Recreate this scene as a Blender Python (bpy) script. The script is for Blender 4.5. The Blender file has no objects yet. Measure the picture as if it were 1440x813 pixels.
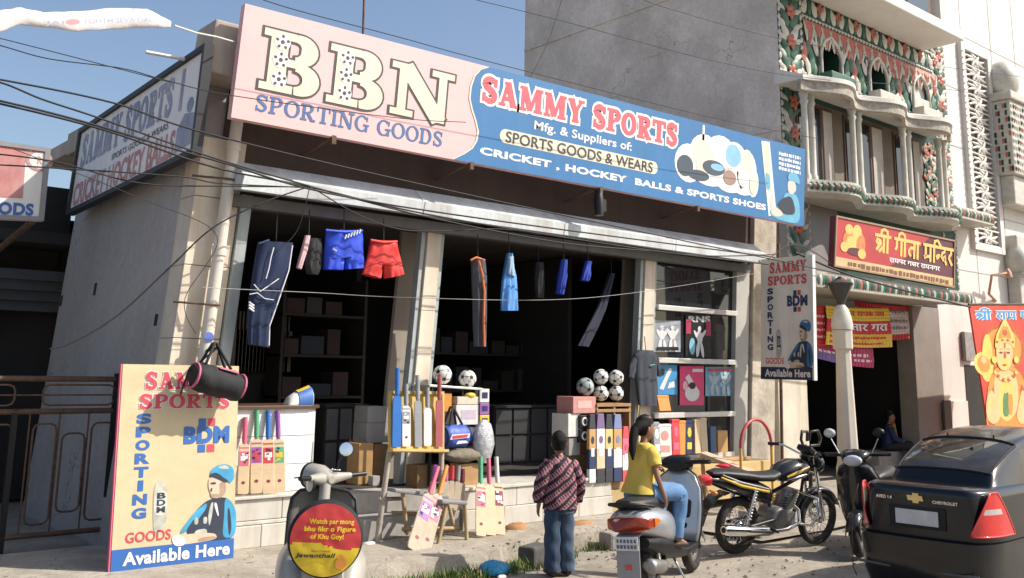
import bpy, bmesh, math, random
from mathutils import Vector as V, Matrix, noise
rad = math.radians
random.seed(11)
scn = bpy.context.scene
C = scn.collection
# ------------------------------------------------------------------ camera
FOC, PCX, PCY, CAMH, CAMD = 1355.0, 720.0, 273.0, 1.85, 9.0
xa = V((1610, -275, 1355)).normalized()
za = V((.015, 1, 251/1355)).normalized()
ya = za.cross(xa)
if ya.z < 0: ya = -ya
right = V((xa.x, ya.x, za.x)); up = V((xa.y, ya.y, za.y)); fwd = V((xa.z, ya.z, za.z))
right.normalize(); fwd = (fwd - right*fwd.dot(right)).normalized(); up = right.cross(fwd).normalized()
CAM = V((0, -CAMD, CAMH))
cd = bpy.data.cameras.new('camera'); cam = bpy.data.objects.new('camera', cd); C.objects.link(cam)
m = Matrix((right, up, -fwd)).transposed().to_4x4(); m.translation = CAM
cam.matrix_world = m
cd.sensor_fit = 'HORIZONTAL'; cd.sensor_width = 36; cd.lens = FOC/1440*36
cd.shift_y = -(406.5-PCY)/1440; cd.clip_start = .05; cd.clip_end = 3000
scn.camera = cam
# ------------------------------------------------------------------ sky, sun, exposure
SUN = V((.57, -.53, .71)).normalized()
w = bpy.data.worlds.new('World'); scn.world = w; w.use_nodes = True
nt = w.node_tree
sky = nt.nodes.new('ShaderNodeTexSky'); sky.sky_type = 'NISHITA'; sky.sun_disc = False
sky.sun_elevation = math.asin(SUN.z); sky.sun_rotation = math.atan2(SUN.x, SUN.y)
sky.altitude = 200; sky.air_density = 1.0; sky.dust_density = 3.0; sky.ozone_density = 1.0
bg = nt.nodes['Background']; nt.links.new(sky.outputs[0], bg.inputs[0]); bg.inputs[1].default_value = .130
sd = bpy.data.lights.new('sun', 'SUN'); sun = bpy.data.objects.new('sun', sd); C.objects.link(sun)
sd.energy = 4.4; sd.angle = rad(.53); sd.color = (1, .94, .84)
sun.rotation_euler = SUN.to_track_quat('Z', 'Y').to_euler(); sun.location = (0, 0, 30)
scn.view_settings.view_transform = 'Standard'; scn.view_settings.look = 'None'
scn.view_settings.gamma = 1; scn.view_settings.use_curve_mapping = False
scn.view_settings.exposure = .43
scn.cycles.max_bounces = 6
# ------------------------------------------------------------------ helpers
def ray(px, py):
    return (right*(px-PCX) + up*(PCY-py) + fwd*FOC)
def on(px, py, axis, val):
    d = ray(px, py); t = (val-CAM[axis])/d[axis]; return CAM + d*t
def oy(px, py, y): return on(px, py, 1, y)
def oz(px, py, z=0.): return on(px, py, 2, z)
def ox(px, py, x): return on(px, py, 0, x)

_m = {}
def mat(name, col=(.5, .5, .5), rough=.65, var=.12, scale=5., bump=0., metal=0., dirt=0., dcol=(.16, .13, .09), streak=False, spec=.4, coat=0., trans=0., alpha=1., emit=0., fine=0., crack=0., cscale=.7):
    if name in _m: return _m[name]
    M = bpy.data.materials.new(name); M.use_nodes = True; _m[name] = M
    n = M.node_tree.nodes; l = M.node_tree.links; b = n['Principled BSDF']
    b.inputs['Roughness'].default_value = rough; b.inputs['Metallic'].default_value = metal
    b.inputs['Specular IOR Level'].default_value = spec
    b.inputs['Coat Weight'].default_value = coat; b.inputs['Coat Roughness'].default_value = .08
    b.inputs['Transmission Weight'].default_value = trans; b.inputs['Alpha'].default_value = alpha
    c4 = (*col, 1)
    b.inputs['Base Color'].default_value = c4
    if emit: b.inputs['Emission Color'].default_value = c4; b.inputs['Emission Strength'].default_value = emit
    if var > 0 or dirt > 0 or bump > 0:
        tc = n.new('ShaderNodeTexCoord')
        nz = n.new('ShaderNodeTexNoise'); nz.inputs['Scale'].default_value = scale; nz.inputs['Detail'].default_value = 7; nz.inputs['Roughness'].default_value = .62
        l.new(tc.outputs['Object'], nz.inputs['Vector'])
        out = None
        if var > 0:
            mr = n.new('ShaderNodeMapRange'); mr.inputs[1].default_value = .3; mr.inputs[2].default_value = .7
            mr.inputs[3].default_value = 1-var; mr.inputs[4].default_value = 1+var
            l.new(nz.outputs[0], mr.inputs[0])
            mx = n.new('ShaderNodeVectorMath'); mx.operation = 'SCALE'; mx.inputs[0].default_value = col
            l.new(mr.outputs[0], mx.inputs['Scale']); out = mx.outputs[0]
        if dirt > 0:
            n2 = n.new('ShaderNodeTexNoise'); n2.inputs['Scale'].default_value = scale*.55; n2.inputs['Detail'].default_value = 9; n2.inputs['Roughness'].default_value = .7
            if streak:
                mp = n.new('ShaderNodeMapping'); mp.inputs['Scale'].default_value = (3.2, 3.2, .25)
                l.new(tc.outputs['Object'], mp.inputs[0]); l.new(mp.outputs[0], n2.inputs['Vector'])
            else: l.new(tc.outputs['Object'], n2.inputs['Vector'])
            m2 = n.new('ShaderNodeMapRange'); m2.inputs[1].default_value = .46; m2.inputs[2].default_value = .74; m2.inputs[3].default_value = 0; m2.inputs[4].default_value = dirt
            l.new(n2.outputs[0], m2.inputs[0])
            mm = n.new('ShaderNodeMix'); mm.data_type = 'RGBA'; mm.inputs[7].default_value = (*dcol, 1); mm.inputs[6].default_value = c4
            l.new(m2.outputs[0], mm.inputs[0])
            if out: l.new(out, mm.inputs[6])
            out = mm.outputs[2]
        if fine > 0 and out:
            nf = n.new('ShaderNodeTexNoise'); nf.inputs['Scale'].default_value = scale*16; nf.inputs['Detail'].default_value = 5; nf.inputs['Roughness'].default_value = .75; l.new(tc.outputs['Object'], nf.inputs['Vector'])
            mf = n.new('ShaderNodeMapRange'); mf.inputs[1].default_value = .3; mf.inputs[2].default_value = .7; mf.inputs[3].default_value = 1-fine; mf.inputs[4].default_value = 1+fine; l.new(nf.outputs[0], mf.inputs[0])
            vf = n.new('ShaderNodeVectorMath'); vf.operation = 'SCALE'; l.new(out, vf.inputs[0]); l.new(mf.outputs[0], vf.inputs['Scale']); out = vf.outputs[0]
        if crack > 0 and out:
            nd = n.new('ShaderNodeTexNoise'); nd.inputs['Scale'].default_value = 2.3; nd.inputs['Detail'].default_value = 6; l.new(tc.outputs['Object'], nd.inputs['Vector'])
            va = n.new('ShaderNodeVectorMath'); va.operation = 'MULTIPLY_ADD'; va.inputs[1].default_value = (.8, .8, .8); l.new(nd.outputs[1], va.inputs[0]); l.new(tc.outputs['Object'], va.inputs[2])
            vo = n.new('ShaderNodeTexVoronoi'); vo.feature = 'DISTANCE_TO_EDGE'; vo.inputs['Scale'].default_value = cscale; l.new(va.outputs[0], vo.inputs['Vector'])
            mc = n.new('ShaderNodeMapRange'); mc.inputs[1].default_value = .002*cscale; mc.inputs[2].default_value = .009*cscale; mc.inputs[3].default_value = crack; mc.inputs[4].default_value = 0; l.new(vo.outputs['Distance'], mc.inputs[0])
            mk = n.new('ShaderNodeMapRange'); mk.inputs[1].default_value = .45; mk.inputs[2].default_value = .58; l.new(nz.outputs[0], mk.inputs[0])
            ml = n.new('ShaderNodeMath'); ml.operation = 'MULTIPLY'; l.new(mc.outputs[0], ml.inputs[0]); l.new(mk.outputs[0], ml.inputs[1])
            mx2 = n.new('ShaderNodeMix'); mx2.data_type = 'RGBA'; mx2.inputs[7].default_value = (col[0]*.25, col[1]*.23, col[2]*.2, 1); l.new(ml.outputs[0], mx2.inputs[0]); l.new(out, mx2.inputs[6]); out = mx2.outputs[2]
        if out: l.new(out, b.inputs['Base Color'])
        if bump > 0:
            n3 = n.new('ShaderNodeTexNoise'); n3.inputs['Scale'].default_value = scale*5; n3.inputs['Detail'].default_value = 6
            l.new(tc.outputs['Object'], n3.inputs['Vector'])
            bp = n.new('ShaderNodeBump'); bp.inputs['Strength'].default_value = bump; bp.inputs['Distance'].default_value = .02
            l.new(n3.outputs[0], bp.inputs['Height']); l.new(bp.outputs[0], b.inputs['Normal'])
    return M

def world_of(o):
    M = Matrix.Identity(4)
    while o is not None:
        M = o.matrix_basis @ M; o = o.parent
    return M
def tag(o, label=None, cat=None, group=None, kind=None):
    if label: o['label'] = label
    if cat: o['category'] = cat
    if group: o['group'] = group
    if kind: o['kind'] = kind
    return o
def thing(name, label, cat, loc=(0, 0, 0), rz=0., group=None, rot=None, scale=1.):
    o = bpy.data.objects.new(name, None); C.objects.link(o)
    o.location = loc; o.rotation_euler = rot or (0, 0, rz); o.scale = (scale,)*3; o.empty_display_size = .2
    return tag(o, label, cat, group)

class MB:
    def __init__(s): s.v = []; s.f = []; s.mi = []; s.sm = []
    def add(s, vs, fs, mi=0, smooth=False):
        b = len(s.v); s.v += [V(p) for p in vs]
        for f in fs: s.f.append([b+i for i in f]); s.mi.append(mi); s.sm.append(smooth)
        return s
    def hexa(s, p, mi=0):      # p: 4 bottom, 4 top (same winding)
        return s.add(p, [(3, 2, 1, 0), (4, 5, 6, 7), (0, 1, 5, 4), (1, 2, 6, 5), (2, 3, 7, 6), (3, 0, 4, 7)], mi)
    def box(s, x0, x1, y0, y1, z0, z1, dx=0., mi=0, dy=0.):
        return s.hexa([(x0, y0, z0), (x1, y0, z0), (x1, y1, z0), (x0, y1, z0), (x0+dx, y0+dy, z1), (x1+dx, y0+dy, z1), (x1+dx, y1+dy, z1), (x0+dx, y1+dy, z1)], mi)
    def cbox(s, c, d, M=None, mi=0):
        c = V(c); h = [k/2 for k in d]; ps = []
        for zz in (-1, 1):
            for (a, b) in ((-1, -1), (1, -1), (1, 1), (-1, 1)):
                q = V((a*h[0], b*h[1], zz*h[2])); ps.append(c + (M @ q if M else q))
        return s.hexa(ps, mi)
    def loft(s, secs, mi=0, smooth=True, cap=True, closed=True):
        n = len(secs[0]); vs = [p for q in secs for p in q]; fs = []
        for i in range(len(secs)-1):
            for j in range(n if closed else n-1):
                k = (j+1) % n
                fs.append((i*n+j, i*n+k, (i+1)*n+k, (i+1)*n+j))
        s.add(vs, fs, mi, smooth)
        if cap and closed:
            s.add(secs[0], [tuple(range(n))[::-1]], mi, False); s.add(secs[-1], [tuple(range(n))], mi, False)
        return s
    def tube(s, pts, r, n=8, mi=0, closed=False, cap=True):
        pts = [V(p) for p in pts]; N = len(pts); secs = []
        prev = None
        for i, p in enumerate(pts):
            if closed: t = pts[(i+1) % N]-pts[i-1]
            else: t = pts[min(i+1, N-1)]-pts[max(i-1, 0)]
            if t.length < 1e-9: t = V((0, 0, 1))
            t.normalize()
            if prev is None:
                a = V((0, 0, 1)) if abs(t.z) < .9 else V((1, 0, 0)); u = t.cross(a).normalized()
            else:
                u = prev - t*prev.dot(t); u.normalize()
            prev = u; q = t.cross(u); rr = r[i] if isinstance(r, (list, tuple)) else r
            secs.append([p + u*(math.cos(2*math.pi*k/n)*rr) + q*(math.sin(2*math.pi*k/n)*rr) for k in range(n)])
        if closed: secs.append(secs[0])
        return s.loft(secs, mi, True, cap and not closed)
    def lathe(s, prof, c=(0, 0, 0), M=None, n=20, mi=0, smooth=True, sx=1., sy=1.):
        c = V(c); secs = []
        for (r, z) in prof:
            ring = []
            for k in range(n):
                a = 2*math.pi*k/n; q = V((r*math.cos(a)*sx, r*math.sin(a)*sy, z)); ring.append(c + (M @ q if M else q))
            secs.append(ring)
        return s.loft(secs, mi, smooth, True)
    def ball(s, c, r, sc=(1, 1, 1), n=16, mi=0, M=None):
        k = n//2
        prof = [(r*math.sin(math.pi*i/k)+1e-5, -r*math.cos(math.pi*i/k)) for i in range(k+1)]
        c = V(c); secs = []
        for (a, z) in prof:
            ring = []
            for j in range(n):
                t = 2*math.pi*j/n; q = V((a*math.cos(t)*sc[0], a*math.sin(t)*sc[1], z*sc[2])); ring.append(c+(M @ q if M else q))
            secs.append(ring)
        return s.loft(secs, mi, True, False)
    def torus(s, c, R, r, M=None, n=28, k=10, mi=0, sx=1.):
        pts = []; c = V(c)
        secs = []
        for i in range(n+1):
            a = 2*math.pi*i/n; ring = []
            for j in range(k):
                b = 2*math.pi*j/k; rr = R + r*math.cos(b)
                q = V((rr*math.cos(a), rr*math.sin(a), r*sx*math.sin(b))); ring.append(c+(M @ q if M else q))
            secs.append(ring)
        return s.loft(secs, mi, True, False)
    def prism(s, pts, off, mi=0):
        n = len(pts); off = V(off); a = [V(p) for p in pts]; b = [p+off for p in a]
        return s.add(a+b, [tuple(range(n))[::-1], tuple(range(n, 2*n))]+[(i, (i+1) % n, n+(i+1) % n, n+i) for i in range(n)], mi)
    def build(s, name, mats, parent=None, local=False, bevel=0., seg=2, solid=0., sub=0, tri=False, world_origin=False):
        me = bpy.data.meshes.new(name)
        vs = s.v
        loc = V((0, 0, 0))
        if parent is not None and not local:
            Mi = world_of(parent).inverted(); vs = [Mi @ p for p in vs]
        elif parent is None and not world_origin and vs:
            xs = [p.x for p in vs]; ys = [p.y for p in vs]; zs = [p.z for p in vs]
            loc = V(((min(xs)+max(xs))/2, (min(ys)+max(ys))/2, min(zs))); vs = [p-loc for p in vs]
        me.from_pydata([tuple(p) for p in vs], [], s.f)
        if not isinstance(mats, (list, tuple)): mats = [mats]
        for k in mats: me.materials.append(k)
        me.polygons.foreach_set('material_index', s.mi); me.polygons.foreach_set('use_smooth', s.sm)
        bm = bmesh.new(); bm.from_mesh(me)
        bmesh.ops.remove_doubles(bm, verts=bm.verts, dist=1e-5) if sub or bevel else None
        bmesh.ops.recalc_face_normals(bm, faces=bm.faces) if not tri else None
        bm.to_mesh(me); bm.free(); me.update()
        o = bpy.data.objects.new(name, me); C.objects.link(o); o.location = loc
        if parent is not None: o.parent = parent
        if bevel:
            md = o.modifiers.new('b', 'BEVEL'); md.width = bevel; md.segments = seg; md.limit_method = 'ANGLE'; md.angle_limit = rad(38)
        if solid:
            md = o.modifiers.new('s', 'SOLIDIFY'); md.thickness = solid; md.offset = 0
        if sub:
            md = o.modifiers.new('u', 'SUBSURF'); md.levels = sub; md.render_levels = sub
        return o

def children(o): return [c for c in C.objects if c.parent == o]
def copy_tree(o, parent=None):
    c = o.copy(); C.objects.link(c)
    if parent is not None: c.parent = parent
    for ch in children(o): copy_tree(ch, c)
    return c

# ---- painted quads: signs and posters. (s,t) in 0..1 across the quad, k = height above it
class Quad:
    def __init__(q, bl, br, tr, tl):
        q.c = [V(p) for p in (bl, br, tr, tl)]
        q.n = (q.c[1]-q.c[0]).cross(q.c[3]-q.c[0]).normalized()
        if q.n.dot(CAM-q.c[0]) < 0: q.n = -q.n
        q.w = (q.c[1]-q.c[0]).length; q.h = (q.c[3]-q.c[0]).length
    def pt(q, s, t, k=0.):
        a, b, c, d = q.c
        return a*(1-s)*(1-t) + b*s*(1-t) + c*s*t + d*(1-s)*t + q.n*k
    def px(q, x, y):
        d = ray(x, y); t = (q.c[0]-CAM).dot(q.n)/d.dot(q.n); p = CAM+d*t
        s, t = .5, .5
        for _ in range(8):
            e = p-q.pt(s, t); du = (q.pt(s+.01, t)-q.pt(s, t))*100; dv = (q.pt(s, t+.01)-q.pt(s, t))*100
            A = Matrix(((du.dot(du), du.dot(dv)), (du.dot(dv), dv.dot(dv)))); r = A.inverted() @ V((e.dot(du), e.dot(dv)))
            s += r.x; t += r.y
        return s, t
    def poly(q, mb, pts, k=.004, mi=0):
        return mb.add([q.pt(a, b, k) for a, b in pts], [tuple(range(len(pts)))], mi)
    def pxpoly(q, mb, pts, k=.004, mi=0): return q.poly(mb, [q.px(*p) for p in pts], k, mi)
    def art(q, mb, pts, k=.004, mi=0, n=2):
        for _ in range(n):
            o = []
            for i in range(len(pts)):
                a, b = pts[i], pts[(i+1) % len(pts)]; o += [(a[0]*.78+b[0]*.22, a[1]*.78+b[1]*.22), (a[0]*.22+b[0]*.78, a[1]*.22+b[1]*.78)]
            pts = o
        return q.poly(mb, pts, k, mi)
    def rect(q, mb, s0, t0, s1, t1, k=.004, mi=0): return q.poly(mb, [(s0, t0), (s1, t0), (s1, t1), (s0, t1)], k, mi)
    def ell(q, mb, s, t, rs, rt, k=.004, mi=0, n=20, a0=0., a1=360., rot=0.):
        P = []
        for i in range(n):
            a = rad(a0+(a1-a0)*i/(n if a1-a0 >= 360 else n-1)); x, y = rs*q.w*math.cos(a), rt*q.h*math.sin(a)
            x, y = x*math.cos(rot)-y*math.sin(rot), x*math.sin(rot)+y*math.cos(rot)
            P.append((s+x/q.w, t+y/q.h))
        return q.poly(mb, P, k, mi)
    def board(q, mb, th, mi=0):
        f = [q.pt(*p) for p in ((0, 0), (1, 0), (1, 1), (0, 1))]
        return mb.prism(f, -q.n*th, mi)
    def frame(q, mb, wd, th, mi=0, k=.0):
        a, b = wd/q.w, wd/q.h
        for (s0, t0, s1, t1) in ((0, 0, 1, b), (0, 1-b, 1, 1), (0, b, a, 1-b), (1-a, b, 1, 1-b)):
            P = [q.pt(x, y, k) for x, y in ((s0, t0), (s1, t0), (s1, t1), (s0, t1))]; mb.prism(P, q.n*th, mi)
    def text(q, mb, body, box, k=.004, mi=0, off=0., shear=0., style='sans', vert=False, halo=0., thick=.24, thin=.12):
        s0, t0, s1, t1 = box
        if style == 'sans': vs, fs = text_mesh(body, off, shear)
        else: vs, fs = slab_mesh(body, halo, thick, thin)
        if not vs: return
        r = text_ref(body, style, shear, thick, thin)
        x0, y0, x1, y1 = r
        P = []
        for (x, y, z) in vs:
            a = (x-x0)/(x1-x0); b = (y-y0)/(y1-y0)
            P.append(q.pt(s0+a*(s1-s0), t0+b*(t1-t0), k+z))
        mb.add(P, fs, mi)
    def pxtext(q, mb, body, bl, tr, **kw):
        a = q.px(*bl); b = q.px(*tr); q.text(mb, body, (a[0], a[1], b[0], b[1]), **kw)

_tc = {}
def text_mesh(body, off=0., shear=0.):
    key = (body, off, shear)
    if key in _tc: return _tc[key]
    cu = bpy.data.curves.new('t', 'FONT'); cu.body = body; cu.offset = off; cu.shear = shear; cu.dimensions = '2D'; cu.fill_mode = 'FRONT'; cu.resolution_u = 4
    if off > 0: cu.space_character = 1+off*1.6
    ob = bpy.data.objects.new('t', cu); C.objects.link(ob)
    bpy.context.view_layer.update()
    me = bpy.data.meshes.new_from_object(ob.evaluated_get(bpy.context.evaluated_depsgraph_get()))
    vs = [(v.co.x, v.co.y, 0.) for v in me.vertices]; fs = [tuple(p.vertices) for p in me.polygons]
    bpy.data.objects.remove(ob); bpy.data.meshes.remove(me); bpy.data.curves.remove(cu)
    _tc[key] = (vs, fs); return vs, fs
def text_ref(body, style, shear, thick, thin):
    if style == 'sans': vs, _ = text_mesh(body, 0.02, shear)
    else: vs, _ = slab_mesh(body, 0., thick, thin)
    return min(v[0] for v in vs), min(v[1] for v in vs), max(v[0] for v in vs), max(v[1] for v in vs)

def arc(cx, cy, rx, ry, a0, a1, n=12): return [(cx+rx*math.cos(rad(a0+(a1-a0)*i/n)), cy+ry*math.sin(rad(a0+(a1-a0)*i/n))) for i in range(n+1)]
def slab_glyph(ch, T, t):
    s = .12; o = .11
    def stem(x, w=T, b=1, tp=1):
        r = [([(x, 0), (x, 1)], w)]
        if b: r.append(([(x-w/2-o, s/2), (x+w/2+o, s/2)], s))
        if tp: r.append(([(x-w/2-o, 1-s/2), (x+w/2+o, 1-s/2)], s))
        return r
    def bar(x0, x1, y): return ([(x0, y), (x1, y)], s)
    def bowl(cx, cy, rx, ry, a0=90, a1=-90):
        p = arc(cx, cy, rx, ry, a0, a1, 14); return (p, [t+(T-t)*abs(math.cos(rad(a0+(a1-a0)*i/14)))**1.3 for i in range(15)])
    b = T/2+o
    if ch == 'I': return 2*b, stem(b)
    if ch == 'B': return .9, stem(b)+[bowl(.5, .745, .21, .255-t/2), ([(b, 1-t/2), (.5, 1-t/2)], t), ([(b, .5), (.52, .5)], t), ([(b, t/2), (.5, t/2)], t), bowl(.52, .26, .25, .26-t/2)]
    if ch == 'D': return .98, stem(b)+[([(b, 1-t/2), (.45, 1-t/2)], t), ([(b, t/2), (.45, t/2)], t), bowl(.45, .5, .38, .5-t/2)]
    if ch == 'P': return .88, stem(b)+[([(b, 1-t/2), (.48, 1-t/2)], t), ([(b, .45), (.48, .45)], t), bowl(.48, .725, .25, .275-t/2)]
    if ch == 'R': return .98, stem(b)+[([(b, 1-t/2), (.48, 1-t/2)], t), ([(b, .48), (.48, .48)], t), bowl(.48, .74, .24, .26-t/2), ([(.46, .48), (.78, .03)], T*.9), bar(.68, .98, s/2)]
    if ch == 'O': p = arc(.5, .5, .5-T/2, .5-t/2, 0, 360, 28); return 1., [(p, [t+(T-t)*abs(math.cos(2*math.pi*i/28))**1.2 for i in range(29)])]
    if ch == 'G': p = arc(.5, .5, .5-T/2, .5-t/2, 42, 330, 24); return 1.02, [(p, [t+(T-t)*abs(math.cos(rad(42+288*i/24)))**1.2 for i in range(25)]), ([(.84, .02), (.84, .42)], T*.8), bar(.6, 1.02, .42), ([(.86, .66), (.86, .95)], t)]
    if ch == 'S':
        p = arc(.4, .74, .25, .2, 25, 180, 10)+[(.22, .62), (.4, .52), (.56, .42)]+arc(.4, .26, .25, .2, 25, -155, 10); n = len(p)
        return .8, [(p, [t*1.25+(T-t*1.25)*math.exp(-((i-(n-1)/2)/(n*.28))**2) for i in range(n)]), ([(.68, .66), (.68, .98)], t), ([(.12, .02), (.12, .36)], t)]
    if ch == 'T': return .92, stem(.46, T, 1, 0)+[([(.03, 1-t/2), (.89, 1-t/2)], t), ([(.07, .68), (.07, .98)], t), ([(.85, .68), (.85, .98)], t)]
    if ch == 'A': return 1.04, [([(.2, .03), (.46, .97)], t), ([(.46, .98), (.8, .03)], T), ([(.26, .31), (.66, .31)], t), bar(.03, .38, s/2), bar(.62, 1.02, s/2), ([(.3, 1-s/2), (.56, 1-s/2)], s)]
    if ch == 'M': return 1.3, [([(.2, 0), (.2, 1)], t*1.1), ([(.24, .97), (.62, .06)], T), ([(.62, .06), (.98, .97)], t*1.1), ([(1.05, 0), (1.05, 1)], T), bar(.02, .4, s/2), bar(.82, 1.28, s/2), bar(.02, .36, 1-s/2), bar(.9, 1.28, 1-s/2)]
    if ch == 'N': return 1.08, [([(.2, 0), (.2, 1)], t*1.1), ([(.22, .97), (.86, .03)], T), ([(.88, 0), (.88, 1)], t*1.1), bar(.02, .4, s/2), bar(.0, .36, 1-s/2), bar(.68, 1.08, 1-s/2)]
    if ch == 'Y': return 1., [([(.2, .97), (.5, .45)], T), ([(.82, .97), (.5, .45)], t), ([(.5, 0), (.5, .5)], T), bar(.3, .7, s/2), bar(.02, .42, 1-s/2), bar(.64, 1., 1-s/2)]
    return .45, []
def strip(pts, w, h=0.):
    pts = [V(p) for p in pts]; n = len(pts); L = []; Rr = []
    loop = (pts[0]-pts[-1]).length < 1e-6
    for i in range(n):
        if loop: d = pts[(i+1) % (n-1)]-pts[(i-1) % (n-1)]
        else: d = pts[min(i+1, n-1)]-pts[max(i-1, 0)]
        d.normalize(); q = V((-d.y, d.x)); ww = (w[i] if isinstance(w, list) else w)/2+h; p = pts[i].copy()
        if not loop and i == 0: p -= d*h
        if not loop and i == n-1: p += d*h
        L.append(p+q*ww); Rr.append(p-q*ww)
    return L, Rr
def slab_mesh(body, h=0., T=.26, t=.12):
    x = 0; vs = []; fs = []; z = 0.
    for ch in body:
        wd, st = slab_glyph(ch, T, t)
        for i, (p, w) in enumerate(st):
            L, Rr = strip(p, w, h); b = len(vs); n = len(L); zz = i*.0003
            vs += [(q.x+x, q.y, zz) for q in L]+[(q.x+x, q.y, zz) for q in Rr]
            fs += [(b+n+j, b+n+j+1, b+j+1, b+j) for j in range(n-1)]
        x += wd+.06
    return vs, fs
# devanagari drawn as strokes; each entry = advance, strokes
DEV = {
 'ga': (.8, [[(.22, 1), (.22, .5), (.14, .38), (.06, .45)], [(.62, 1), (.62, 0)]]),
 'ii': (.38, [[(.12, 1), (.12, 0)], [(.12, 1), (.1, 1.3), (-.15, 1.42), (-.4, 1.3), (-.42, 1.02)]]),
 'ta': (.78, [[(.6, 1), (.6, 0)], [(.6, .62), (.32, .64), (.14, .5), (.12, .3), (.3, .12)]]),
 'aa': (.32, [[(.12, 1), (.12, 0)]]),
 'ma': (.86, [[(.68, 1), (.68, 0)], [(.22, 1), (.22, .34), (.1, .3), (.12, .2), (.28, .3), (.68, .34)]]),
 'na': (.8, [[(.62, 1), (.62, 0)], [(.62, .5), (.26, .5), (.12, .42), (.18, .3), (.3, .38), (.3, .5)]]),
 'i': (.34, [[(.16, 1), (.16, 0)], [(.16, 1), (.2, 1.32), (.5, 1.4), (.85, 1.02)]]),
 'nh': (.42, [[(.42, .5), (.2, .5), (.06, .42), (.12, .3), (.24, .38), (.24, .5)]]),
 'da': (.72, [[(.42, 1), (.42, .78), (.2, .7), (.12, .45), (.3, .25), (.5, .36), (.46, .55), (.36, .48), (.5, .2), (.62, 0)]]),
 'ra': (.56, [[(.3, 1), (.36, .74), (.16, .55), (.12, .46), (.46, .02)]]),
 'sh': (.92, [[(.74, 1), (.74, 0)], [(.12, .62), (.2, .78), (.36, .74), (.36, .58), (.2, .52), (.12, .62)], [(.36, .62), (.46, .72), (.5, .56), (.3, .34), (.1, .12)], [(.74, .42), (.34, .04)]]),
 'bha': (.9, [[(.72, 1), (.72, 0)], [(.12, .94), (.28, .82), (.16, .6), (.22, .42), (.72, .5)], [(.22, .42), (.1, .3)]]),
 'sa': (.88, [[(.7, 1), (.7, 0)], [(.2, 1), (.26, .74), (.1, .56), (.44, .05)], [(.16, .55), (.7, .52)]]),
 'ka': (.86, [[(.42, 1), (.42, 0)], [(.42, .6), (.2, .66), (.08, .45), (.2, .26), (.42, .5)], [(.42, .55), (.62, .64), (.76, .46), (.66, .25)]]),
 'pa': (.76, [[(.6, 1), (.6, 0)], [(.14, 1), (.14, .55), (.28, .4), (.6, .46)]]),
 'e': (0, [[(-.28, 1.0), (-.4, 1.2), (-.6, 1.3)]]),
 ' ': (.35, []),
}
def dev_text(q, mb, words, box, k=.004, mi=0, w=.13, h=0.):
    """words: list of lists of glyph keys, headline bar over each word"""
    x = 0; S = []
    for wd in words:
        x0 = x
        for g in wd:
            a, st = DEV[g]
            for p in st: S.append([(u+x, v) for u, v in p])
            x += a
        S.append([(x0-.02, 1), (x+.04, 1)]); x += .32
    X = x-.32; s0, t0, s1, t1 = box
    for i, p in enumerate(S):
        L, Rr = strip(p, w, h); n = len(L)
        P = [q.pt(s0+(c.x/X)*(s1-s0), t0+c.y*(t1-t0), k+i*.0002) for c in L+Rr]
        mb.add(P, [(n+j, n+j+1, j+1, j) for j in range(n-1)], mi)
def squiggle(q, mb, s0, t0, s1, t1, k=.004, mi=0, n=18):
    """a line of print too small to read: short uneven dashes"""
    x = s0; r = random.Random(int(s0*991+t0*577)); i = 0
    while x < s1:
        a = (s1-s0)/n*r.uniform(.5, 1.3); b = min(s1, x+a)
        q.rect(mb, x, t0+(t1-t0)*r.uniform(0, .2), b, t1-(t1-t0)*r.uniform(0, .2), k, mi); x = b+(s1-s0)/n*r.uniform(.15, .5)
# ------------------------------------------------------------------ materials of the setting
M_dust = mat('road_dust', (.32, .283, .23), .95, .28, 1.6, .7, dirt=.9, dcol=(.17, .145, .115), fine=.22)
M_pave = mat('pavement_concrete', (.37, .33, .27), .9, .22, 3.2, .5, dirt=.75, dcol=(.19, .16, .12), fine=.18, crack=.8, cscale=1.3)
M_kerb = mat('kerb_stone', (.34, .31, .27), .9, .2, 4, .5, dirt=.6, dcol=(.13, .11, .09))
M_cream = mat('cream_marble', (.66, .58, .47), .55, .12, 2.5, .06, dirt=.55, dcol=(.36, .25, .15), streak=True)
M_tile = mat('pale_plinth_tile', (.56, .53, .47), .5, .1, 3, .05, dirt=.5, dcol=(.3, .26, .2), streak=True)
M_graywall = mat('grey_plaster', (.37, .35, .34), .9, .12, .9, .2, dirt=.35, dcol=(.2, .185, .17), streak=True, fine=.1, crack=.7, cscale=.5)
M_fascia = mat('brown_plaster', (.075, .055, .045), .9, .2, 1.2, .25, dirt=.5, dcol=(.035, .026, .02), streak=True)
M_slab = mat('raw_concrete', (.42, .36, .31), .9, .15, 1.5, .3, dirt=.5, dcol=(.2, .16, .12), streak=True)
M_sheet = mat('grey_sheet_metal', (.50, .53, .54), .55, .14, 1.6, .08, metal=.0, dirt=.75, dcol=(.24, .19, .15), streak=True, fine=.08)
M_guide = mat('shutter_guide_metal', (.36, .40, .40), .5, .12, 4, .1, dirt=.6, dcol=(.2, .17, .14), streak=True)
M_dark = mat('dark_interior', (.028, .026, .025), .9, .2, 2)  # near-black base puts the shade of deep rooms into the colour
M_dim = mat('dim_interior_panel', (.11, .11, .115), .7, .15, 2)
M_pvc = mat('cream_pipe', (.66, .60, .52), .5, .1, 2, .05, dirt=.45, dcol=(.36, .28, .2), streak=True)
M_alu = mat('aluminium', (.62, .61, .58), .38, .06, 8, 0, metal=.35)
M_glass = mat('window_glass', (.02, .022, .025), .04, 0, spec=.6)
M_black = mat('black_plastic', (.012, .012, .013), .45, .2, 20)
M_wire = mat('cable_black', (.012, .012, .014), .6, 0)
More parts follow.
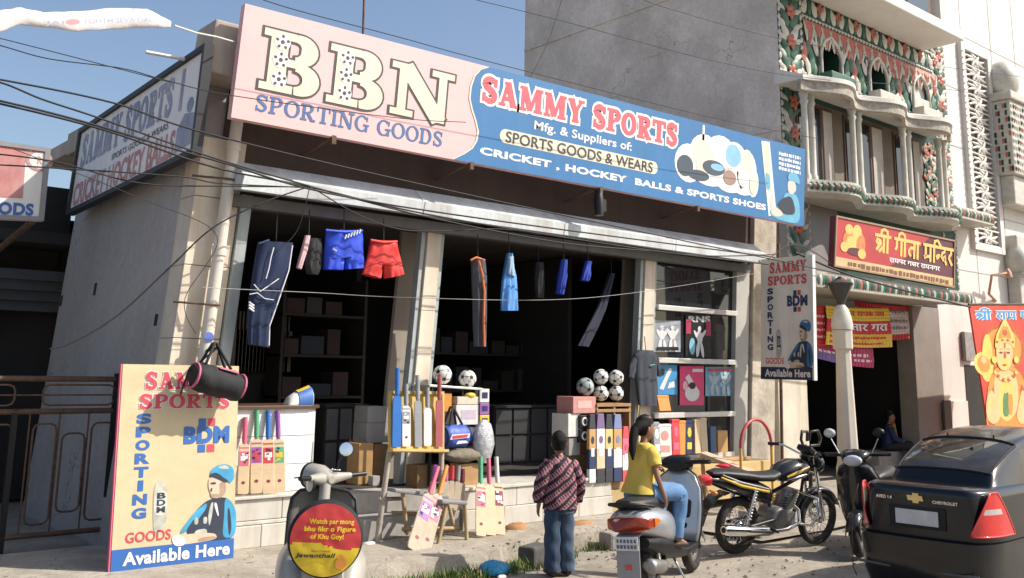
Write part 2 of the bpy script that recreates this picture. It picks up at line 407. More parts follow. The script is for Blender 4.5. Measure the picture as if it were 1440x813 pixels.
M_rust = mat('rusty_brown_iron', (.12, .07, .045), .75, .35, 18, .2, dirt=.6, dcol=(.05, .035, .03))
M_white = mat('white_paint', (.74, .73, .70), .6, .05, 3, 0, dirt=.25, dcol=(.45, .4, .33), streak=True)
M_wood = mat('plain_wood', (.42, .27, .14), .65, .2, 6, .1)
M_steel = mat('chrome', (.75, .75, .75), .16, .03, 9, 0, metal=1)
M_carton = mat('brown_cardboard', (.40, .24, .11), .85, .15, 5, .1)
# ------------------------------------------------------------------ ground
def sheet(name, x0, x1, y0, y1, z, mm, nx, ny, amp, seed=0, kind='structure'):
    mb = MB(); vs = []; fs = []
    for j in range(ny+1):
        for i in range(nx+1):
            x = x0+(x1-x0)*i/nx; y = y0+(y1-y0)*j/ny
            vs.append((x, y, z+amp*noise.noise(V((x*1.1+seed, y*1.1, 0)))+amp*.5*noise.noise(V((x*4+seed, y*4, 3)))))
    for j in range(ny):
        for i in range(nx):
            a = j*(nx+1)+i; fs.append((a, a+1, a+nx+2, a+nx+1))
    mb.add(vs, fs, 0, True)
    return tag(mb.build(name, mm), kind=kind)
MB_g = MB().add([(-900, -900, -.06), (900, -900, -.06), (900, 900, -.06), (-900, 900, -.06)], [(0, 1, 2, 3)])
tag(MB_g.build('ground', M_dust), kind='structure')
sheet('road', -14, 34, -16, -.2, -.012, M_dust, 150, 60, .022)
mb = MB()                                     # worn pavement slab with a broken front edge
xs = [2.2+.22*i for i in range(36)]
front = [-1.42+.06*noise.noise(V((x*2.1, 4, 0)))+(.22 if x > 6.5 else 0)+(.12 if x > 8.4 else 0) for x in xs]
top = [(x, f, .15+.012*noise.noise(V((x*3, 1, 2)))) for x, f in zip(xs, front)]
bot = [(x, f-.04, -.06) for x, f in zip(xs, front)]
back = [(x, 1.0, .155) for x in xs]
n = len(xs)
mb.add(bot+top+back, [(i, i+1, n+i+1, n+i) for i in range(n-1)]+[(n+i, n+i+1, 2*n+i+1, 2*n+i) for i in range(n-1)]+[(n-1, n-1+n, n-1+2*n)])
tag(mb.build('pavement', M_pave), kind='structure')
sheet('dirt_apron', -14, 4.1, -.75, 12, .06, M_dust, 40, 30, .03, 7)
sheet('dirt_strip', 9.6, 40, -2.2, .9, .03, M_dust, 60, 12, .03, 3)
for i, (x, y, sx, sy, sz, rz) in enumerate([(6.75, -1.52, .34, .2, .2, .3), (9.95, -1.95, .55, .3, .34, .05), (8.05, -1.42, .36, .22, .2, -.1), (8.5, -1.38, .3, .24, .16, .3)]):
    mb = MB(); mb.cbox((x, y, sz/2-.03), (sx, sy, sz), Matrix.Rotation(rz, 3, 'Z'))
    o = mb.build('kerb_block' if i != 1 else 'stone_block', mat('block_dark', (.09, .085, .08), .9, .25, 9, .4) if i == 0 else M_kerb, bevel=.03)
    tag(o, ['dark broken concrete block lying beside the blue plastic bag', 'pale square stone block under the parked motorcycle', 'pale kerb stone on the edge just right of the boy', 'small pale kerb stone left of the silver scooter'][i], 'stone block', 'loose blocks along the kerb')

# ------------------------------------------------------------------ the sports shop
SH = thing('shop_building', 'grey and cream single storey sports shop with open fronts and tin canopy', 'shop', (8, .35, 0))
YC = .35
def L(x, z): return x + .075*(z-2.4)          # every upright of this old building leans a little
def post(mb, x0, x1, y0, y1, z0, z1, mi=0): return mb.box(L(x0, z0), L(x1, z0), y0, y1, z0, z1, dx=L(x0, z1)-L(x0, z0), mi=mi)
mb = MB(); mb.hexa([(L(3.68, 0), YC+.02, 0), (L(3.98, 0), YC+.02, 0), (L(3.98, 0), 4.3, 0), (L(3.68, 0), 4.3, 0), (L(3.68, 4.75), YC+.02, 4.75), (L(3.98, 4.75), YC+.02, 4.75), (L(3.98, 4.75), 4.3, 4.75), (L(3.68, 4.75), 4.3, 4.75)])
mb.build('side_wall', M_graywall, SH)
mb = MB()
for (x_, y_, hh) in ((90, 423, .14), (137, 408, .17), (228, 450, .12)): p = ox(x_, y_, 3.72); mb.box(L(3.68, p.z)-.006, L(3.68, p.z)+.05, p.y, p.y+.09, p.z-hh/2, p.z+hh/2, dx=.01)
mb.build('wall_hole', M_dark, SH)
mb = MB(); z = .15                             # corner pier clad in marble slabs
for i, h in enumerate([.62, .7, .66, .72, .7, .62]):
    post(mb, 3.665, 4.14, YC-.06, YC+.3, z+.006, z+h); z += h
mb.build('corner_pier', M_cream, SH, bevel=.006)
mb = MB(); post(mb, 4.15, 4.27, YC-.1, YC+.06, .6, 3.62); mb.build('shutter_guide', M_guide, SH, bevel=.006)
def pier(x0, x1, inner=None):
    mb = MB(); z = .6
    for h in (.95, 1.0, 1.0): post(mb, x0+.07, x1-.07, YC-.05, YC+.1, z+.005, z+h); z += h
    mb.build('pillar', M_cream, SH, bevel=.005)
    for a in (x0, x1-.065):
        mb = MB(); post(mb, a, a+.06, YC-.02, YC+.09, .6, 3.55); mb.build('shutter_guide', M_guide, SH, bevel=.004)
    if inner:
        mb = MB(); post(mb, inner[0], inner[1], YC+.5, YC+.56, .6, 3.6); mb.build('inner_pillar', mat('beige_jamb', (.30, .26, .22), .8, .1, 2, .1), SH)
pier(6.49, 6.83, (6.56, 6.80)); pier(10.36, 10.72, (10.58, 10.84))
mb = MB(); post(mb, 12.62, 12.96, YC-.03, YC+.2, .6, 3.55); mb.build('window_jamb', mat('grey_jamb', (.40, .39, .36), .6, .1, 3, .05), SH, bevel=.006)
mb = MB(); post(mb, 13.0, 13.62, YC-.08, YC+.5, .1, 4.6); mb.build('end_pier', mat('peeling_plaster', (.46, .41, .34), .9, .3, 3, .4, dirt=.8, dcol=(.2, .16, .12)), SH, bevel=.01)
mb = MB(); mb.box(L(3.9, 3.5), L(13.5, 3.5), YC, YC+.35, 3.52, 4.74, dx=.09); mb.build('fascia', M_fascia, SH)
mb = MB(); mb.box(3.78, 14.2, YC-.02, 6.2, 4.75, 4.95, mi=0); mb.box(3.62, 3.78, .2, 4.4, 4.6, 4.9); mb.build('roof_slab', M_slab, SH, bevel=.01)
mb = MB(); mb.box(3.62, 4.12, -.12, .34, 4.72, 5.28, dx=.05); mb.build('roof_corner_block', M_slab, SH, bevel=.02)
mb = MB(); mb.box(4.2, 13.8, YC+.06, YC+.2, 4.95, 5.2); mb.build('parapet', M_slab, SH)
# interior
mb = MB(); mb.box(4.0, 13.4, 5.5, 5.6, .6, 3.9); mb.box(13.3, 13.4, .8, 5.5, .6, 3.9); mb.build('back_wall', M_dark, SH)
mb = MB(); mb.box(4.05, 13.3, .7, 5.5, 3.62, 3.74); mb.build('inner_ceiling', mat('dark_ceiling', (.06, .055, .05), .9, .3, 1.5), SH)  # very dark ceiling colour with random tone variation
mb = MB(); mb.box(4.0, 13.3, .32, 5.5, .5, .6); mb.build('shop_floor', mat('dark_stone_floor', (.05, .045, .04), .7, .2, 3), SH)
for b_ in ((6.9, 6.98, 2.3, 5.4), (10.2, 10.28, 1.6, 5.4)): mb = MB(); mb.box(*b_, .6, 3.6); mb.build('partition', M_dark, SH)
# stock on shelves deep inside; its dim colours carry the shade
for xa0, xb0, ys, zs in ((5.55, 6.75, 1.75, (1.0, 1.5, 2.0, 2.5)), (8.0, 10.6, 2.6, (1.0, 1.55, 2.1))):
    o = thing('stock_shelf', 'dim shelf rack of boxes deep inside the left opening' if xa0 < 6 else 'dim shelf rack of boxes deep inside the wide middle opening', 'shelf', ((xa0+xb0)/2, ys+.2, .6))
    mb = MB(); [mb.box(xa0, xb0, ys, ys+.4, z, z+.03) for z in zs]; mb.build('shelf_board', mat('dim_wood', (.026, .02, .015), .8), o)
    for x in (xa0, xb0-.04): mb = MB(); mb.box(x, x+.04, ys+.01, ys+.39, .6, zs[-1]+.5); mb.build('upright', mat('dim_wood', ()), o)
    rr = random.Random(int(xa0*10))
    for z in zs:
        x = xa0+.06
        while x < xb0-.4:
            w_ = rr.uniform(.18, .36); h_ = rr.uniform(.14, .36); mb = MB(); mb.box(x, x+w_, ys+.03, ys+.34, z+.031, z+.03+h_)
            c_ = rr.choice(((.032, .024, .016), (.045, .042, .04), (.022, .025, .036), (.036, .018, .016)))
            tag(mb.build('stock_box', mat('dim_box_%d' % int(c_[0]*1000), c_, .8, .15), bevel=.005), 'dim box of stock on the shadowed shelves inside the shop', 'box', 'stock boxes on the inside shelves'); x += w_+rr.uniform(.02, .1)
# plinth and steps
mb = MB()
def course(x0, x1, y0, y1, z0, z1, n):
    w = (x1-x0)/n
    for i in range(n): mb.box(x0+i*w+.003, x0+(i+1)*w-.003, y0, y1, z0+.003, z1-.002)
course(4.1, 5.45, .0, .4, .15, .36, 3); course(4.1, 5.45, .02, .4, .36, .4, 1); course(4.1, 5.45, .03, .4, .4, .60, 2); course(4.1, 5.5, .0, .4, .60, .635, 1)
mb.build('plinth', M_tile, SH, bevel=.006); mb = MB()
course(6.75, 9.1, -.36, .34, .15, .36, 4); course(6.75, 9.1, -.34, .34, .36, .56, 3); course(6.75, 9.1, -.36, .34, .56, .6, 2)
mb.build('plinth', M_tile, SH, bevel=.006)
mb = MB(); mb.box(5.5, 6.72, -.34, .0, .15, .37); mb.box(5.5, 6.72, .0, .34, .15, .58); mb.build('step', mat('worn_step_stone', (.36, .34, .31), .8, .2, 3, .2, dirt=.5), SH, bevel=.012)
mb = MB(); mb.box(9.12, 12.9, -.3, .3, .15, .42); mb.box(9.12, 12.88, -.1, .3, .42, .6); mb.build('window_base', mat('yellow_base', (.52, .38, .17), .8, .15, 2, .15, dirt=.5), SH, bevel=.01)
# window bay
WF = MB()
for z in (2.78, 2.02, 1.24, .64): WF.box(L(10.74, z), L(12.62, z), YC-.06, YC+.02, z, z+.075)
WF.build('window_rail', M_alu, SH, bevel=.006)
mb = MB(); post(mb, 10.73, 12.62, YC+.05, YC+.06, .66, 3.5); gl = mb.build('window_pane', M_glass, SH)
# tin canopy
mb = MB(); n = 4
for i in range(n):
    a = 4.06+(12.92-4.06)*i/n; b = 4.06+(12.92-4.06)*(i+1)/n-.012
    mb.hexa([(a, -.1, 3.6), (b, -.1, 3.6), (b, .34, 3.66), (a, .34, 3.66), (a+.03, -.1+.004*i, 3.76), (b+.03, -.1+.004*i, 3.76), (b+.03, .34, 3.82), (a+.03, .34, 3.82)])
    mb.hexa([(a+.03, -.06, 3.765), (b+.03, -.06, 3.765), (b+.03, .34, 3.825), (a+.03, .34, 3.825), (a+.05, .16, 3.93), (b+.05, .16, 3.93), (b+.05, .34, 3.93), (a+.05, .34, 3.93)])
mb.build('canopy', M_sheet, SH, bevel=.004)
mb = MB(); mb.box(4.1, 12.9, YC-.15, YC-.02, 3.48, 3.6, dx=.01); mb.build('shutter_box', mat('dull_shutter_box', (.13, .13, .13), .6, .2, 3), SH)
# drain pipe
mb = MB(); a = V((3.80, .17, .2)); b = V((4.12, .17, 4.72))
mb.tube([a.lerp(b, t) for t in (0, .2, .4, .6, .8, 1)], .062, 14)
for t in (.34, .62, .86): p = a.lerp(b, t); mb.tube([p-V((0, 0, .05)), p+V((0, 0, .05))], .072, 14)
dp = mb.build('drain_pipe', M_pvc, SH)
mb = MB()
for t in (.5, .78): p = a.lerp(b, t); mb.tube([p+V((-.34, .12, .02)), p+V((-.05, -.07, 0)), p+V((.06, -.06, 0))], .012, 6)
mb.build('pipe_clamp', M_rust, dp)
mb = MB(); p = a.lerp(b, .43); q = Quad(p+V((-.06, -.066, -.06)), p+V((.04, -.066, -.06)), p+V((.04, -.066, .06)), p+V((-.06, -.066, .06)))
q.ell(mb, .5, .5, .5, .42, 0, 0); mb.build('sticker', mat('blue_sticker', (.1, .16, .45), .5), dp)
# white curved counter
mb = MB(); pts = []
def crv(d=0.): return [(4.12, .16-d)]+[(4.5+.15*i, .16-d) for i in range(4)]+[(5.05+(.20+d)*math.sin(rad(a)), .36-(.20+d)*math.cos(rad(a))) for a in (15, 30, 45, 60, 75, 90)]+[(5.25+d, .85)]
for (z0, z1) in ((.64, .90), (.906, 1.18), (1.186, 1.45)):
    c = crv(); mb.loft([[V((x, y, z)) for x, y in c]+[V((4.12, .85, z))] for z in (z0, z1)], 0, False)
ct = tag(mb.build('shop_counter', M_white), 'white panelled curved shop counter with brown top in the left opening', 'counter')
mb = MB(); c = crv(.04); mb.loft([[V((x, y, z)) for x, y in c]+[V((4.12, .85, z))] for z in (1.452, 1.485)], 0, False)
mb.build('counter_top', mat('brown_laminate', (.10, .055, .035), .4), ct, bevel=.004)

# ------------------------------------------------------------------ the long sign over the front
qa = [oy(325, 165, -.35), oy(1130, 318, -.35), oy(1132, 210, -.35), oy(345, 5, -.35)]
q = Quad(*qa)
SG = thing('shop_sign', 'long pink and blue sports shop sign above the tin canopy', 'shop sign', q.pt(.5, 0))
P_pink = mat('sign_pink', (.72, .43, .43), .5, .05, .9, .06, dirt=.3, dcol=(.66, .48, .36), streak=True)
P_blue = mat('sign_blue', (.026, .15, .35), .5, .1, 1.2, .06, dirt=.3, dcol=(.08, .22, .40), streak=True)
P_red = mat('sign_red', (.60, .10, .13), .5, .1, 3); P_halo = mat('sign_white', (.72, .69, .66), .5, .05)
P_cream = mat('sign_cream', (.64, .60, .47), .5, .07, 1.5); P_ink = mat('sign_ink', (.05, .045, .05), .5, 0)
P_navy = mat('sign_navy', (.06, .13, .30), .5, .06, 4)
mb = MB(); q.board(mb, .09); mb.build('sign_board', P_pink, SG)
def c2(x, y): return (310+x/3.536, y/3.536)
def c3(x, y): return (640+x/2.88, 80+y/2.88)
mb = MB()
edge = [c2(*p) for p in ((1385, 344), (1330, 332), (1288, 345), (1258, 378), (1240, 430), (1234, 490), (1246, 545), (1264, 600), (1276, 655), (1268, 700), (1245, 738), (1205, 765), (1150, 783))]
E = [q.px(*p) for p in edge]; E[0] = (E[0][0], 1.); E[-1] = (E[-1][0], 0.)
q.poly(mb, E+[(1, 0), (1, 1)], .004); mb.build('blue_panel', P_blue, SG)
mb = MB(); O = [(a+.0025, b) for a, b in E]
for i in range(len(E)-1): q.poly(mb, [E[i], O[i], O[i+1], E[i+1]], .006)
mb.build('panel_edge', P_cream, SG)
mb = MB()
for ch, bl, tr in (('B', (185, 438), (512, 207)), ('B', (520, 505), (824, 282)), ('N', (830, 572), (1166, 366))):
    q.pxtext(mb, ch, c2(*bl), c2(*tr), k=.004, mi=0, style='slab', halo=.035, thick=.27, thin=.13)
    q.pxtext(mb, ch, c2(*bl), c2(*tr), k=.008, mi=1, style='slab', thick=.27, thin=.13)
for (x, y) in ((308, 211), (298, 299), (288, 395), (631, 290), (622, 375), (614, 465)):
    s, t = q.px(*c2(x, y)); r = .088
    q.ell(mb, s, t, r/q.w, r/q.h, .0105, 2, 18)
    for i in range(5):
        a = rad(90+72*i); q.ell(mb, s+.062*math.cos(a)/q.w, t+.062*math.sin(a)/q.h, .020/q.w, .017/q.h, .012, 0, 6, rot=a)
    q.ell(mb, s, t, .024/q.w, .024/q.h, .012, 0, 6)
mb.build('large_lettering', [P_ink, P_cream, P_halo], SG)
mb = MB(); q.pxtext(mb, 'SPORTING GOODS', c2(172, 553), c2(1105, 655), k=.004, style='slab', thick=.2, thin=.09); mb.build('serif_lettering', P_navy, SG)
mb = MB()
q.pxtext(mb, 'SAMMY SPORTS', c3(105, 183), c3(900, 272), k=.006, style='slab', halo=.11, thick=.3, thin=.16)
q.pxtext(mb, 'SAMMY SPORTS', c3(105, 183), c3(900, 272), k=.010, mi=1, style='slab', thick=.3, thin=.16); mb.build('red_lettering', [P_halo, P_red], SG)
mb = MB(); q.pxtext(mb, 'Mfg. & Suppliers of:', c3(318, 304), c3(715, 348), k=.006, off=.02); mb.build('small_lettering', P_halo, SG); mb = MB()
s0, t0 = q.px(*c3(178, 345)); s1, t1 = q.px(*c3(820, 428)); r = (t1-t0)/2*q.h/q.w
P = [(s0+r-r*math.sin(rad(a)), (t0+t1)/2+(t1-t0)/2*math.cos(rad(a))) for a in range(0, 181, 15)]+[(s1-r+r*math.sin(rad(a)), (t0+t1)/2-(t1-t0)/2*math.cos(rad(a))) for a in range(0, 181, 15)]
q.poly(mb, P, .006, 1); q.pxtext(mb, 'SPORTS GOODS & WEARS', c3(202, 346), c3(805, 430), k=.010, mi=2, off=.012); mb.build('oval_lettering', [P_halo, P_cream, P_ink], SG); mb = MB()
q.pxtext(mb, 'CRICKET , HOCKEY  BALLS & SPORTS SHOES', c3(100, 398), c3(1226, 592), k=.006, off=.045)
mb.build('small_lettering', P_halo, SG)
# the pile of sports gear painted on the sign
mb = MB(); G = [P_halo, mat('art_cream', (.72, .68, .5), .5, .05), mat('art_dark', (.05, .07, .10), .5, .1), mat('art_sky', (.22, .45, .62), .5, .1), mat('art_brown', (.32, .2, .16), .5, .1)]
def e3(x, y, rx, ry, k, mi, rot=0.):
    s, t = q.px(*c3(x, y)); q.ell(mb, s, t, rx*.0060/q.w, ry*.0041/q.h, k, mi, 18, rot=rot)
for (x, y, a, b) in ((945, 430, 52, 66), (1010, 400, 60, 74), (1075, 395, 62, 66), (1130, 430, 55, 75), (1180, 470, 42, 80), (1205, 510, 24, 52), (1030, 470, 70, 46), (1110, 500, 60, 44), (1165, 520, 50, 36)): e3(x, y, a, b, .006+.0002*(x % 7), 0)
for i, (x, y, a, b, mi) in enumerate(((1005, 385, 44, 40, 1), (1070, 370, 38, 36, 0), (1125, 400, 32, 40, 3), (1180, 430, 26, 48, 1), (1000, 440, 24, 30, 1), (930, 440, 30, 36, 2), (1045, 450, 44, 26, 2), (1060, 448, 26, 12, 3), (985, 480, 40, 18, 2), (1110, 490, 26, 26, 4), (1165, 490, 22, 34, 0), (1205, 520, 16, 34, 1))): e3(x, y, a, b, .0085+.0004*i, mi)
s, t = q.px(*c3(1003, 330)); q.rect(mb, s-.002, t-.1, s+.003, t+.16, .0064, 0)
mb.build('gear_picture', G, SG)
mb = MB()
G2 = [P_halo, mat('art_skin', (.62, .52, .45), .5, .05), mat('art_teal', (.12, .36, .5), .5, .1), mat('art_black', (.02, .025, .04), .5, .1), mat('art_bat', (.66, .58, .42), .5, .08)]
for pts, k, mi in (([(1238, 340), (1272, 345), (1300, 640), (1268, 645)], .008, 0), ([(1250, 350), (1268, 353), (1280, 545), (1258, 540)], .0095, 4), ([(1253, 470), (1272, 473), (1276, 540), (1258, 538)], .0100, 2),
    ([(1335, 545), (1390, 560), (1398, 680), (1320, 665), (1270, 640), (1275, 615), (1320, 600)], .0085, 2), ([(1318, 575), (1362, 560), (1380, 640), (1330, 640), (1300, 610)], .0105, 3),
    ([(1345, 500), (1372, 495), (1382, 540), (1362, 560), (1345, 545)], .0095, 1), ([(1348, 470), (1378, 466), (1394, 500), (1392, 520), (1372, 505), (1345, 502)], .0110, 2), ([(1280, 605), (1310, 615), (1330, 640), (1300, 650), (1275, 635)], .0115, 1), ([(1272, 560), (1285, 560), (1290, 620), (1275, 620)], .0112, 1)):
    (q.poly if len(pts) == 4 and mi in (0, 4) else q.art)(mb, [q.px(*c3(*p)) for p in pts], k, mi)
for i in range(4):
    a = q.px(*c3(1310, 392+i*20)); b = q.px(*c3(1398, 400+i*20)); squiggle(q, mb, a[0], a[1]-.02, b[0], a[1]+.03, .006, 0, 10)
mb.build('player_picture', G2, SG)
for px_ in (448, 650, 838, 978):
    mb = MB(); t_ = q.px(px_, 400)[0]; p = q.pt(t_, 0); mb.cbox(p+V((0, .02, -.03)), (.05, .05, .09)); mb.tube([p+V((0, .08, 0)), p+V((0, .68, -.1))], .018, 6); mb.build('sign_bracket', M_rust, SG)

# ------------------------------------------------------------------ sign on the side wall (shaded, faded)
X0 = 3.56
q = Quad(ox(96, 303, X0), ox(275, 216, X0), ox(293, 61, X0+.02), ox(114, 183, X0+.02))
S2 = thing('side_wall_sign', 'faded white sign with blue and red lettering on the grey side wall', 'shop sign', q.pt(.5, 0))
def c1(x, y): return (x/2.5417, y/2.5417)
mb = MB(); Quad(*[q.pt(a, b) for a, b in ((.008, .012), (.992, .012), (.992, .988), (.008, .988))]).board(mb, .06); mb.build('sign_board', mat('faded_sign_white', (.78, .75, .74), .6, .06, 2, dirt=.3, dcol=(.38, .36, .34), streak=True), S2)
mb = MB(); q.frame(mb, .055, .10, 0, -.065)
mb.build('frame', mat('dark_sign_frame', (.03, .03, .035), .6), S2)
F_blue = mat('faded_blue', (.24, .27, .38), .6, .2, 3, dirt=.9, dcol=(.52, .5, .52)); F_red = mat('faded_red', (.50, .20, .19), .6, .2, 3, dirt=.75, dcol=(.5, .45, .45))
mb = MB(); q.text(mb, 'SAMMY SPORTS', (.05, .50, .80, .90), style='slab', thick=.3, thin=.15); mb.build('blue_lettering', F_blue, S2)
mb = MB(); q.text(mb, 'SPORTS GOODS & WEARS', (.36, .385, .80, .455), off=.01); mb.build('dark_lettering', P_ink, S2)
mb = MB(); q.text(mb, 'CRICKET HOCKEY BALLS', (.03, .08, .84, .335), off=.03); mb.build('red_lettering', F_red, S2)
mb = MB(); q.poly(mb, [(.86, .1), (.96, .12), (.97, .4), (.9, .44), (.86, .32)], .004); q.ell(mb, .93, .5, .02, .07, .005); q.rect(mb, .85, .5, .87, .9, .004); mb.build('player_picture', F_blue, S2)
mb = MB(); mb.tube([oy(205, 73, .3), oy(296, 90, .3)], .02, 8)
tag(mb.build('roof_rod', M_alu), 'thin grey metal tube sticking out above the side wall sign', 'metal tube')
mb = MB(); mb.tube([(5.75, .5, 4.9), (5.72, .5, 7.2)], .014, 6); mb.tube([(5.7, .5, 4.9), (5.8, .5, 5.05)], .03, 6)
tag(mb.build('roof_mast', M_rust), 'thin vertical rod standing on the shop roof behind the sign', 'mast')
# hanging dark lamp bracket below the sign
mb = MB(); p = oy(842, 272, -.3); mb.tube([p+V((0, .1, .1)), p+V((0, 0, -.02))], .015, 6); mb.tube([p+V((0, 0, .02)), p+V((-.02, -.02, -.12)), p+V((-.02, -.03, -.3))], [.05, .07, .055], 10); mb.cbox(p+V((.04, -.02, -.16)), (.09, .07, .16))
tag(mb.build('hanging_lamp', M_black), 'small black flood lamp hanging under the long sign', 'lamp')

# ------------------------------------------------------------------ neighbours on the far left
NB = thing('neighbour_building', 'dark shaded neighbouring building with stepped door frame behind the fence', 'building', (1.2, 4.6, 0))
mb = MB(); mb.box(-6, 2.25, 4.6, 5., 0, 3.4); mb.box(2.25, 4.3, 5.6, 5.8, 0, 3.6); mb.build('front_wall', mat('dark_plaster', (.05, .048, .048), .9, .3, 1.5, .4, dirt=.7, dcol=(.03, .03, .03)), NB)  # very dark plaster with darker random patches
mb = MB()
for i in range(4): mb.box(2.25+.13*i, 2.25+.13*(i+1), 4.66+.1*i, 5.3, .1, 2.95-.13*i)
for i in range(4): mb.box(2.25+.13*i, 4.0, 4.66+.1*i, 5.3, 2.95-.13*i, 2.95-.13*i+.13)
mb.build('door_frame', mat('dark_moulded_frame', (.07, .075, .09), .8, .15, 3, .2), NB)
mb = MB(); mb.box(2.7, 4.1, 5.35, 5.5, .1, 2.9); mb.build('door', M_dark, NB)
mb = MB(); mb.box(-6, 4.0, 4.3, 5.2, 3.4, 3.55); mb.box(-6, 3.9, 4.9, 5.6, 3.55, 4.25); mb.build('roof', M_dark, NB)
Yn = 2.2
q = Quad(oy(-60, 306, Yn), oy(61, 311, Yn), oy(71, 209, Yn), oy(-60, 190, Yn))
NS = thing('neighbour_sign', 'white board with red block letter and blue letters at the left edge of the view', 'shop sign', q.pt(.5, 0))
mb = MB(); q.board(mb, .08); mb.build('sign_board', M_white, NS)
mb = MB(); q.pxpoly(mb, [(-60, 196), (46, 206), (36, 222), (32, 279), (-60, 274)], .004); q.pxtext(mb, 'R', (52, 231), (60, 221), k=.006, off=.02)
s, t = q.px(55.5, 226); q.ell(mb, s, t, .16/q.w*.8, .16/q.h*.8, .004); q.ell(mb, s, t, .12/q.w*.8, .12/q.h*.8, .005, 1); mb.build('red_lettering', [F_red, M_white], NS)
mb = MB(); q.pxtext(mb, 'GOODS', (-42, 299), (45, 287), k=.004, off=.05); mb.build('blue_lettering', mat('strong_blue', (.05, .14, .42), .5), NS)
mb = MB(); q.frame(mb, .05, .02, 0, .002); mb.build('frame', mat('dull_frame', (.25, .25, .26), .6), NS)
mb = MB(); mb.tube([q.pt(.9, 0, -.1), q.pt(.9, 0, -.1)-V((0, -1.5, .2))], .04, 6); mb.tube([q.pt(.6, .1, -.1), q.pt(.6, .1, -.1)+V((0, 2.6, 0))], .04, 6); mb.build('support', M_rust, NS)
# iron fence
FN = thing('iron_fence', 'brown iron railing with rounded rectangles between board and left edge', 'fence', (1.2, 1.5, .08))
fy = 1.5
mb = MB()
for z, r in ((1.72, .028), (1.40, .028), (.22, .026)): mb.tube([(-1.2, fy, z), (3.62, fy, z)], r, 8)
mb.build('rail', M_rust, FN)
def rrect(x0, x1, z0, z1, r=.06):
    P = []
    for (cx, cz, a0) in ((x1-r, z1-r, 0), (x0+r, z1-r, 90), (x0+r, z0+r, 180), (x1-r, z0+r, 270)):
        for a in (0, 45, 90): P.append((cx+r*math.cos(rad(a0+a)), fy, cz+r*math.sin(rad(a0+a))))
    return P
for i in range(5):
    x = -1.15+.96*i
    mb = MB(); mb.tube(rrect(x+.16, x+.86, 1.46, 1.66), .011, 6, closed=True); mb.tube([(x, fy, 1.56), (x+.96, fy, 1.56)], .009, 6)
    for k in range(3): mb.tube(rrect(x+.1+.28*k, x+.32+.28*k, .32+.1*(k % 2), 1.28-.1*(k % 2)), .011, 6, closed=True)
    for k in range(4): mb.tube([(x+.06+.28*k, fy, .22), (x+.06+.28*k, fy, 1.4)], .009, 6)
    mb.build('railing_panel', M_rust, FN)
mb = MB(); mb.box(3.54, 3.62, fy-.04, fy+.04, .02, 1.78); mb.build('post', M_black, FN); mb = MB(); mb.box(2.58, 2.63, fy-.025, fy+.025, .05, 1.42); mb.build('post', M_black, FN)
# ------------------------------------------------------------------ the temple next door
TY = .6
TX = 14.52
TM = thing('temple_building', 'tall white temple with carved green and red balcony bay and grey side wall', 'temple', (19, 2, 0))
M_tside = mat('grey_cement_side', (.60, .54, .49), .9, .2, 1.0, .3, dirt=.7, dcol=(.36, .31, .27), fine=.12, crack=.7, cscale=.35)
M_twhite = mat('white_marble_wall', (.66, .63, .585), .5, .06, .8, .04, dirt=.45, dcol=(.45, .40, .34), streak=True, fine=.04)
M_green = mat('relief_green', (.04, .115, .075), .5, .25, 6); M_coral = mat('relief_coral', (.43, .125, .085), .5, .2, 6)
M_rwhite = mat('relief_white', (.52, .50, .44), .5, .12, 6, .05, dirt=.55, dcol=(.3, .27, .2)); M_dgreen = mat('relief_dark_green', (.018, .06, .045), .6, .2, 6)
M_beige = mat('beige_render', (.40, .36, .31), .8, .1, 1.5, .12, dirt=.5, dcol=(.2, .17, .14), streak=True)
mb = MB(); mb.box(TX, TX+.3, TY+.01, 7.62, 0, 14); mb.build('side_wall', M_tside, TM)
mb = MB()
for z in (6.2, 9.4): mb.box(TX-.03, TX+.02, TY+.02, 7.6, z, z+.06)
for y, z in ((1.3, 7.9), (3.4, 8.3), (5.2, 7.6)): mb.box(TX-.02, TX+.02, y, y+.34, z, z+.03)
mb.build('wall_ledge', M_tside, TM)
mb = MB(); mb.box(21.05, 30, TY, 3, 0, 14); mb.box(TX+.3, 21.05, TY+.3, 3, 3.3, 14); mb.box(TX, TX+.3, TY-.0, TY+.01, 8.9, 14)
mb.box(19.98, 21.05, TY, 3, 1.4, 3.62); mb.box(19.9, 20.95, TY-.05, 2, 0, 1.4)
mb.build('front_wall', M_twhite, TM, bevel=.01)
mb = MB()
for z in (4.2, 5.6, 7., 8.4, 9.8): mb.box(21.06, 30, TY-.006, TY, z, z+.018)
for x in (22.0, 23.6, 25.): mb.box(x, x+.014, TY-.006, TY, 3.7, 12)
mb.build('wall_joint', mat('joint_grey', (.36, .33, .29), .8, .1), TM)
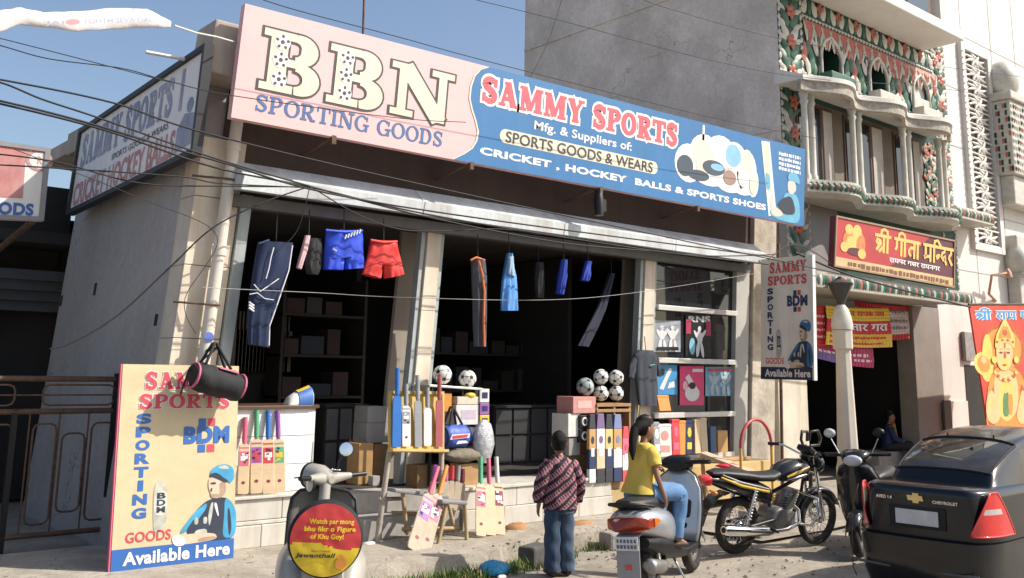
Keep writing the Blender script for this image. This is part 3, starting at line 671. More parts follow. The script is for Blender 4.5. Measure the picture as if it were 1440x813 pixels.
# carved panel
q = Quad((TX, TY, 3.6), (21.05, TY, 3.6), (21.05, TY, 9.5), (TX, TY, 9.5)); PW, PH = 21.05-TX, 5.9
def P3(x, z, k): return V((x, TY-k, z))
mb = MB(); xs_ = [TX+.001]+[c+s*.34 for c in (16.2, 17.97, 19.75) for s in (-1, 1)]+[21.05]
mb.box(TX+.001, 21.05, TY, TY+.28, 3.6, 7.45); mb.box(TX+.001, 21.05, TY, TY+.28, 8.32, 9.5)
for i in range(0, 8, 2): mb.box(xs_[i], xs_[i+1], TY, TY+.28, 7.45, 8.32)
mb.build('carved_panel', M_dgreen, TM)
RL = MB()
def leaf(x, z, ln, wd, ang, mi, k=.005, h=.05, n=10):
    P = []
    for i in range(n):
        a = 2*math.pi*i/n; u = ln/2*math.cos(a); v = wd/2*math.sin(a)*(1-.45*math.cos(a)); c, s = math.cos(ang), math.sin(ang)
        P.append(P3(x+u*c-v*s, z+u*s+v*c, k))
    P.append(P3(x, z, k+h)); RL.add(P, [(i, (i+1) % n, n) for i in range(n)], mi, True)
rnd = random.Random(5)
def strip_vine(xc, wd, z0, z1):
    z = z0; i = 0
    while z < z1:
        for sg in (-1, 1):
            leaf(xc+sg*wd*.22, z, .42, .2, rad(90-sg*38), 0 if i % 3 else 2, .01, .07)
            leaf(xc+sg*wd*.36, z+.17, .3, .12, rad(90-sg*60), 2, .008, .05)
        if i % 2 == 0:
            for a in range(5): leaf(xc+.09*math.cos(a*1.257), z+.12+.09*math.sin(a*1.257), .15, .11, a*1.257, 1, .04, .05)
        z += .29; i += 1
strip_vine(TX+.36, .72, 3.75, 9.4); strip_vine(20.72, .5, 5.4, 9.2)
for x0 in (TX+.03, TX+.74, 20.45, 21.0):
    z = 3.7
    while z < 9.4: leaf(x0, z, .14, .07, rad(90), 2, .006, .04, 6); z += .15
x = 15.4; i = 0
while x < 20.5:                                            # top band and bead rows
    leaf(x, 8.78, .34, .17, rad(70+40*(i % 2)), 2, .01, .06)
    leaf(x+.17, 8.78, .3, .12, rad(90), 0, .01, .05)
    if i % 2: [leaf(x+.17+.07*math.cos(a*1.57), 8.82+.07*math.sin(a*1.57), .13, .1, a*1.57, 1, .03, .05) for a in range(4)]
    x += .33; i += 1
for z in (8.56, 8.99, 9.1, 7.42):
    x = 15.35
    while x < 20.45: leaf(x, z, .1, .07, 0, 2, .006, .04, 6); x += .115
ARCH = (16.2, 17.97, 19.75)
for j in range(17):                                        # coral peaks, white rimmed, green leaves between
    x = 15.5+.305*j; dn = j % 2
    zc = 8.36 if dn else 8.2
    P = [P3(x-.17, 8.5, .02), P3(x+.17, 8.5, .02), P3(x+.03, 8.05, .02), P3(x-.03, 8.05, .02), P3(x, 8.33, .07)]
    RL.add(P, [(0, 1, 4), (1, 2, 4), (2, 3, 4), (3, 0, 4)], 1)
    for sg in (-1, 1): leaf(x+sg*.12, 8.26, .5, .06, rad(90-sg*17), 2, .03, .04, 8)
for xa_ in ARCH:
    for sg in (-1, 1):
        for i, (dx, z, ln, wd, a, mi) in enumerate(((.62, 7.75, .6, .2, 80, 0), (.5, 8.02, .4, .14, 60, 2), (.76, 8.0, .46, .16, 105, 0), (.78, 7.6, .4, .15, 70, 2), (.88, 7.85, .42, .15, 95, 1), (.55, 7.55, .34, .12, 95, 0), (.42, 8.2, .3, .12, 40, 0), (.68, 8.15, .26, .1, 90, 1))):
            leaf(xa_+sg*dx, z, ln, wd, rad(a if sg > 0 else 180-a), mi, .012+.002*i, .06)
for i in range(130):                                       # small filler carving on the wall behind the columns
    leaf(rnd.uniform(19.75, 20.45), rnd.uniform(5.4, 6.8), .22, .1, rnd.uniform(0, 6.28), rnd.choice((0, 0, 2, 1)), .01+.0003*i, .03, 7)
RL.build('relief_carving', [M_green, M_coral, M_rwhite], TM, tri=True)
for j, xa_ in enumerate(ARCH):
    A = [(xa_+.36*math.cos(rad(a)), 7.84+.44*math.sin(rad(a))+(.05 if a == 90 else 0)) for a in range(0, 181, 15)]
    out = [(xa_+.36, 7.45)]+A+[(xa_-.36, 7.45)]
    mb = MB(); mb.box(xa_-.34, xa_+.34, TY+(.04 if j == 2 else .26), TY+.285, 7.46, 8.31); nch = mb.build('arch_niche', M_twhite if j == 2 else mat('shade_black', (.008, .008, .008), .9, 0), TM)  # black back panels put the shade of the recess into their colour
    mb = MB(); up_a = [p for p in A if p[0] >= xa_-1e-6]; lo_a = [p for p in A if p[0] <= xa_+1e-6]
    mb.add([P3(x, z, .008) for x, z in up_a]+[P3(xa_, 8.4, .008), P3(xa_+.4, 8.4, .008), P3(xa_+.4, 7.84, .008)], [tuple(range(len(up_a)+3))]); mb.add([P3(x, z, .008) for x, z in lo_a]+[P3(xa_-.4, 7.84, .008), P3(xa_-.4, 8.4, .008), P3(xa_, 8.4, .008)], [tuple(range(len(lo_a)+3))]); mb.build('arch_spandrel', M_green, nch)
    mb = MB(); mb.tube([P3(x, z, .055) for x, z in out], .036, 6); mb.build('arch_surround', M_rwhite, nch)
    mb = MB(); mb.box(xa_-.42, xa_+.42, TY-.3, TY-.03, 7.34, 7.52)
    if j == 2: mb.box(xa_-.33, xa_+.33, TY-.07, TY-.046, 7.52, 7.8)
    mb.build('niche_sill', M_rwhite if j else M_green, nch, bevel=.02)
# scalloped chhajja and balcony
def yf(x, base=.02, amp=.34, x0=14.35, x1=20.0):
    u = (x-x0)/(x1-x0)*3; return base-amp*(.5-.5*math.cos(2*math.pi*u))**.8
XS = [14.35+5.65*i/72 for i in range(73)]
def scallop(name, secs_of, mm, mi_of=None):
    mb = MB(); secs = [secs_of(x) for x in XS]; mb.loft(secs, 0, False); return mb.build(name, mm, TM)
scallop('window_canopy', lambda x: [V((x, TY, 7.30)), V((x, yf(x)+.16, 7.12)), V((x, yf(x), 7.06)), V((x, yf(x), 6.98)), V((x, TY, 7.0))], M_twhite)
mb = MB(); mb.loft([[V((x, yf(x)+.05, 6.99)), V((x, yf(x)+.05, 6.80)), V((x, yf(x)+.12, 6.78)), V((x, yf(x)+.12, 6.99))] for x in XS], 0, False); mb.build('canopy_fringe', mat('grey_carved_fringe', (.36, .33, .28), .7, .35, 12, .5), TM)
scallop('balcony_floor', lambda x: [V((x, TY, 4.93)), V((x, yf(x, -.02)+.18, 4.9)), V((x, yf(x, -.02)+.04, 4.98)), V((x, yf(x, -.02)+.04, 5.2)), V((x, TY, 5.2))], M_rwhite)
RL = MB(); i = 0
for k in range(0, 110):
    x = 14.4+5.55*k/109; y = yf(x, -.02)+.03
    dy = yf(x+.02, -.02)-yf(x-.02, -.02); n_ = V((dy, -.04, 0)).normalized(); t_ = V((-n_.y, n_.x, 0))
    c = V((x, y, 5.09)); mi = (2, 0, 1, 0)[k % 4]; r = (.035, .085, .05, .085)[k % 4]
    P = [c+t_*(.05*math.cos(a))+V((0, 0, r*math.sin(a)))+n_*.004 for a in [j*.785 for j in range(8)]]+[c+n_*.05]
    RL.add(P, [(j, (j+1) % 8, 8) for j in range(8)], mi, True)
for k in range(26):
    x = 20.0+1.7*k/25; c = V((x, .05, 5.31)); P = [c+V((.04*math.cos(a), -.004, .09*math.sin(a))) for a in [j*.785 for j in range(8)]]+[c+V((0, -.04, 0))]
    RL.add(P, [(j, (j+1) % 8, 8) for j in range(8)], (0, 0, 2, 0, 1)[k % 5], True)
RL.build('balcony_carving', [M_green, M_coral, M_rwhite], TM, tri=True)
mb = MB(); mb.box(19.96, 21.75, .05, TY, 5.18, 5.44); mb.build('side_ledge', M_rwhite, TM, bevel=.02)
for xc in (14.72, 16.32, 18.22, 19.72):
    for dx in (-.11, .11):
        mb = MB(); x = xc+dx+.02; mb.lathe([(.075, 5.2), (.075, 5.32), (.055, 5.36), (.055, 6.6), (.08, 6.66), (.06, 6.7), (.09, 6.82)], (x, .2, 0), n=12); mb.build('balcony_column', M_rwhite, TM)
mb = MB(); mb.box(14.62, 19.72, TY-.012, TY-.002, 5.2, 6.9); mb.build('balcony_wall', mat('dark_brown_wall', (.16, .13, .105), .8, .15, 3), TM)  # plain dark brown panel between the balcony columns
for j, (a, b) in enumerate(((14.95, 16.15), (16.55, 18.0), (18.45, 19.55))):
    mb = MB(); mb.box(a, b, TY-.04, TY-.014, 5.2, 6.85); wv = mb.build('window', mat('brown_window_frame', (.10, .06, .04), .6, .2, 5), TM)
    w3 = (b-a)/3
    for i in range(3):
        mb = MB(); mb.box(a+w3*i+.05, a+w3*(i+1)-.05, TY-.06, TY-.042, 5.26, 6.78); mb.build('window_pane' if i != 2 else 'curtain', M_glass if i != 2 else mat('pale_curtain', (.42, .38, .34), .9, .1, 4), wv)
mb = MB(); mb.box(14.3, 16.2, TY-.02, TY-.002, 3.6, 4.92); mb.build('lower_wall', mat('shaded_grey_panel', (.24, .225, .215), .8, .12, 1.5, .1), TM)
# top slab and upper floor
mb = MB(); mb.box(14.2, 20.0, -.35, TY, 8.94, 9.16); mb.build('upper_slab', M_twhite, TM, bevel=.02)
mb = MB(); mb.box(14.9, 20.4, TY-.08, TY, 9.6, 13.5); up_ = mb.build('upper_window', mat('brown_window_frame'), TM)
mb = MB(); [mb.box(15.1+1.05*i, 16.0+1.05*i, TY-.1, TY-.085, 9.8, 13.2) for i in range(5)]; mb.build('window_pane', mat('blue_glass', (.05, .08, .12), .05, 0), up_)
# white pierced lattice panel
la, lb = 21.98, 23.1
LT = MB()
for x0 in (la-.22, lb+.04): LT.box(x0, x0+.18, TY-.1, TY-.001, 4.72, 9.6)
for z in (4.72, 9.45): LT.box(la-.04, lb+.04, TY-.095, TY-.001, z, z+.15)
mbk = MB(); mbk.box(la-.04, lb+.04, TY-.012, TY-.001, 4.87, 9.45)
n = 13; hz = (9.45-4.87)/n
for i in range(n):
    cz = 4.87+hz*(i+.5); cx = (la+lb)/2; h = .19
    for k in range(8):
        a = rad(22.5+45*k); p = V((cx, TY-.05, cz)); e = p+V((.52*math.cos(a), 0, h*math.sin(a)))
        LT.tube([p, p.lerp(e, .5)+V((.04*math.sin(a), 0, -.03*math.cos(a))), e], [.02, .042, .02], 5)
    LT.tube([V((la, TY-.05, cz-hz/2)), V((lb, TY-.05, cz-hz/2))], .025, 5); LT.torus((cx, TY-.05, cz), .13, .022, Matrix.Rotation(rad(90), 3, 'X'), 14, 5)
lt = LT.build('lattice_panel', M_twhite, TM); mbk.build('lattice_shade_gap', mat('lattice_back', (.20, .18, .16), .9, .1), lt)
LT = MB()
for k in range(30): LT.tube([(la-.22, TY-.11, 4.85+.155*k), (la-.05, TY-.11, 4.95+.155*k)], .022, 5)
LT.build('rope_moulding', M_twhite, lt)
# ornate bay further right
OB = thing('ornate_bay', 'carved projecting bay with round dome at the right edge of the temple wall', 'carved bay', (23.4, .1, 5))
x0 = oy(1424, 200, .1).x
mb = MB(); mb.box(x0, x0+2.4, .1, TY-.01, 6.6, 8.4); mb.box(x0-.06, x0+2.4, .03, TY-.01, 8.4, 8.6); mb.box(x0+.15, x0+2.2, .2, TY-.01, 5.9, 6.6); mb.box(x0+.3, x0+2.2, .3, TY-.01, 3.4, 5.2); mb.build('bay_body', M_rwhite, OB, bevel=.03)
RL = MB()
for i in range(8):
    for j in range(10):
        for (c, t_, n_) in ((V((x0, .14+.055*i, 6.72+.17*j)), V((0, 1, 0)), V((-1, 0, 0))), (V((x0+.07+.13*i, .1, 6.72+.17*j)), V((1, 0, 0)), V((0, -1, 0)))):
            P = [c+t_*(.04*math.cos(a))+V((0, 0, .07*math.sin(a)))+n_*.004 for a in [k*.785 for k in range(8)]]+[c+n_*.04]
            RL.add(P, [(k, (k+1) % 8, 8) for k in range(8)], (1, 2, 2, 0, 2, 1, 2)[(i*3+j*2) % 7], True)
RL.build('bay_carving', [M_coral, M_dgreen, M_rwhite], OB, tri=True)
for c_, r_ in (((x0+.5, .42, 9.0), .42), ((x0+.5, .4, 4.6), .34)):
    mb = MB(); mb.ball(c_, r_, (1, .9, 1.2), 18); mb.lathe([(r_*.6, -r_*1.1), (r_*.9, -r_), (r_*.6, -r_*.8)], c_); mb.build('bay_dome', M_rwhite, OB)
mb = MB(); p = oy(1418, 390, .2); mb.tube([p+V((.2, .4, -.5)), p+V((-.6, .2, -.4)), p+V((-.62, .1, .0)), p+V((-.1, .0, .08))], .03, 7); mb.lathe([(.09, 0), (.07, .12), (.02, .2)], p+V((0, 0, 0)), n=10)
tag(mb.build('wall_lamp', mat('copper_lamp', (.45, .24, .14), .5, .1)), 'bent pipe wall lamp on the white temple wall above the red poster', 'lamp')
# entrance
mb = MB(); mb.box(13.55, 18.9, -.55, TY+.3, 3.3, 3.36); mb.box(13.5, 18.95, -.6, -.45, 3.24, 3.5); mb.box(13.55, 19.3, -.44, TY+.3, 3.361, 3.5); mb.build('entrance_canopy', M_beige, TM, bevel=.012)
RL = MB()
for k in range(80):
    c = V((13.56+5.3*k/79, -.6, 3.37)); P = [c+V((.05*math.cos(a), -.003, .09*math.sin(a))) for a in [j*.785 for j in range(8)]]+[c+V((0, -.035, 0))]
    RL.add(P, [(j, (j+1) % 8, 8) for j in range(8)], (0, 2, 0, 3, 0, 1, 3)[k % 7], True)
RL.build('entrance_carving', [M_green, M_coral, M_rwhite, M_dgreen], TM, tri=True)
mb = MB(); mb.box(18.84, 19.97, TY-.02, .95, 0, 3.3); mb.build('entrance_pillar', mat('grey_stone_pillar', (.24, .21, .185), .7, .12, 2, .1, dirt=.4), TM, bevel=.01)
mb = MB(); mb.box(13.66, 14.5, .28, .8, 0, 3.24); mb.build('side_pillar', mat('stained_white_pillar', (.58, .53, .44), .7, .15, 2, .15, dirt=.7, dcol=(.3, .22, .14), streak=True), TM, bevel=.01)
mb = MB(); mb.box(14.5, 26, 3.2, 3.3, 0, 3.4); mb.box(19.0, 19.1, .951, 3.2, 0, 3.3); mb.box(14.82, 14.9, .9, 3.2, 0, 3.3); mb.build('dark_doorway', mat('shade_black', ()), TM)  # near-black walls: the shade inside the entrance is put into their colour
mb = MB(); mb.box(21.0, 23.5, TY-.012, TY-.001, 0.1, 2.15); mb.build('dark_doorway', M_dark, TM)  # flat dark sheet painted as the shade of an opening
mb = MB(); mb.box(19.8, 20.1, TY-.09, TY-.052, 0, 1.42); mb.build('wall_base', mat('dark_skirt', (.12, .10, .085), .8, .2, 3, .2), TM)
G = MB()
gx_ = oy(1238, 560, 1.6).x
for i in range(7): G.tube([(gx_+.17*i, 1.6, .2), (gx_+.17*i, 1.6, 2.9)], .016, 5)
for j in range(8):
    for i in range(6): G.torus((gx_+.085+.17*i, 1.6, .5+.3*j), .07, .012, Matrix.Rotation(rad(90), 3, 'X'), 10, 4)
G.build('iron_gate', mat('gate_iron', (.16, .15, .15), .5, .2, metal=.3), TM)

# temple name board
q = Quad(oy(1172, 375, -.66), oy(1341, 405, -.66), oy(1342, 338, -.66), oy(1175, 303, -.66))
TS = thing('temple_sign', 'maroon and red board with golden Hindi letters over the temple entrance', 'sign board', q.pt(.5, 0))
D_mar = mat('board_maroon', (.10, .02, .03), .5, .2, 1.2); D_red = mat('board_red', (.42, .035, .04), .5, .2, 1.3); D_gold = mat('board_gold', (.72, .45, .13), .5, .1, 4); D_sand = mat('board_sand', (.55, .40, .20), .5, .1, 4)
mb = MB(); q.board(mb, .1); mb.build('sign_board', D_mar, TS)
mb = MB(); q.poly(mb, [(0, .2), (.42, .2), (.62, .55), (.78, 1), (0, 1)], .004); mb.build('red_panel', D_red, TS)
mb = MB(); q.rect(mb, 0, 0, 1, .2, .005); mb.build('sand_strip', D_sand, TS)
mb = MB(); dev_text(q, mb, [['sh', 'ii'], ['ga', 'ii', 'ta', 'aa'], ['ma', 'i', 'nh', 'da', 'ra']], (.30, .44, .985, .78), .008, 0, w=.19); mb.build('gold_lettering', D_gold, TS)
mb = MB(); dev_text(q, mb, [['ra', 'aa', 'ma', 'pa', 'ra'], ['ga', 'sa', 'ra'], ['ra', 'aa', 'ma', 'na', 'ga', 'ra']], (.42, .29, .86, .37), .008, 0, w=.2)
mb.build('white_lettering', P_halo, TS)
mb = MB(); [squiggle(q, mb, .1, .05, .95, .15, .009, 0, 34)]; mb.build('dark_lettering', mat('board_brown', (.18, .07, .04), .5, 0), TS)
mb = MB()
for i, (s, t, a, b, mi) in enumerate(((.14, .55, .085, .27, 0), (.10, .78, .03, .1, 1), (.16, .74, .035, .16, 1), (.12, .5, .04, .16, 1), (.19, .5, .035, .2, 0), (.07, .42, .03, .1, 1), (.15, .36, .06, .08, 2), (.2, .34, .03, .1, 1))): q.ell(mb, s, t, a, b, .009+.0005*i, mi, 16)
mb.build('gold_picture', [mat('pict_orange', (.55, .2, .06), .5, .2, 12), D_gold, D_mar], TS)
mb = MB(); q.frame(mb, .03, .02, 0, .002); mb.build('frame', mat('sign_edge', (.3, .2, .12), .6), TS)

# banners in the doorway
def cloth_quad(q, mb, nx=16, ny=10, amp=.03, sag=.06, mi_fn=None):
    vs = []; fs = []
    for j in range(ny+1):
        for i in range(nx+1):
            s, t = i/nx, j/ny; vs.append(q.pt(s, t, amp*math.sin(7*s+3*t)+amp*.6*noise.noise(V((s*5, t*4, 1))))-V((0, 0, sag*math.sin(math.pi*s))))
    for j in range(ny):
        for i in range(nx): a = j*(nx+1)+i; mb.add([vs[a], vs[a+1], vs[a+nx+2], vs[a+nx+1]], [(0, 1, 2, 3)], mi_fn((i+.5)/nx, (j+.5)/ny) if mi_fn else 0, True)
def c6(x, y): return (1050+x/2.903, 340+y/2.903)
B_y = mat('banner_yellow', (.72, .50, .06), .7, .06, 3); B_r = mat('banner_red', (.55, .035, .05), .7, .08, 3); B_w = mat('banner_white', (.68, .65, .62), .7, .05)
yb = .25
def banner(name, label, bl, br, tr, tl, fn, mats, deco, y=yb, amp=.02, sag=.03):
    q = Quad(oy(*c6(*bl), y), oy(*c6(*br), y), oy(*c6(*tr), y), oy(*c6(*tl), y))
    o = thing(name, label, 'banner', q.pt(.5, 0)); mb = MB(); cloth_quad(q, mb, 20, 12, amp, sag, fn); mb.build('banner_cloth', mats, o, solid=.003)
    class B2(Quad):
        pass
    q2 = B2(*q.c); base = q.pt
    q2.pt = lambda s, t, k=0.: base(s, t, k+.006+amp*math.sin(7*s+3*t)+amp*.6*noise.noise(V((s*5, t*4, 1))))-V((0, 0, sag*math.sin(math.pi*s)))
    q2.w, q2.h, q2.n = q.w, q.h, q.n
    deco(q2, o)
def deco1(q, o):
    mb = MB(); dev_text(q, mb, [['ra', 'aa', 'ma'], ['ta', 'aa', 'ra'], ['ga', 'ra', 'aa']], (.08, .42, .93, .58), .004, 0, w=.2); mb.build('white_lettering', B_w, o)
    mb = MB(); dev_text(q, mb, [['sa', 'ma', 'ga', 'na'], ['ra', 'aa', 'pa', 'ka'], ['ta', 'ma']], (.12, .80, .9, .9), .004, 0, w=.18); squiggle(q, mb, .05, .2, .9, .28, .004, 0, 20); squiggle(q, mb, .05, .06, .85, .13, .004, 0, 22); mb.build('red_lettering', B_r, o)
banner('temple_banner', 'yellow cloth banner with red middle stripe strung across the temple doorway', (322, 420), (592, 430), (580, 270), (322, 258), lambda s, t: 1 if .36 < t < .64 else 0, [B_y, B_r], deco1)
def deco2(q, o):
    mb = MB(); [squiggle(q, mb, .1, .2+.17*i, .85, .27+.17*i, .004, 0, 7) for i in range(4)]; mb.build('white_lettering', mat('pale_pink_ink', (.7, .45, .45), .7, 0), o)
banner('temple_banner', 'red cloth banner hanging left of the yellow one beside the hanging shop sign', (262, 412), (324, 424), (322, 262), (262, 250), None, [B_r], deco2, y=yb+.06)
def deco3(q, o):
    mb = MB(); dev_text(q, mb, [['sa', 'ma', 'ya'] if 0 else ['sa', 'ma', 'pa']], (.64, .76, .92, .88), .004, 0, w=.2); squiggle(q, mb, .62, .5, .95, .6, .004, 0, 6); squiggle(q, mb, .62, .3, .95, .4, .004, 0, 6); mb.build('grey_lettering', mat('grey_ink', (.25, .2, .22), .7, 0), o)
banner('notice_banner', 'white notice banner with red edges behind the yellow banner on its right', (440, 396), (662, 398), (660, 262), (440, 238), lambda s, t: 1 if (t < .14 or t > .86) else 0, [B_w, B_r], deco3, y=yb+.4)
def deco4(q, o):
    mb = MB(); squiggle(q, mb, .1, .5, .9, .68, .004, 0, 12); squiggle(q, mb, .5, .25, .95, .4, .004, 0, 7); mb.build('pale_lettering', mat('pale_pink_ink'), o)
banner('temple_banner', 'purple and red cloth banner sagging below the yellow banner', (262, 470), (515, 516), (516, 434), (262, 410), lambda s, t: 1 if s < .45 and t < .6 else 0, [mat('banner_magenta', (.40, .04, .12), .7, .15, 3), mat('banner_purple', (.16, .10, .28), .7, .3, 6)], deco4, y=yb+.1)

# lamp post
LP = thing('lamp_post', 'white octagonal lamp post with dark lantern in front of the temple doorway', 'lamp post', (13.78, -.8, .05))
mb = MB(); cx, cy = oy(1187, 520, -.82).x, -.82
mb.lathe([(.19, .0), (.19, .5), (.175, .55), (.165, .6), (.115, 2.27), (.155, 2.29), (.155, 2.56), (.16, 2.58)], (cx, cy, 0), n=8, smooth=False); mb.build('post', mat('lamp_cream', (.50, .46, .40), .7, .1, 2, .08, dirt=.5, dcol=(.35, .28, .18), streak=True), LP, bevel=.01)
mb = MB(); mb.lathe([(.16, 2.585), (.168, 2.65), (.15, 2.77), (.11, 2.9), (.06, 2.97)], (cx, cy, 0), n=16); mb.build('post_cap', M_rwhite, LP)
mb = MB(); mb.lathe([(.055, 2.97), (.07, 3.03), (.17, 3.24), (.185, 3.28)], (cx, cy, 0), n=8, smooth=False); mb.lathe([(.20, 3.28), (.21, 3.31), (.08, 3.37), (.02, 3.42)], (cx, cy, 0), n=8, smooth=False); mb.build('lantern', mat('lantern_dark', (.04, .038, .036), .5, .1), LP)

# red religious poster on the right
y = -.85
q = Quad(oy(1393, 622, y), oy(1476, 626, y), oy(1470, 428, y), oy(1363, 428, y))
RP = thing('deity_poster', 'tall red cloth poster of a seated orange figure at the right edge', 'poster', q.pt(.5, 0))
mb = MB(); q.board(mb, .03); mb.build('poster_sheet', mat('poster_red', (.60, .06, .035), .6, .25, 1.6), RP)
mb = MB(); dev_text(q, mb, [['sh', 'ii'], ['ra', 'aa', 'ma'], ['bha', 'ka', 'ta']], (.05, .885, 1.02, .945), .005, 0, w=.34); dev_text(q, mb, [['sh', 'ii'], ['ra', 'aa', 'ma'], ['bha', 'ka', 'ta']], (.05, .885, 1.02, .945), .008, 1, w=.18); mb.build('blue_lettering', [B_w, mat('poster_blue', (.05, .28, .55), .5, .05)], RP)
O1 = mat('poster_orange', (.75, .25, .05), .6, .2, 5); O2 = mat('poster_gold', (.80, .50, .12), .6, .15, 5); O3 = mat('poster_peach', (.80, .45, .22), .6, .12, 4); O4 = mat('poster_dark', (.18, .05, .03), .6, .1)
O5 = mat('poster_deep', (.42, .10, .03), .6, .25, 8); O6 = mat('poster_green', (.10, .22, .08), .6, .2, 8)
MS = [O1, O2, O3, O4, O5, O6]; mb = MB(); kk = [0]
def fg(pts, mi, sm=2): kk[0] += 1; q.art(mb, [q.px(*p) for p in pts], .004+.0006*kk[0], mi, sm)
def el(x, y, rx, ry, mi): kk[0] += 1; s_, t_ = q.px(x, y); s1_, t1_ = q.px(x+rx, y-ry); q.ell(mb, s_, t_, abs(s1_-s_), abs(t1_-t_), .004+.0006*kk[0], mi, 18)
el(1411, 490, 27, 34, 4); el(1411, 490, 23, 29, 0)                                  # halo
fg([(1380, 500), (1384, 470), (1392, 470), (1398, 520), (1390, 540), (1380, 530)], 1); el(1383, 512, 11, 17, 1); el(1383, 512, 7, 12, 0); el(1383, 506, 3, 5, 2)   # golden mace head
fg([(1386, 600), (1388, 545), (1396, 520), (1408, 514), (1418, 514), (1432, 520), (1444, 545), (1456, 605), (1440, 624), (1396, 622)], 0)   # body
fg([(1388, 604), (1390, 560), (1398, 538), (1404, 560), (1400, 600)], 4); fg([(1434, 535), (1446, 560), (1454, 604), (1440, 604), (1434, 570)], 4)
fg([(1396, 530), (1408, 520), (1418, 520), (1430, 530), (1432, 575), (1416, 596), (1400, 580)], 2)   # chest
fg([(1404, 545), (1410, 538), (1420, 538), (1426, 548), (1424, 585), (1414, 592), (1406, 584)], 1); fg([(1410, 552), (1415, 548), (1418, 556), (1419, 586), (1409, 586)], 5); fg([(1417, 554), (1421, 550), (1424, 560), (1423, 584), (1418, 584)], 0); el(1413, 550, 2.2, 3, 2); el(1420, 552, 2, 3, 2)
fg([(1386, 560), (1394, 545), (1404, 572), (1406, 590), (1396, 598), (1386, 588)], 2); fg([(1436, 545), (1446, 562), (1448, 592), (1434, 598), (1428, 586), (1432, 566)], 2)   # arms
fg([(1387, 566), (1395, 558), (1397, 563), (1389, 571)], 1); fg([(1437, 560), (1446, 568), (1445, 573), (1436, 565)], 1)
for i in range(9): el(1399+3.6*i, 524+11*(1-((i-4)/4)**2), 2.2, 2.6, (1, 4)[i % 2])   # garland
fg([(1400, 510), (1399, 488), (1406, 478), (1417, 478), (1423, 488), (1422, 510), (1416, 521), (1406, 521)], 2)   # face
fg([(1404, 508), (1411, 503), (1418, 508), (1416, 518), (1411, 521), (1406, 518)], 1); fg([(1406, 513), (1411, 511.5), (1416, 513), (1411, 516)], 4)
for x in (1406, 1416): el(x, 496, 2.6, 1.5, 3); fg([(x-3.6, 492), (x, 490), (x+3.6, 492), (x, 491)], 3, 1)
fg([(1410, 494), (1412.4, 494), (1413.4, 504), (1409.4, 504)], 4); fg([(1410.3, 480), (1412.3, 480), (1412.3, 490), (1410.3, 490)], 4, 1)
fg([(1397, 492), (1398, 474), (1403, 462), (1411, 446), (1419, 462), (1425, 474), (1425, 492), (1418, 482), (1405, 482)], 1)   # crown
fg([(1401, 478), (1404, 466), (1411, 454), (1418, 466), (1421, 478), (1411, 474)], 0); el(1411, 468, 3, 4.5, 4); el(1411, 457, 1.8, 3, 2)
for i in range(7): el(1400+3.7*i, 481-3*(1-((i-3)/3)**2), 1.5, 1.8, (4, 2)[i % 2])
el(1396, 506, 3, 5, 1); el(1427, 506, 3, 5, 1)
fg([(1398, 606), (1416, 598), (1432, 606), (1430, 624), (1400, 624)], 4)
mb.build('figure_picture', MS, RP)
mb = MB(); a = [q.pt(-.01, 1.0), q.pt(1.02, 1.0)]; mb.tube(a, .02, 6); mb.build('top_bar', M_rust, RP)
# small dark seated figure and framed picture near the doorway
mb = MB(); pp = oy(1362, 500, .55); mb.box(pp.x-.22, pp.x+.22, .5, .59, pp.z-.12, pp.z+.5)
tag(mb.build('framed_picture', mat('grey_picture', (.28, .27, .25), .5, .3, 9), bevel=.01), 'small grey framed picture on the white wall left of the red poster', 'picture')
# ------------------------------------------------------------------ goods on show
M_willow = mat('willow', (.62, .46, .29), .55, .12, 7, .05)
M_leather = mat('black_nylon', (.014, .014, .016), .75, .3, 14, .2)
def cm(name, c, r=.5, v=.1, s=8, **k): return mat(name, c, r, v, s, **k)
c_blue = cm('toy_blue', (.03, .16, .50)); c_red = cm('toy_red', (.55, .05, .06)); c_green = cm('grip_green', (.10, .36, .20)); c_pink = cm('grip_pink', (.62, .12, .20))
c_grey = cm('bat_grey', (.30, .31, .33)); c_white = cm('bat_white', (.72, .71, .68)); c_navy = cm('dark_navy', (.018, .03, .09), .7); c_yellow = cm('warm_yellow', (.70, .48, .06)); c_orange = cm('pack_orange', (.60, .25, .05))
c_violet = cm('decal_violet', (.30, .10, .35)); c_teal = cm('decal_teal', (.08, .32, .40)); c_maroon = cm('dark_maroon', (.20, .03, .05)); c_dimo = cm('pack_dimorange', (.45, .26, .10)); c_dimy = cm('pack_dimyellow', (.55, .42, .16))
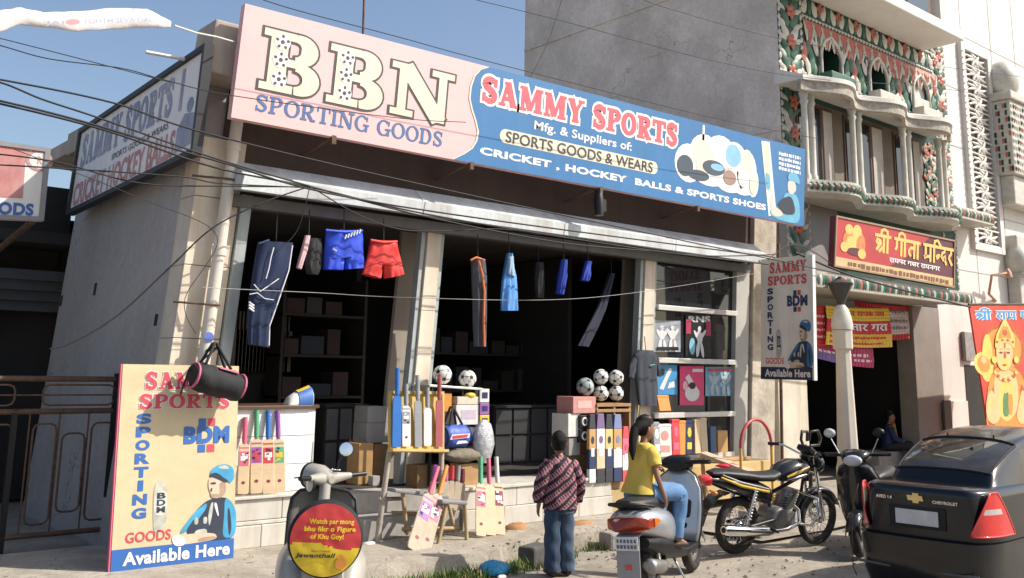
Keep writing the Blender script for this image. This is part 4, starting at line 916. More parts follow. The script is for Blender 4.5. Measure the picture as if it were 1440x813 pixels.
def bat(label, p0, p1, blade=M_willow, grip=c_red, decal=c_red, group=None, narrow=1., decal2=None, solid=False):
    """a cricket bat from toe p0 to the handle end p1; its face looks at the street"""
    p0 = V(p0); p1 = V(p1); u = (p1-p0); ln = u.length; u.normalize(); n = V((-.25, -1, .0)); n = (n-u*n.dot(u)).normalized(); w = u.cross(n)
    o = thing('cricket_bat', label, 'cricket bat', p0, group=group)
    W = .066*ln/.86*narrow; bl = ln*.645; mb = MB(); secs = []
    for (h, a, d) in ((0, .82, .014), (.012, .94, .02), (.06, 1, .03), (.25, 1, .042), (.55, 1, .034), (.62, .93, .024), (.645, .5, .02), (.66, .34, .018)):
        c = p0+u*(h*ln); a *= W; f = .011
        secs.append([c+w*x+n*y for x, y in ((-a, f*.4), (-a*.9, f), (a*.9, f), (a, f*.4), (a*.8, -f*.4), (0, -d), (-a*.8, -f*.4))])
    mb.loft(secs, 0, False); mb.build('blade', blade, o)
    mb = MB(); mb.tube([p0+u*(.655*ln), p0+u*(.7*ln), p0+u*(.985*ln), p1], [.02, .025, .023, .026], 9)
    for k in range(7): c = p0+u*((.72+.035*k)*ln); mb.tube([c, c+u*.006], .0262, 9)
    mb.build('handle', grip, o)
    if decal:
        mb = MB(); k_ = .0125
        for (a, b, x, mi) in ((.36, .55, .82, 0), (.585, .605, .8, 0), (.43, .49, .6, 1)):
            mb.add([p0+u*(a*ln)-w*W*x+n*(k_+.001*mi), p0+u*(a*ln)+w*W*x+n*(k_+.001*mi), p0+u*(b*ln)+w*W*x+n*(k_+.001*mi), p0+u*(b*ln)-w*W*x+n*(k_+.001*mi)], [(0, 1, 2, 3)], mi)
        r_ = random.Random(int(p0.x*1000)); e = [p0+u*(.36*ln)-w*W*.82, w*(W*1.64), u*(ln*.19)]
        for j in range(7):
            a, b = r_.uniform(.05, .7), r_.uniform(.02, .85); c_ = [e[0]+e[1]*(a+x*.28)+e[2]*(b+y*.13)+n*(k_+.0016+.0003*j) for x, y in ((0, 0), (1, r_.uniform(-.5, .5)), (1, 1), (0, r_.uniform(.5, 1.5)))]; mb.add(c_, [(0, 1, 2, 3)], r_.choice((1, 2, 1, 3)))
        q_ = Quad(p0+u*(.12*ln)-w*W*.4, p0+u*(.12*ln)+w*W*.4, p0+u*(.17*ln)+w*W*.4, p0+u*(.17*ln)-w*W*.4); q_.ell(mb, .5, .5, .4, .4, k_, 3, 10)
        mb.build('sticker', [decal, decal2 or c_white, c_navy, c_maroon], o)
    return o
# four bats against the counter
g = 'cricket bats leaning on the white counter'
for (b, t, gr, de, d2, lab) in (((341, 695), (345, 587), c_pink, c_pink, c_white, 'cricket bat with pink grip, shortest of the row on the white counter'), ((360, 694), (361, 577), c_green, c_violet, c_red, 'cricket bat with green grip leaning on the white counter'), ((377, 694), (377, 578), c_blue, c_red, c_white, 'cricket bat with blue grip and red sticker leaning on the white counter'), ((393, 693), (390.5, 578), c_violet, c_green, c_yellow, 'cricket bat with violet grip and green sticker leaning on the counter')):
    bat(lab, oy(*b, .015), oy(*t, .135), grip=gr, decal=de, decal2=d2, group=g)
# bag with a ball on the counter
o = thing('ball_bag', 'small blue, white and yellow ball bag lying on the shop counter', 'bag', oy(420, 566, .35))
p = oy(420, 553, .35)
mb = MB(); mb.loft([[p+V((.13*sx, 0, -.10+.0*sx))+V((0, .09*math.cos(a), .10*h*math.sin(a)+(h-1)*.1)) for a in [k*.524 for k in range(12)]] for sx, h in ((-1.1, .5), (-.9, .85), (-.4, 1.05), (.2, 1.2), (.8, 1.35), (1.05, 1.3))], 0, True); mb.build('bag_body', c_white, o)
mb = MB(); mb.loft([[p+V((.13*sx, -.004, -.1))+V((0, .094*math.cos(a), .104*h*math.sin(a)+(h-1)*.1)) for a in [k*.524 for k in range(12)]] for sx, h in ((-.25, 1.1), (.1, 1.18), (.82, 1.36), (.98, 1.34))], 0, True); mb.build('blue_panel', cm('bag_blue', (.05, .14, .4)), o)
mb = MB(); mb.loft([[p+V((.13*sx, -.005, -.1))+V((0, .098*math.cos(a), .108*h*math.sin(a)+(h-1)*.1)) for a in [.7+k*.2 for k in range(8)]] for sx, h in ((-.3, 1.1), (.1, 1.18), (.8, 1.36))], 0, True, cap=False, closed=False); mb.build('yellow_panel', c_yellow, o)

# wooden stand with the five bats
Yr = -.42
ST = thing('display_stand', 'worn wooden trestle stand with yellow back board in front of the steps', 'stand', oy(580, 765, Yr))
q = Quad(oy(547, 632, Yr), oy(623, 633, Yr), oy(623, 551, Yr+.1), oy(547, 550, Yr+.1))
M_ybrd = mat('yellow_board', (.58, .41, .13), .7, .12, 3, .1, dirt=.35)
mb = MB(); q.board(mb, .02); mb.build('back_board', M_ybrd, ST)
mb = MB(); q.frame(mb, .03, .025, 0, .001); P = [q.pt(s, t, .002) for s, t in ((-.02, -.05), (1.02, -.05), (1.02, 0), (-.02, 0))]; mb.prism(P, q.n*.09); mb.build('frame', mat('yellow_batten', (.55, .38, .12), .7, .15, 5, .1, dirt=.4), ST, bevel=.004)
M_old = mat('paint_splashed_wood', (.38, .33, .27), .8, .25, 7, .3, dirt=.6, dcol=(.12, .09, .07))
for a, b in (((530, 765), (548, 632)), ((620, 700), (621, 632))):
    mb = MB(); mb.tube([oy(*a, Yr-.02), oy(*b, Yr+.02)], .03, 5); mb.build('leg', M_old, ST)
mb = MB(); mb.tube([oy(533, 702, Yr), oy(568, 701, Yr+.1)], .022, 5); mb.tube([oy(536, 735, Yr+.3), oy(600, 733, Yr+.3)], .022, 5); mb.build('cross_bar', M_old, ST)
g = 'bats standing on the yellow display stand'
for (b, t, kw, lab) in (((557, 629), (559, 518), dict(blade=c_blue, grip=c_blue, decal=None, narrow=.8), 'bright blue plastic bat standing on the yellow stand'), ((571, 628), (571, 540), dict(blade=c_white, grip=c_grey, decal=c_grey), 'white bat with grey sticker next to the blue plastic bat'), ((588, 629), (587, 528), dict(blade=c_grey, grip=c_grey, decal=None, narrow=.75), 'plain grey bat in the middle of the yellow stand'), ((601, 627), (601, 545), dict(blade=c_white, grip=c_grey, decal=None), 'plain white bat between the grey and the dull red bats'), ((617, 628), (618, 527), dict(blade=cm('dull_red', (.38, .10, .10)), grip=cm('dull_red', ()), decal=None, narrow=.75), 'dull red bat at the right end of the yellow stand')):
    bat(lab, oy(*b, Yr-.04), oy(*t, Yr+.05), group=g, **kw)
# bench, stool
def bench(name, label, tl, tr, y0, y1, legs, th=.04):
    o = thing(name, label, name.replace('_', ' '), oy(*legs[0][0], y0))
    a, b = oy(*tl, y0), oy(*tr, y0); d = V((0, y1-y0, 0)); mb = MB(); mb.prism([a, b, b+d, a+d], V((0, 0, -th))); mb.build('seat', mat('worn_grey_top', (.24, .24, .25), .7, .2, 5, .2, dirt=.5), o, bevel=.012)
    for f, t in legs: mb = MB(); mb.tube([oy(*f, y0+.03), oy(*t, y0+.05)], .022, 5); mb.build('leg', mat('stool_wood', (.40, .29, .16), .8, .2, 6, .2, dirt=.5), o)
    mb = MB(); f0 = oy(*legs[0][0], y0+.03); f1 = oy(*legs[-1][0], y0+.03); mb.tube([f0+V((-.05, 0, .03)), f1+V((.05, 0, .03))], .025, 5); mb.tube([f0.lerp(a, .4)+d, f1.lerp(b, .4)+d], .018, 5); mb.build('cross_bar', mat('stool_wood', ()), o)
    return o
bench('bench', 'low grey topped bench behind the leaning bats', (556, 687), (632, 697), -.55, -.36, [((572, 748), (566, 692)), ((640, 748), (628, 698))])
bench('stool', 'small worn stool with wooden legs beside the leaning bats', (622, 703), (658, 705), -.86, -.62, [((613, 780), (628, 708)), ((657, 776), (654, 710))])
g = 'old bats leaning in a bundle on the stool'
for i, (b, t, gr, de, lab) in enumerate((((580, 774), (616, 657), c_pink, c_violet, 'old cricket bat with faded pink grip, outermost of the bundle leaning on the stool'), ((595, 778), (628, 656), c_orange, c_pink, 'old cricket bat with orange grip in the bundle leaning on the stool'), ((634, 715), (636, 655), c_red, None, 'bat with red grip standing behind the leaning bundle'), ((641, 718), (645, 655), c_grey, None, 'bat with grey grip standing behind the leaning bundle, furthest right'))):
    bat(lab, oy(*b, -.98 if i < 2 else -.5), oy(*t, -.62 if i < 2 else -.42), grip=gr, decal=de, group=g, blade=mat('old_willow', (.45, .36, .26), .6, .2, 7, .1, dirt=.4))
for i, (b, t, gr, lab) in enumerate((((627, 720), (627, 654), c_pink, 'bat with faded pink grip standing between the leaning bundle and the red one'), ((649, 716), (651, 660), c_maroon, 'bat with maroon grip half hidden behind the stool'), ((604, 720), (612, 654), c_violet, 'bat with violet grip at the back of the leaning bundle'))):
    bat(lab, oy(*b, -.5), oy(*t, -.40), grip=gr, decal=None, group=g, blade=mat('old_willow', ()))
g = 'bats standing against the plinth'
for (b, t, gr, de, lab) in (((676, 754), (676, 643), c_green, c_pink, 'cricket bat with green and white grip and pink sticker standing against the plinth'), ((690, 753), (687, 645), c_pink, None, 'cricket bat with pink grip and plain blade, middle of the three against the plinth'), ((703, 752), (698, 643), cm('grip_white', (.6, .6, .55)), c_maroon, 'cricket bat with round maroon sticker standing against the plinth')):
    bat(lab, oy(*b, -.8), oy(*t, -.52), grip=gr, decal=de, group=g)
# shelf with boxes, bag and balls in the middle
def ball(name, label, c, r, kind, group):
    o = thing(name, label, 'football', V(c)-V((0, 0, r)), group=group); mb = MB(); mb.ball(c, r, n=22); mb.build('ball_skin', {'w': cm('ball_white', (.74, .72, .66), .4, .05), 'g': cm('ball_greygreen', (.38, .43, .42), .4, .1)}[kind], o)
    ph = (1+5**.5)/2; D = [V(d).normalized() for d in ((0, 1, ph), (0, -1, ph), (0, 1, -ph), (0, -1, -ph), (1, ph, 0), (-1, ph, 0), (1, -ph, 0), (-1, -ph, 0), (ph, 0, 1), (-ph, 0, 1), (ph, 0, -1), (-ph, 0, -1))]
    Mr = Matrix.Rotation(random.uniform(0, 6), 3, V((random.random(), random.random(), .3)).normalized()); mb = MB()
    for d in D:
        d = Mr @ d; a = d.orthogonal().normalized(); b = d.cross(a)
        P = [V(c)+(d+(a*math.cos(k*1.2566)+b*math.sin(k*1.2566))*.27).normalized()*(r*1.006) for k in range(5)]+[V(c)+d*(r*1.012)]
        mb.add(P, [(k, (k+1) % 5, 5) for k in range(5)], 0, True)
    for i, d in enumerate(D):
        for e in D[i+1:]:
            if d.angle(e) < 1.2:
                a_ = (Mr @ d); b_ = (Mr @ e); mb.tube([V(c)+a_.lerp(b_, f).normalized()*(r*.997) for f in (.3, .4, .5, .6, .7)], .0035, 4)
    mb.build('panel_print', cm('ball_black', (.03, .03, .035), .4), o)
    return o
Ym = .02
SF = thing('goods_shelf', 'low metal shelf with two balls on top beside the yellow stand', 'shelf', oy(650, 700, Ym))
mb = MB(); a, b = oy(604, 544, Ym-.05), oy(679, 549, Ym-.05); mb.prism([a, b, b+V((0, .35, 0)), a+V((0, .35, 0))], V((0, 0, .025))); mb.build('shelf_top', M_alu, SF, bevel=.005)
mb = MB(); zf = .6
for x_ in (a.x+.06, b.x-.03):
    for dy in (0, .32): mb.box(x_-.012, x_+.012, Ym-.03+dy, Ym-.01+dy, zf, a.z)
mb.box(a.x+.05, b.x-.03, Ym-.02, Ym+.3, .98, 1.0); mb.build('shelf_frame', M_black, SF)
g = 'two balls on the metal shelf'
p = oy(622, 530, Ym+.1); ball('football', 'white ball on the metal shelf just right of the pillar', (p.x, p.y, a.z+.135), .11, 'w', g)
p = oy(657.5, 531, Ym+.1); ball('football', 'white ball with dark lines at the right end of the metal shelf', (p.x, p.y, b.z+.13), .105, 'w', g)
def crate(name, label, x0, y0, x1, y1, Y, mm, depth=.22, group=None, mark=None, cat='box', rest=None):
    """box whose street face spans pixels (x0,y0)-(x1,y1) at depth Y"""
    bl, br, tl = oy(x0, y1, Y), oy(x1, y1, Y), oy(x0, y0, Y)
    z0, z1 = min(bl.z, br.z) if rest is None else rest, tl.z
    if not mark:
        mb = MB(); mb.box(bl.x, br.x, Y, Y+depth, z0, z1); return tag(mb.build(name, mm, bevel=.006), label, cat, group)
    o = thing(name, label, cat, ((bl.x+br.x)/2, Y+depth/2, z0), group=group)
    mb = MB(); mb.box(bl.x, br.x, Y, Y+depth, z0, z1); mb.build('carton', mm, o, bevel=.005)
    if mark:
        mb = MB(); w_ = br.x-bl.x; h_ = z1-z0; mb.box(bl.x+w_*.2, br.x-w_*.2, Y-.003, Y-.0005, z0+h_*.3, z1-h_*.25); mb.build('carton_label', mark, o)
    return o
c_wbox = cm('white_box', (.62, .60, .57), .7); c_pbox = cm('pink_box', (.52, .25, .22), .7)
g = 'cartons piled around the metal shelf'
crate('carton_box', 'orange carton under the left end of the metal shelf', 621, 553, 635, 579, Ym, c_orange, group=g)
crate('carton_box', 'large white carton under the metal shelf', 641, 570, 676, 597, Ym-.03, c_wbox, group=g, mark=cm('pale_violet', (.5, .42, .5)))
crate('carton_box', 'flat white carton lying on the large white carton', 643, 558, 675, 569, Ym-.03, cm('ivory_box', (.58, .53, .42), .7), group=g)
crate('carton_box', 'big brown carton at the bottom behind the leaning bats', 586, 655, 612, 688, Ym, mat('dark_carton', (.20, .12, .06), .85, .2, 5, .1), group=g)
crate('carton_box', 'big orange brown carton beside the bats on the plinth', 648, 653, 672, 704, Ym-.2, M_carton, group=g)
g = 'three small packets stacked beside the white carton'
for i, (y0, y1, mm) in enumerate(((547, 566, c_wbox), (567, 583, c_violet), (584, 600, c_yellow))):
    crate('small_packet', ('pale packet, topmost of three small packets beside the white carton', 'violet packet in the middle of three beside the white carton', 'yellow packet, lowest of three beside the white carton')[i], 675, y0, 688, y1, Ym-.05, mm, .1, group=g, mark=c_navy)
p = oy(661, 556, Ym)
mb = MB(); mb.ball(p, .06, (1.3, .8, .6), 12); tag(mb.build('yellow_pouch', c_yellow), 'small yellow pouch lying on the flat white carton', 'pouch')
def holdall(name, label, c, L_, r, ax, body, trim, strap, txt=None, handle=True):
    o = thing(name, label, 'bag', V(c)-V((0, 0, r))); ax = V(ax).normalized(); side = ax.cross(V((0, 0, 1))).normalized(); c = V(c); secs = []
    for i in range(13):
        t = -1+2*i/12; k = (1-abs(t)**6*.22); secs.append([c+ax*(t*L_/2)+(side*math.cos(a)*.95+V((0, 0, 1))*(math.sin(a)-.06*(1-t*t)))*r*k*(1+.16*noise.noise(V((t*3.5, a*1.3, 5)))+.05*noise.noise(V((t*11, a*3, 2)))) for a in [j*math.pi/9 for j in range(18)]])
    mb = MB(); mb.loft(secs, 0, True); mb.build('bag_body', body, o)
    for s in (-1, 1):
        mb = MB(); mb.torus(c+ax*(s*L_/2*.96), r*.82, .012, Matrix((side, ax.cross(side), ax)).transposed(), 20, 6); mb.build('end_piping', trim, o)
    if handle:
        mb = MB(); t0 = c+V((0, 0, r*.95)); hh = r*1.5
        for s in (-1, 1): mb.tube([t0+ax*(-.3*L_)+side*(.4*r*s), t0+ax*(-.12*L_)+V((0, 0, hh))+side*.02*s, t0+ax*(-.06*L_)+V((0, 0, hh*1.02)), t0+ax*(.22*L_)+side*(.4*r*s)], .014, 6)
        mb.build('strap', strap, o)
    return o, side
c0 = oy(638, 613, -.12)
o, sd_ = holdall('sports_bag', 'blue sports bag with white and red flash in front of the cartons', c0, .36, .13, (1, .1, 0), cm('bag_royal', (.05, .10, .42), .5), c_navy, M_leather)
q = Quad(c0+V((-.15, -.134, -.05)), c0+V((.13, -.134, -.05)), c0+V((.13, -.134, .05)), c0+V((-.15, -.134, .05)))
mb = MB(); q.poly(mb, [(0, .2), (.95, .35), (1, .8), (.1, .75)], 0, 0); q.poly(mb, [(.1, .3), (.85, .42), (.9, .72), (.15, .62)], .004, 1); q.poly(mb, [(.3, -.3), (.9, -.2), (.8, .05), (.4, .05)], .002, 0); mb.build('side_flash', [P_halo, c_red], o)
p = oy(650, 640, -.15)
mb = MB(); mb.loft([[p+V((.24*sx, .12*math.sin(a)*.9, .07*math.cos(a)*h+.0))+V((0, 0, .02*noise.noise(V((sx*4, a, 0))))) for a in [k*.524 for k in range(12)]] for sx, h in ((-1, .3), (-.8, .9), (-.3, 1.2), (.3, 1.1), (.8, .9), (1, .3))], 0, True)
tag(mb.build('canvas_roll', mat('olive_canvas', (.20, .17, .13), .9, .25, 8, .3)), 'crumpled olive canvas bundle below the blue sports bag', 'canvas bundle')
mb = MB(); p = oy(680, 618, -.2); r_ = random.Random(2)
for k in range(1): mb.loft([[p+V((w_*math.cos(a)*(1+.25*noise.noise(V((a*1.7, z*9, 2)))), w_*.6*math.sin(a)*(1+.25*noise.noise(V((a*1.7, z*9, 7)))), z)) for a in [j*.349 for j in range(18)]] for z, w_ in ((-.26, .05), (-.2, .11), (-.05, .14), (.08, .13), (.17, .09), (.22, .03))], 0, True)
tag(mb.build('plastic_bag', mat('cloudy_plastic', (.42, .43, .45), .18, .4, 16, .6, spec=.8)), 'clear plastic sack of goods hanging beside the white carton', 'plastic bag')

# right hand display
Yd = -.18
RS = thing('goods_rack', 'brown wooden rack holding bat packs between boxes and window', 'rack', oy(862, 690, Yd))
a, b = oy(838, 570, Yd), oy(886, 567, Yd)
mb = MB(); mb.box(a.x, b.x, Yd-.02, Yd+.35, a.z-.09, a.z-.05); mb.box(a.x, b.x, Yd-.02, Yd+.35, a.z-.02, a.z+.02); mb.build('shelf', mat('rack_brown', (.33, .19, .09), .7, .2, 6, .1), RS, bevel=.004)
mb = MB(); [mb.box(x_, x_+.03, Yd-.01, Yd+.34, .6, a.z+.02) for x_ in (a.x, (a.x+b.x)/2, b.x-.03)]; mb.build('upright', mat('rack_brown', ()), RS)
mb = MB(); mb.box(a.x+.01, b.x-.01, Yd+.3, Yd+.33, .6, a.z); mb.build('back_board', M_dim, RS)
g = 'wrapped bat packs standing in the brown rack'; c_blk0 = cm('pack_black', (.025, .025, .03)); c_violet0 = cm('pack_violet', (.16, .10, .22))
PK = [((829, 838), 583, 680, [c_blk0, c_dimo, c_navy, c_wbox]), ((839.5, 851), 582, 680, [c_violet0, c_wbox, M_willow, c_blk0]), ((852, 862), 583, 679, [c_blk0, c_dimy, c_navy, c_blk0]), ((863.5, 875), 583, 678, [cm('pack_blue', (.16, .2, .36)), c_dimo, c_wbox, c_navy]), ((876, 885), 600, 678, [c_red, c_pink, c_wbox, c_red])]
LB = ['bat pack with orange middle, leftmost in the brown rack', 'bat pack with violet top and bare wooden blade in the brown rack', 'dark bat pack with yellow window in the middle of the rack', 'bat pack with blue top and orange band in the brown rack', 'short red and pink bat pack at the right end of the rack']
for (xx, y0, y1, cs), lb in zip(PK, LB):
    pb, pt = oy(xx[0], y1, Yd-.2), oy(xx[0], y0, Yd-.07); pr = oy(xx[1], y1, Yd-.2); w_ = pr.x-pb.x
    o = thing('bat_pack', lb, 'bat pack', pb+V((w_/2, 0, 0)), group=g)
    cuts = [0, .2, .48, .78, 1.0]; nm = ['pack_base', 'pack_window', 'pack_label', 'pack_top']
    for i in range(4):
        A = pb.lerp(pt, cuts[i]+.004); B = pb.lerp(pt, cuts[i+1]); k = .74 if i == 3 else 1
        mb = MB(); d = V((0, .05, 0)); mb.hexa([A, A+V((w_, 0, 0)), A+V((w_, 0, 0))+d, A+d, B+V((w_*(1-k)/2, 0, 0)), B+V((w_*(1+k)/2, 0, 0)), B+V((w_*(1+k)/2, 0, 0))+d, B+V((w_*(1-k)/2, 0, 0))+d]); mb.build(nm[i], cs[3-i] if i else cs[3], o, bevel=.004)
    q = Quad(pb.lerp(pt, .3)+V((w_*.2, 0, 0)), pb.lerp(pt, .3)+V((w_*.8, 0, 0)), pb.lerp(pt, .7)+V((w_*.8, 0, 0)), pb.lerp(pt, .7)+V((w_*.2, 0, 0)))
    mb = MB(); q.ell(mb, .5, .8, .4, .14, .004, 0, 12); q.rect(mb, .1, .2, .9, .5, .004, 1); mb.build('pack_print', [cs[0], P_halo], o)
g = 'boxes beside the brown rack'
crate('carton_box', 'pink carton with the grey green ball on top', 806, 558, 838, 581, Yd, c_pbox, .3, group=g, mark=cm('pale_pinkbox', (.66, .4, .36)))
crate('carton_box', 'white carton stacked under the pink carton', 799, 582, 816, 614, Yd+.02, c_wbox, .3, group=g)
for i, (y0, y1) in enumerate(((584, 602), (604, 622))):
    o = crate('game_box', ('black box with white ring, upper of two beside the bat packs', 'black box with white ring, lower of two beside the bat packs')[i], 816, y0, 828, y1, Yd-.02, M_black, .2, group='black boxes with white rings', mark=cm('box_print', (.05, .05, .06)))
    c_ = oy(822, (y0+y1)/2, Yd-.02); mb = MB(); mb.torus(c_+V((0, -.004, 0)), .045, .012, Matrix.Rotation(rad(90), 3, 'X'), 18, 5); mb.build('white_ring', c_white, o)
crate('carton_box', 'wide orange brown carton on the ledge under the bat packs', 826, 681, 882, 707, -.27, M_carton, .16, group=g, rest=.42)
g = 'balls stacked beside the grey shirt'
za_ = a.z+.02
for (x, y, k, lb, r) in ((823, 544, 'g', 'grey green ball on the pink carton', .115), (845, 553, 'w', 'white ball in the lower row directly above the rack', .1), (866.5, 553, 'w', 'white ball, lower right of the stack beside the grey shirt', .1), (845, 530, 'w', 'white ball with green patches, upper left of the stack', .1), (866.5, 531, 'w', 'white ball on top right of the stack beside the grey shirt', .1)):
    ball('football', lb, oy(x, y, Yd+.12), r, k, g)
g = 'small boxes filling the rack and the window'
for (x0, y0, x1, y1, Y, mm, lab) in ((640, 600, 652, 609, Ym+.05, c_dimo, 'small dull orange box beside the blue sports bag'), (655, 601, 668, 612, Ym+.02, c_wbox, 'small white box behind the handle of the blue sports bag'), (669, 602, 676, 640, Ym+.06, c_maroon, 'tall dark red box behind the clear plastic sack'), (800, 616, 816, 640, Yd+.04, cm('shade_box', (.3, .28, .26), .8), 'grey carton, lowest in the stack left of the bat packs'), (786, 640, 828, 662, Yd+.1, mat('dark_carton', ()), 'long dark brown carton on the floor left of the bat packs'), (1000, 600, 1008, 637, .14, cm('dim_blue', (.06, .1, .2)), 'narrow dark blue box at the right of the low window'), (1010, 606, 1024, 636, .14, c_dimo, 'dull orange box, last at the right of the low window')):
    crate('goods_box', lab, x0, y0, x1, y1, Y, mm, .12, group=g)
# interior furniture and boxes; dim colours carry the shade inside
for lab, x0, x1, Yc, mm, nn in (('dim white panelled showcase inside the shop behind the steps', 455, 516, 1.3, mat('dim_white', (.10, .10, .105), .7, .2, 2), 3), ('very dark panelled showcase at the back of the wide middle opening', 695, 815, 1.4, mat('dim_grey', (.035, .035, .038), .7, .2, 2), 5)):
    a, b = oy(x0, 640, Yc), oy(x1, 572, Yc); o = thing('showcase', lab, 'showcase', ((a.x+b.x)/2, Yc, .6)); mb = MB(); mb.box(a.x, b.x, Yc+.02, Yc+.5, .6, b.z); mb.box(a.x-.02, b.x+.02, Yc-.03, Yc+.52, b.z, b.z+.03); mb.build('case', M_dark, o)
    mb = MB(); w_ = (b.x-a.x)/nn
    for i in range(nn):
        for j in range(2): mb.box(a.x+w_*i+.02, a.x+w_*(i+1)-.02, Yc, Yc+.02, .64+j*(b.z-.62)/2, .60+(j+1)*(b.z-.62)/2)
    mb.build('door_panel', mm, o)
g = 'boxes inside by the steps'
crate('storage_box', 'white box coloured as in shade, upper of two inside behind the stand', 517, 572, 546, 594, .75, mat('shaded_white', (.33, .32, .31), .8), .3, group=g)
crate('storage_box', 'white box coloured as in shade, lower of two inside behind the stand', 515, 595, 546, 622, .75, mat('shaded_white', ()), .3, group=g)
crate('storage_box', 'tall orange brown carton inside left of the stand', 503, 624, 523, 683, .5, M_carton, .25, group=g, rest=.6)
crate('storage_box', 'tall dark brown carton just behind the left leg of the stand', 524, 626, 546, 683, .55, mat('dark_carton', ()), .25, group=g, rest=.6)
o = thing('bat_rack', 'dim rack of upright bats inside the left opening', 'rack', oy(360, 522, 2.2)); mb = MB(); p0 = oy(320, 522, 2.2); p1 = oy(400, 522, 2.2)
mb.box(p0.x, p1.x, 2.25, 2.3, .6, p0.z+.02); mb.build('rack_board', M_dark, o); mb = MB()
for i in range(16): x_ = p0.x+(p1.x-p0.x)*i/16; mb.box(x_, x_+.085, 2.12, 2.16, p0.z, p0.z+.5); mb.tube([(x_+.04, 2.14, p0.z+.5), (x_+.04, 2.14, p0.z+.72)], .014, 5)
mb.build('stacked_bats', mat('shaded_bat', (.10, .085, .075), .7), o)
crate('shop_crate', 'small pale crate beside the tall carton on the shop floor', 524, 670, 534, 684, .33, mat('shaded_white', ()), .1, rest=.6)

# posters and packets in the window
yw = YC+.03
def poster(label, tl, br, col, deco, tr=None, bl=None):
    q = Quad(oy(*(bl or (tl[0], br[1])), yw), oy(*br, yw), oy(*(tr or (br[0], tl[1])), yw), oy(*tl, yw))
    o = thing('window_poster', label, 'poster', q.pt(.5, 0), group='posters in the shop window'); mb = MB(); q.board(mb, .004); mb.build('poster_sheet', col, o)
    mb = MB(); ms = deco(q, mb); mb.build('poster_print', ms, o)
w_p = cm('poster_white', (.60, .60, .60), .5, .05)
def fig(q, mb, s, k=.004, mi=0, h=1.):
    for i, (a, b, c, d, r) in enumerate(((0, .78*h, .07, .07, 0), (.0, .55*h, .12, .16, .2), (-.12, .6*h, .05, .16, .7), (.14, .62*h, .05, .17, -.8), (-.07, .22*h, .07, .2, -.15), (.1, .2*h, .06, .2, .25))): q.ell(mb, s+a, b, c, d, k+.0006*i, mi, 14, rot=r)
poster('grey and white poster of sports clothing, upper left in the window', (919, 451), (957, 495), mat('art_greyp', (.28, .30, .33), .5, .4, 6), lambda q, mb: (fig(q, mb, .3), fig(q, mb, .68, .008), q.rect(mb, .1, .05, .9, .16, .012, 1), [w_p, M_black])[3])
def dk(q, mb): fig(q, mb, .55, h=.85); q.text(mb, 'RNS', (.12, .83, .95, .97), k=.004, off=.05, mi=0); q.ell(mb, .25, .25, .12, .2, .009, 1); q.rect(mb, .0, .55, .2, .9, .0095, 2); q.rect(mb, .8, .5, 1, .85, .0095, 2); return [w_p, cm('poster_teal', (.2, .45, .55), .5), cm('poster_rednight', (.35, .04, .08), .5)]
poster('black and red poster lettered RNS with a white figure in the window', (964, 443), (999, 502), M_black, dk)
poster('blue poster with white sports shoes in the window', (924, 513), (952, 555), cm('poster_azure', (.05, .25, .50), .5), lambda q, mb: (q.poly(mb, [(.1, .2), (.3, .15), (.75, .85), (.6, .9)], .004, 0), q.poly(mb, [(.5, .2), (.9, .25), (.85, .45), (.6, .4)], .005, 0), q.ell(mb, .25, .75, .12, .12, .006, 1), [w_p, M_black])[3])
poster('pink poster with a large white glove in the middle of the window', (956, 515), (990, 570), cm('poster_pinkred', (.60, .05, .16), .5), lambda q, mb: (q.ell(mb, .5, .3, .3, .2, .004, 0), q.poly(mb, [(.2, .7), (.35, .8), (.8, .35), (.6, .3)], .005, 0), q.ell(mb, .5, .5, .14, .09, .007, 1), q.rect(mb, .5, .85, .95, .93, .006, 0), q.ell(mb, .2, .5, .1, .12, .0075, 2), [w_p, M_black, cm('poster_pale', (.7, .4, .45), .5)])[5])
poster('pale blue poster with grey figures, right of the pink poster', (992, 516), (1031, 557), cm('poster_skyblue', (.16, .34, .46), .5, .3), lambda q, mb: (fig(q, mb, .3), fig(q, mb, .7, .008), q.rect(mb, .1, .85, .9, .93, .012, 1), [cm('poster_greyblue', (.36, .44, .5), .5, .3), c_red])[3])
g = 'packets and boards standing in the low window'
yk = .14
for (x0, y0, x1, y1, mm, mk, lb, dx) in ((921, 594, 930, 642, c_grey, c_white, 'grey striped packet at the left end of the low window', .02), (926, 597, 945, 643, c_wbox, c_pbox, 'white packet with pink print in the low window', .05), (928, 556, 944, 578, c_orange, None, 'small orange box standing on the middle window rail', 0), (946, 590, 957, 640, c_red, c_pink, 'red packet in the low window', .05), (954, 592, 964, 640, c_orange, None, 'orange wooden board in the low window', .08), (965, 592, 974, 639, c_navy, c_yellow, 'dark packet with yellow print in the low window', .07), (978, 590, 986, 638, M_willow, None, 'pale wooden board leaning in the low window', .06), (987, 588, 996, 638, mat('pale_board', (.55, .45, .30), .7), None, 'pale board at the right end of the low window goods', .04)):
    a, b, t = oy(x0, y1, yk), oy(x1, y1, yk), oy(x0, y0, yk); o = thing('packet', lb, 'packet', ((a.x+b.x)/2, yk, a.z), group=g)
    mb = MB(); mb.box(a.x, b.x, yk, yk+.05, a.z, t.z, dx=dx, dy=.05); pb_ = mb.build('pack_body', mm, o, bevel=.004)
    mb = MB(); mb.box(a.x+.9*dx-.004, b.x+.9*dx+.004, yk+.04, yk+.1, t.z-.035, t.z-.012); mb.build('pack_flap', mm, o)
    if mk: q = Quad(a, b, V((b.x+dx, yk+.05, t.z)), V((a.x+dx, yk+.05, t.z))); mb = MB(); q.ell(mb, .5, .65, .3, .15, .004, 0, 12); q.rect(mb, .15, .15, .85, .35, .004, 0); mb.build('pack_print', mk, o)
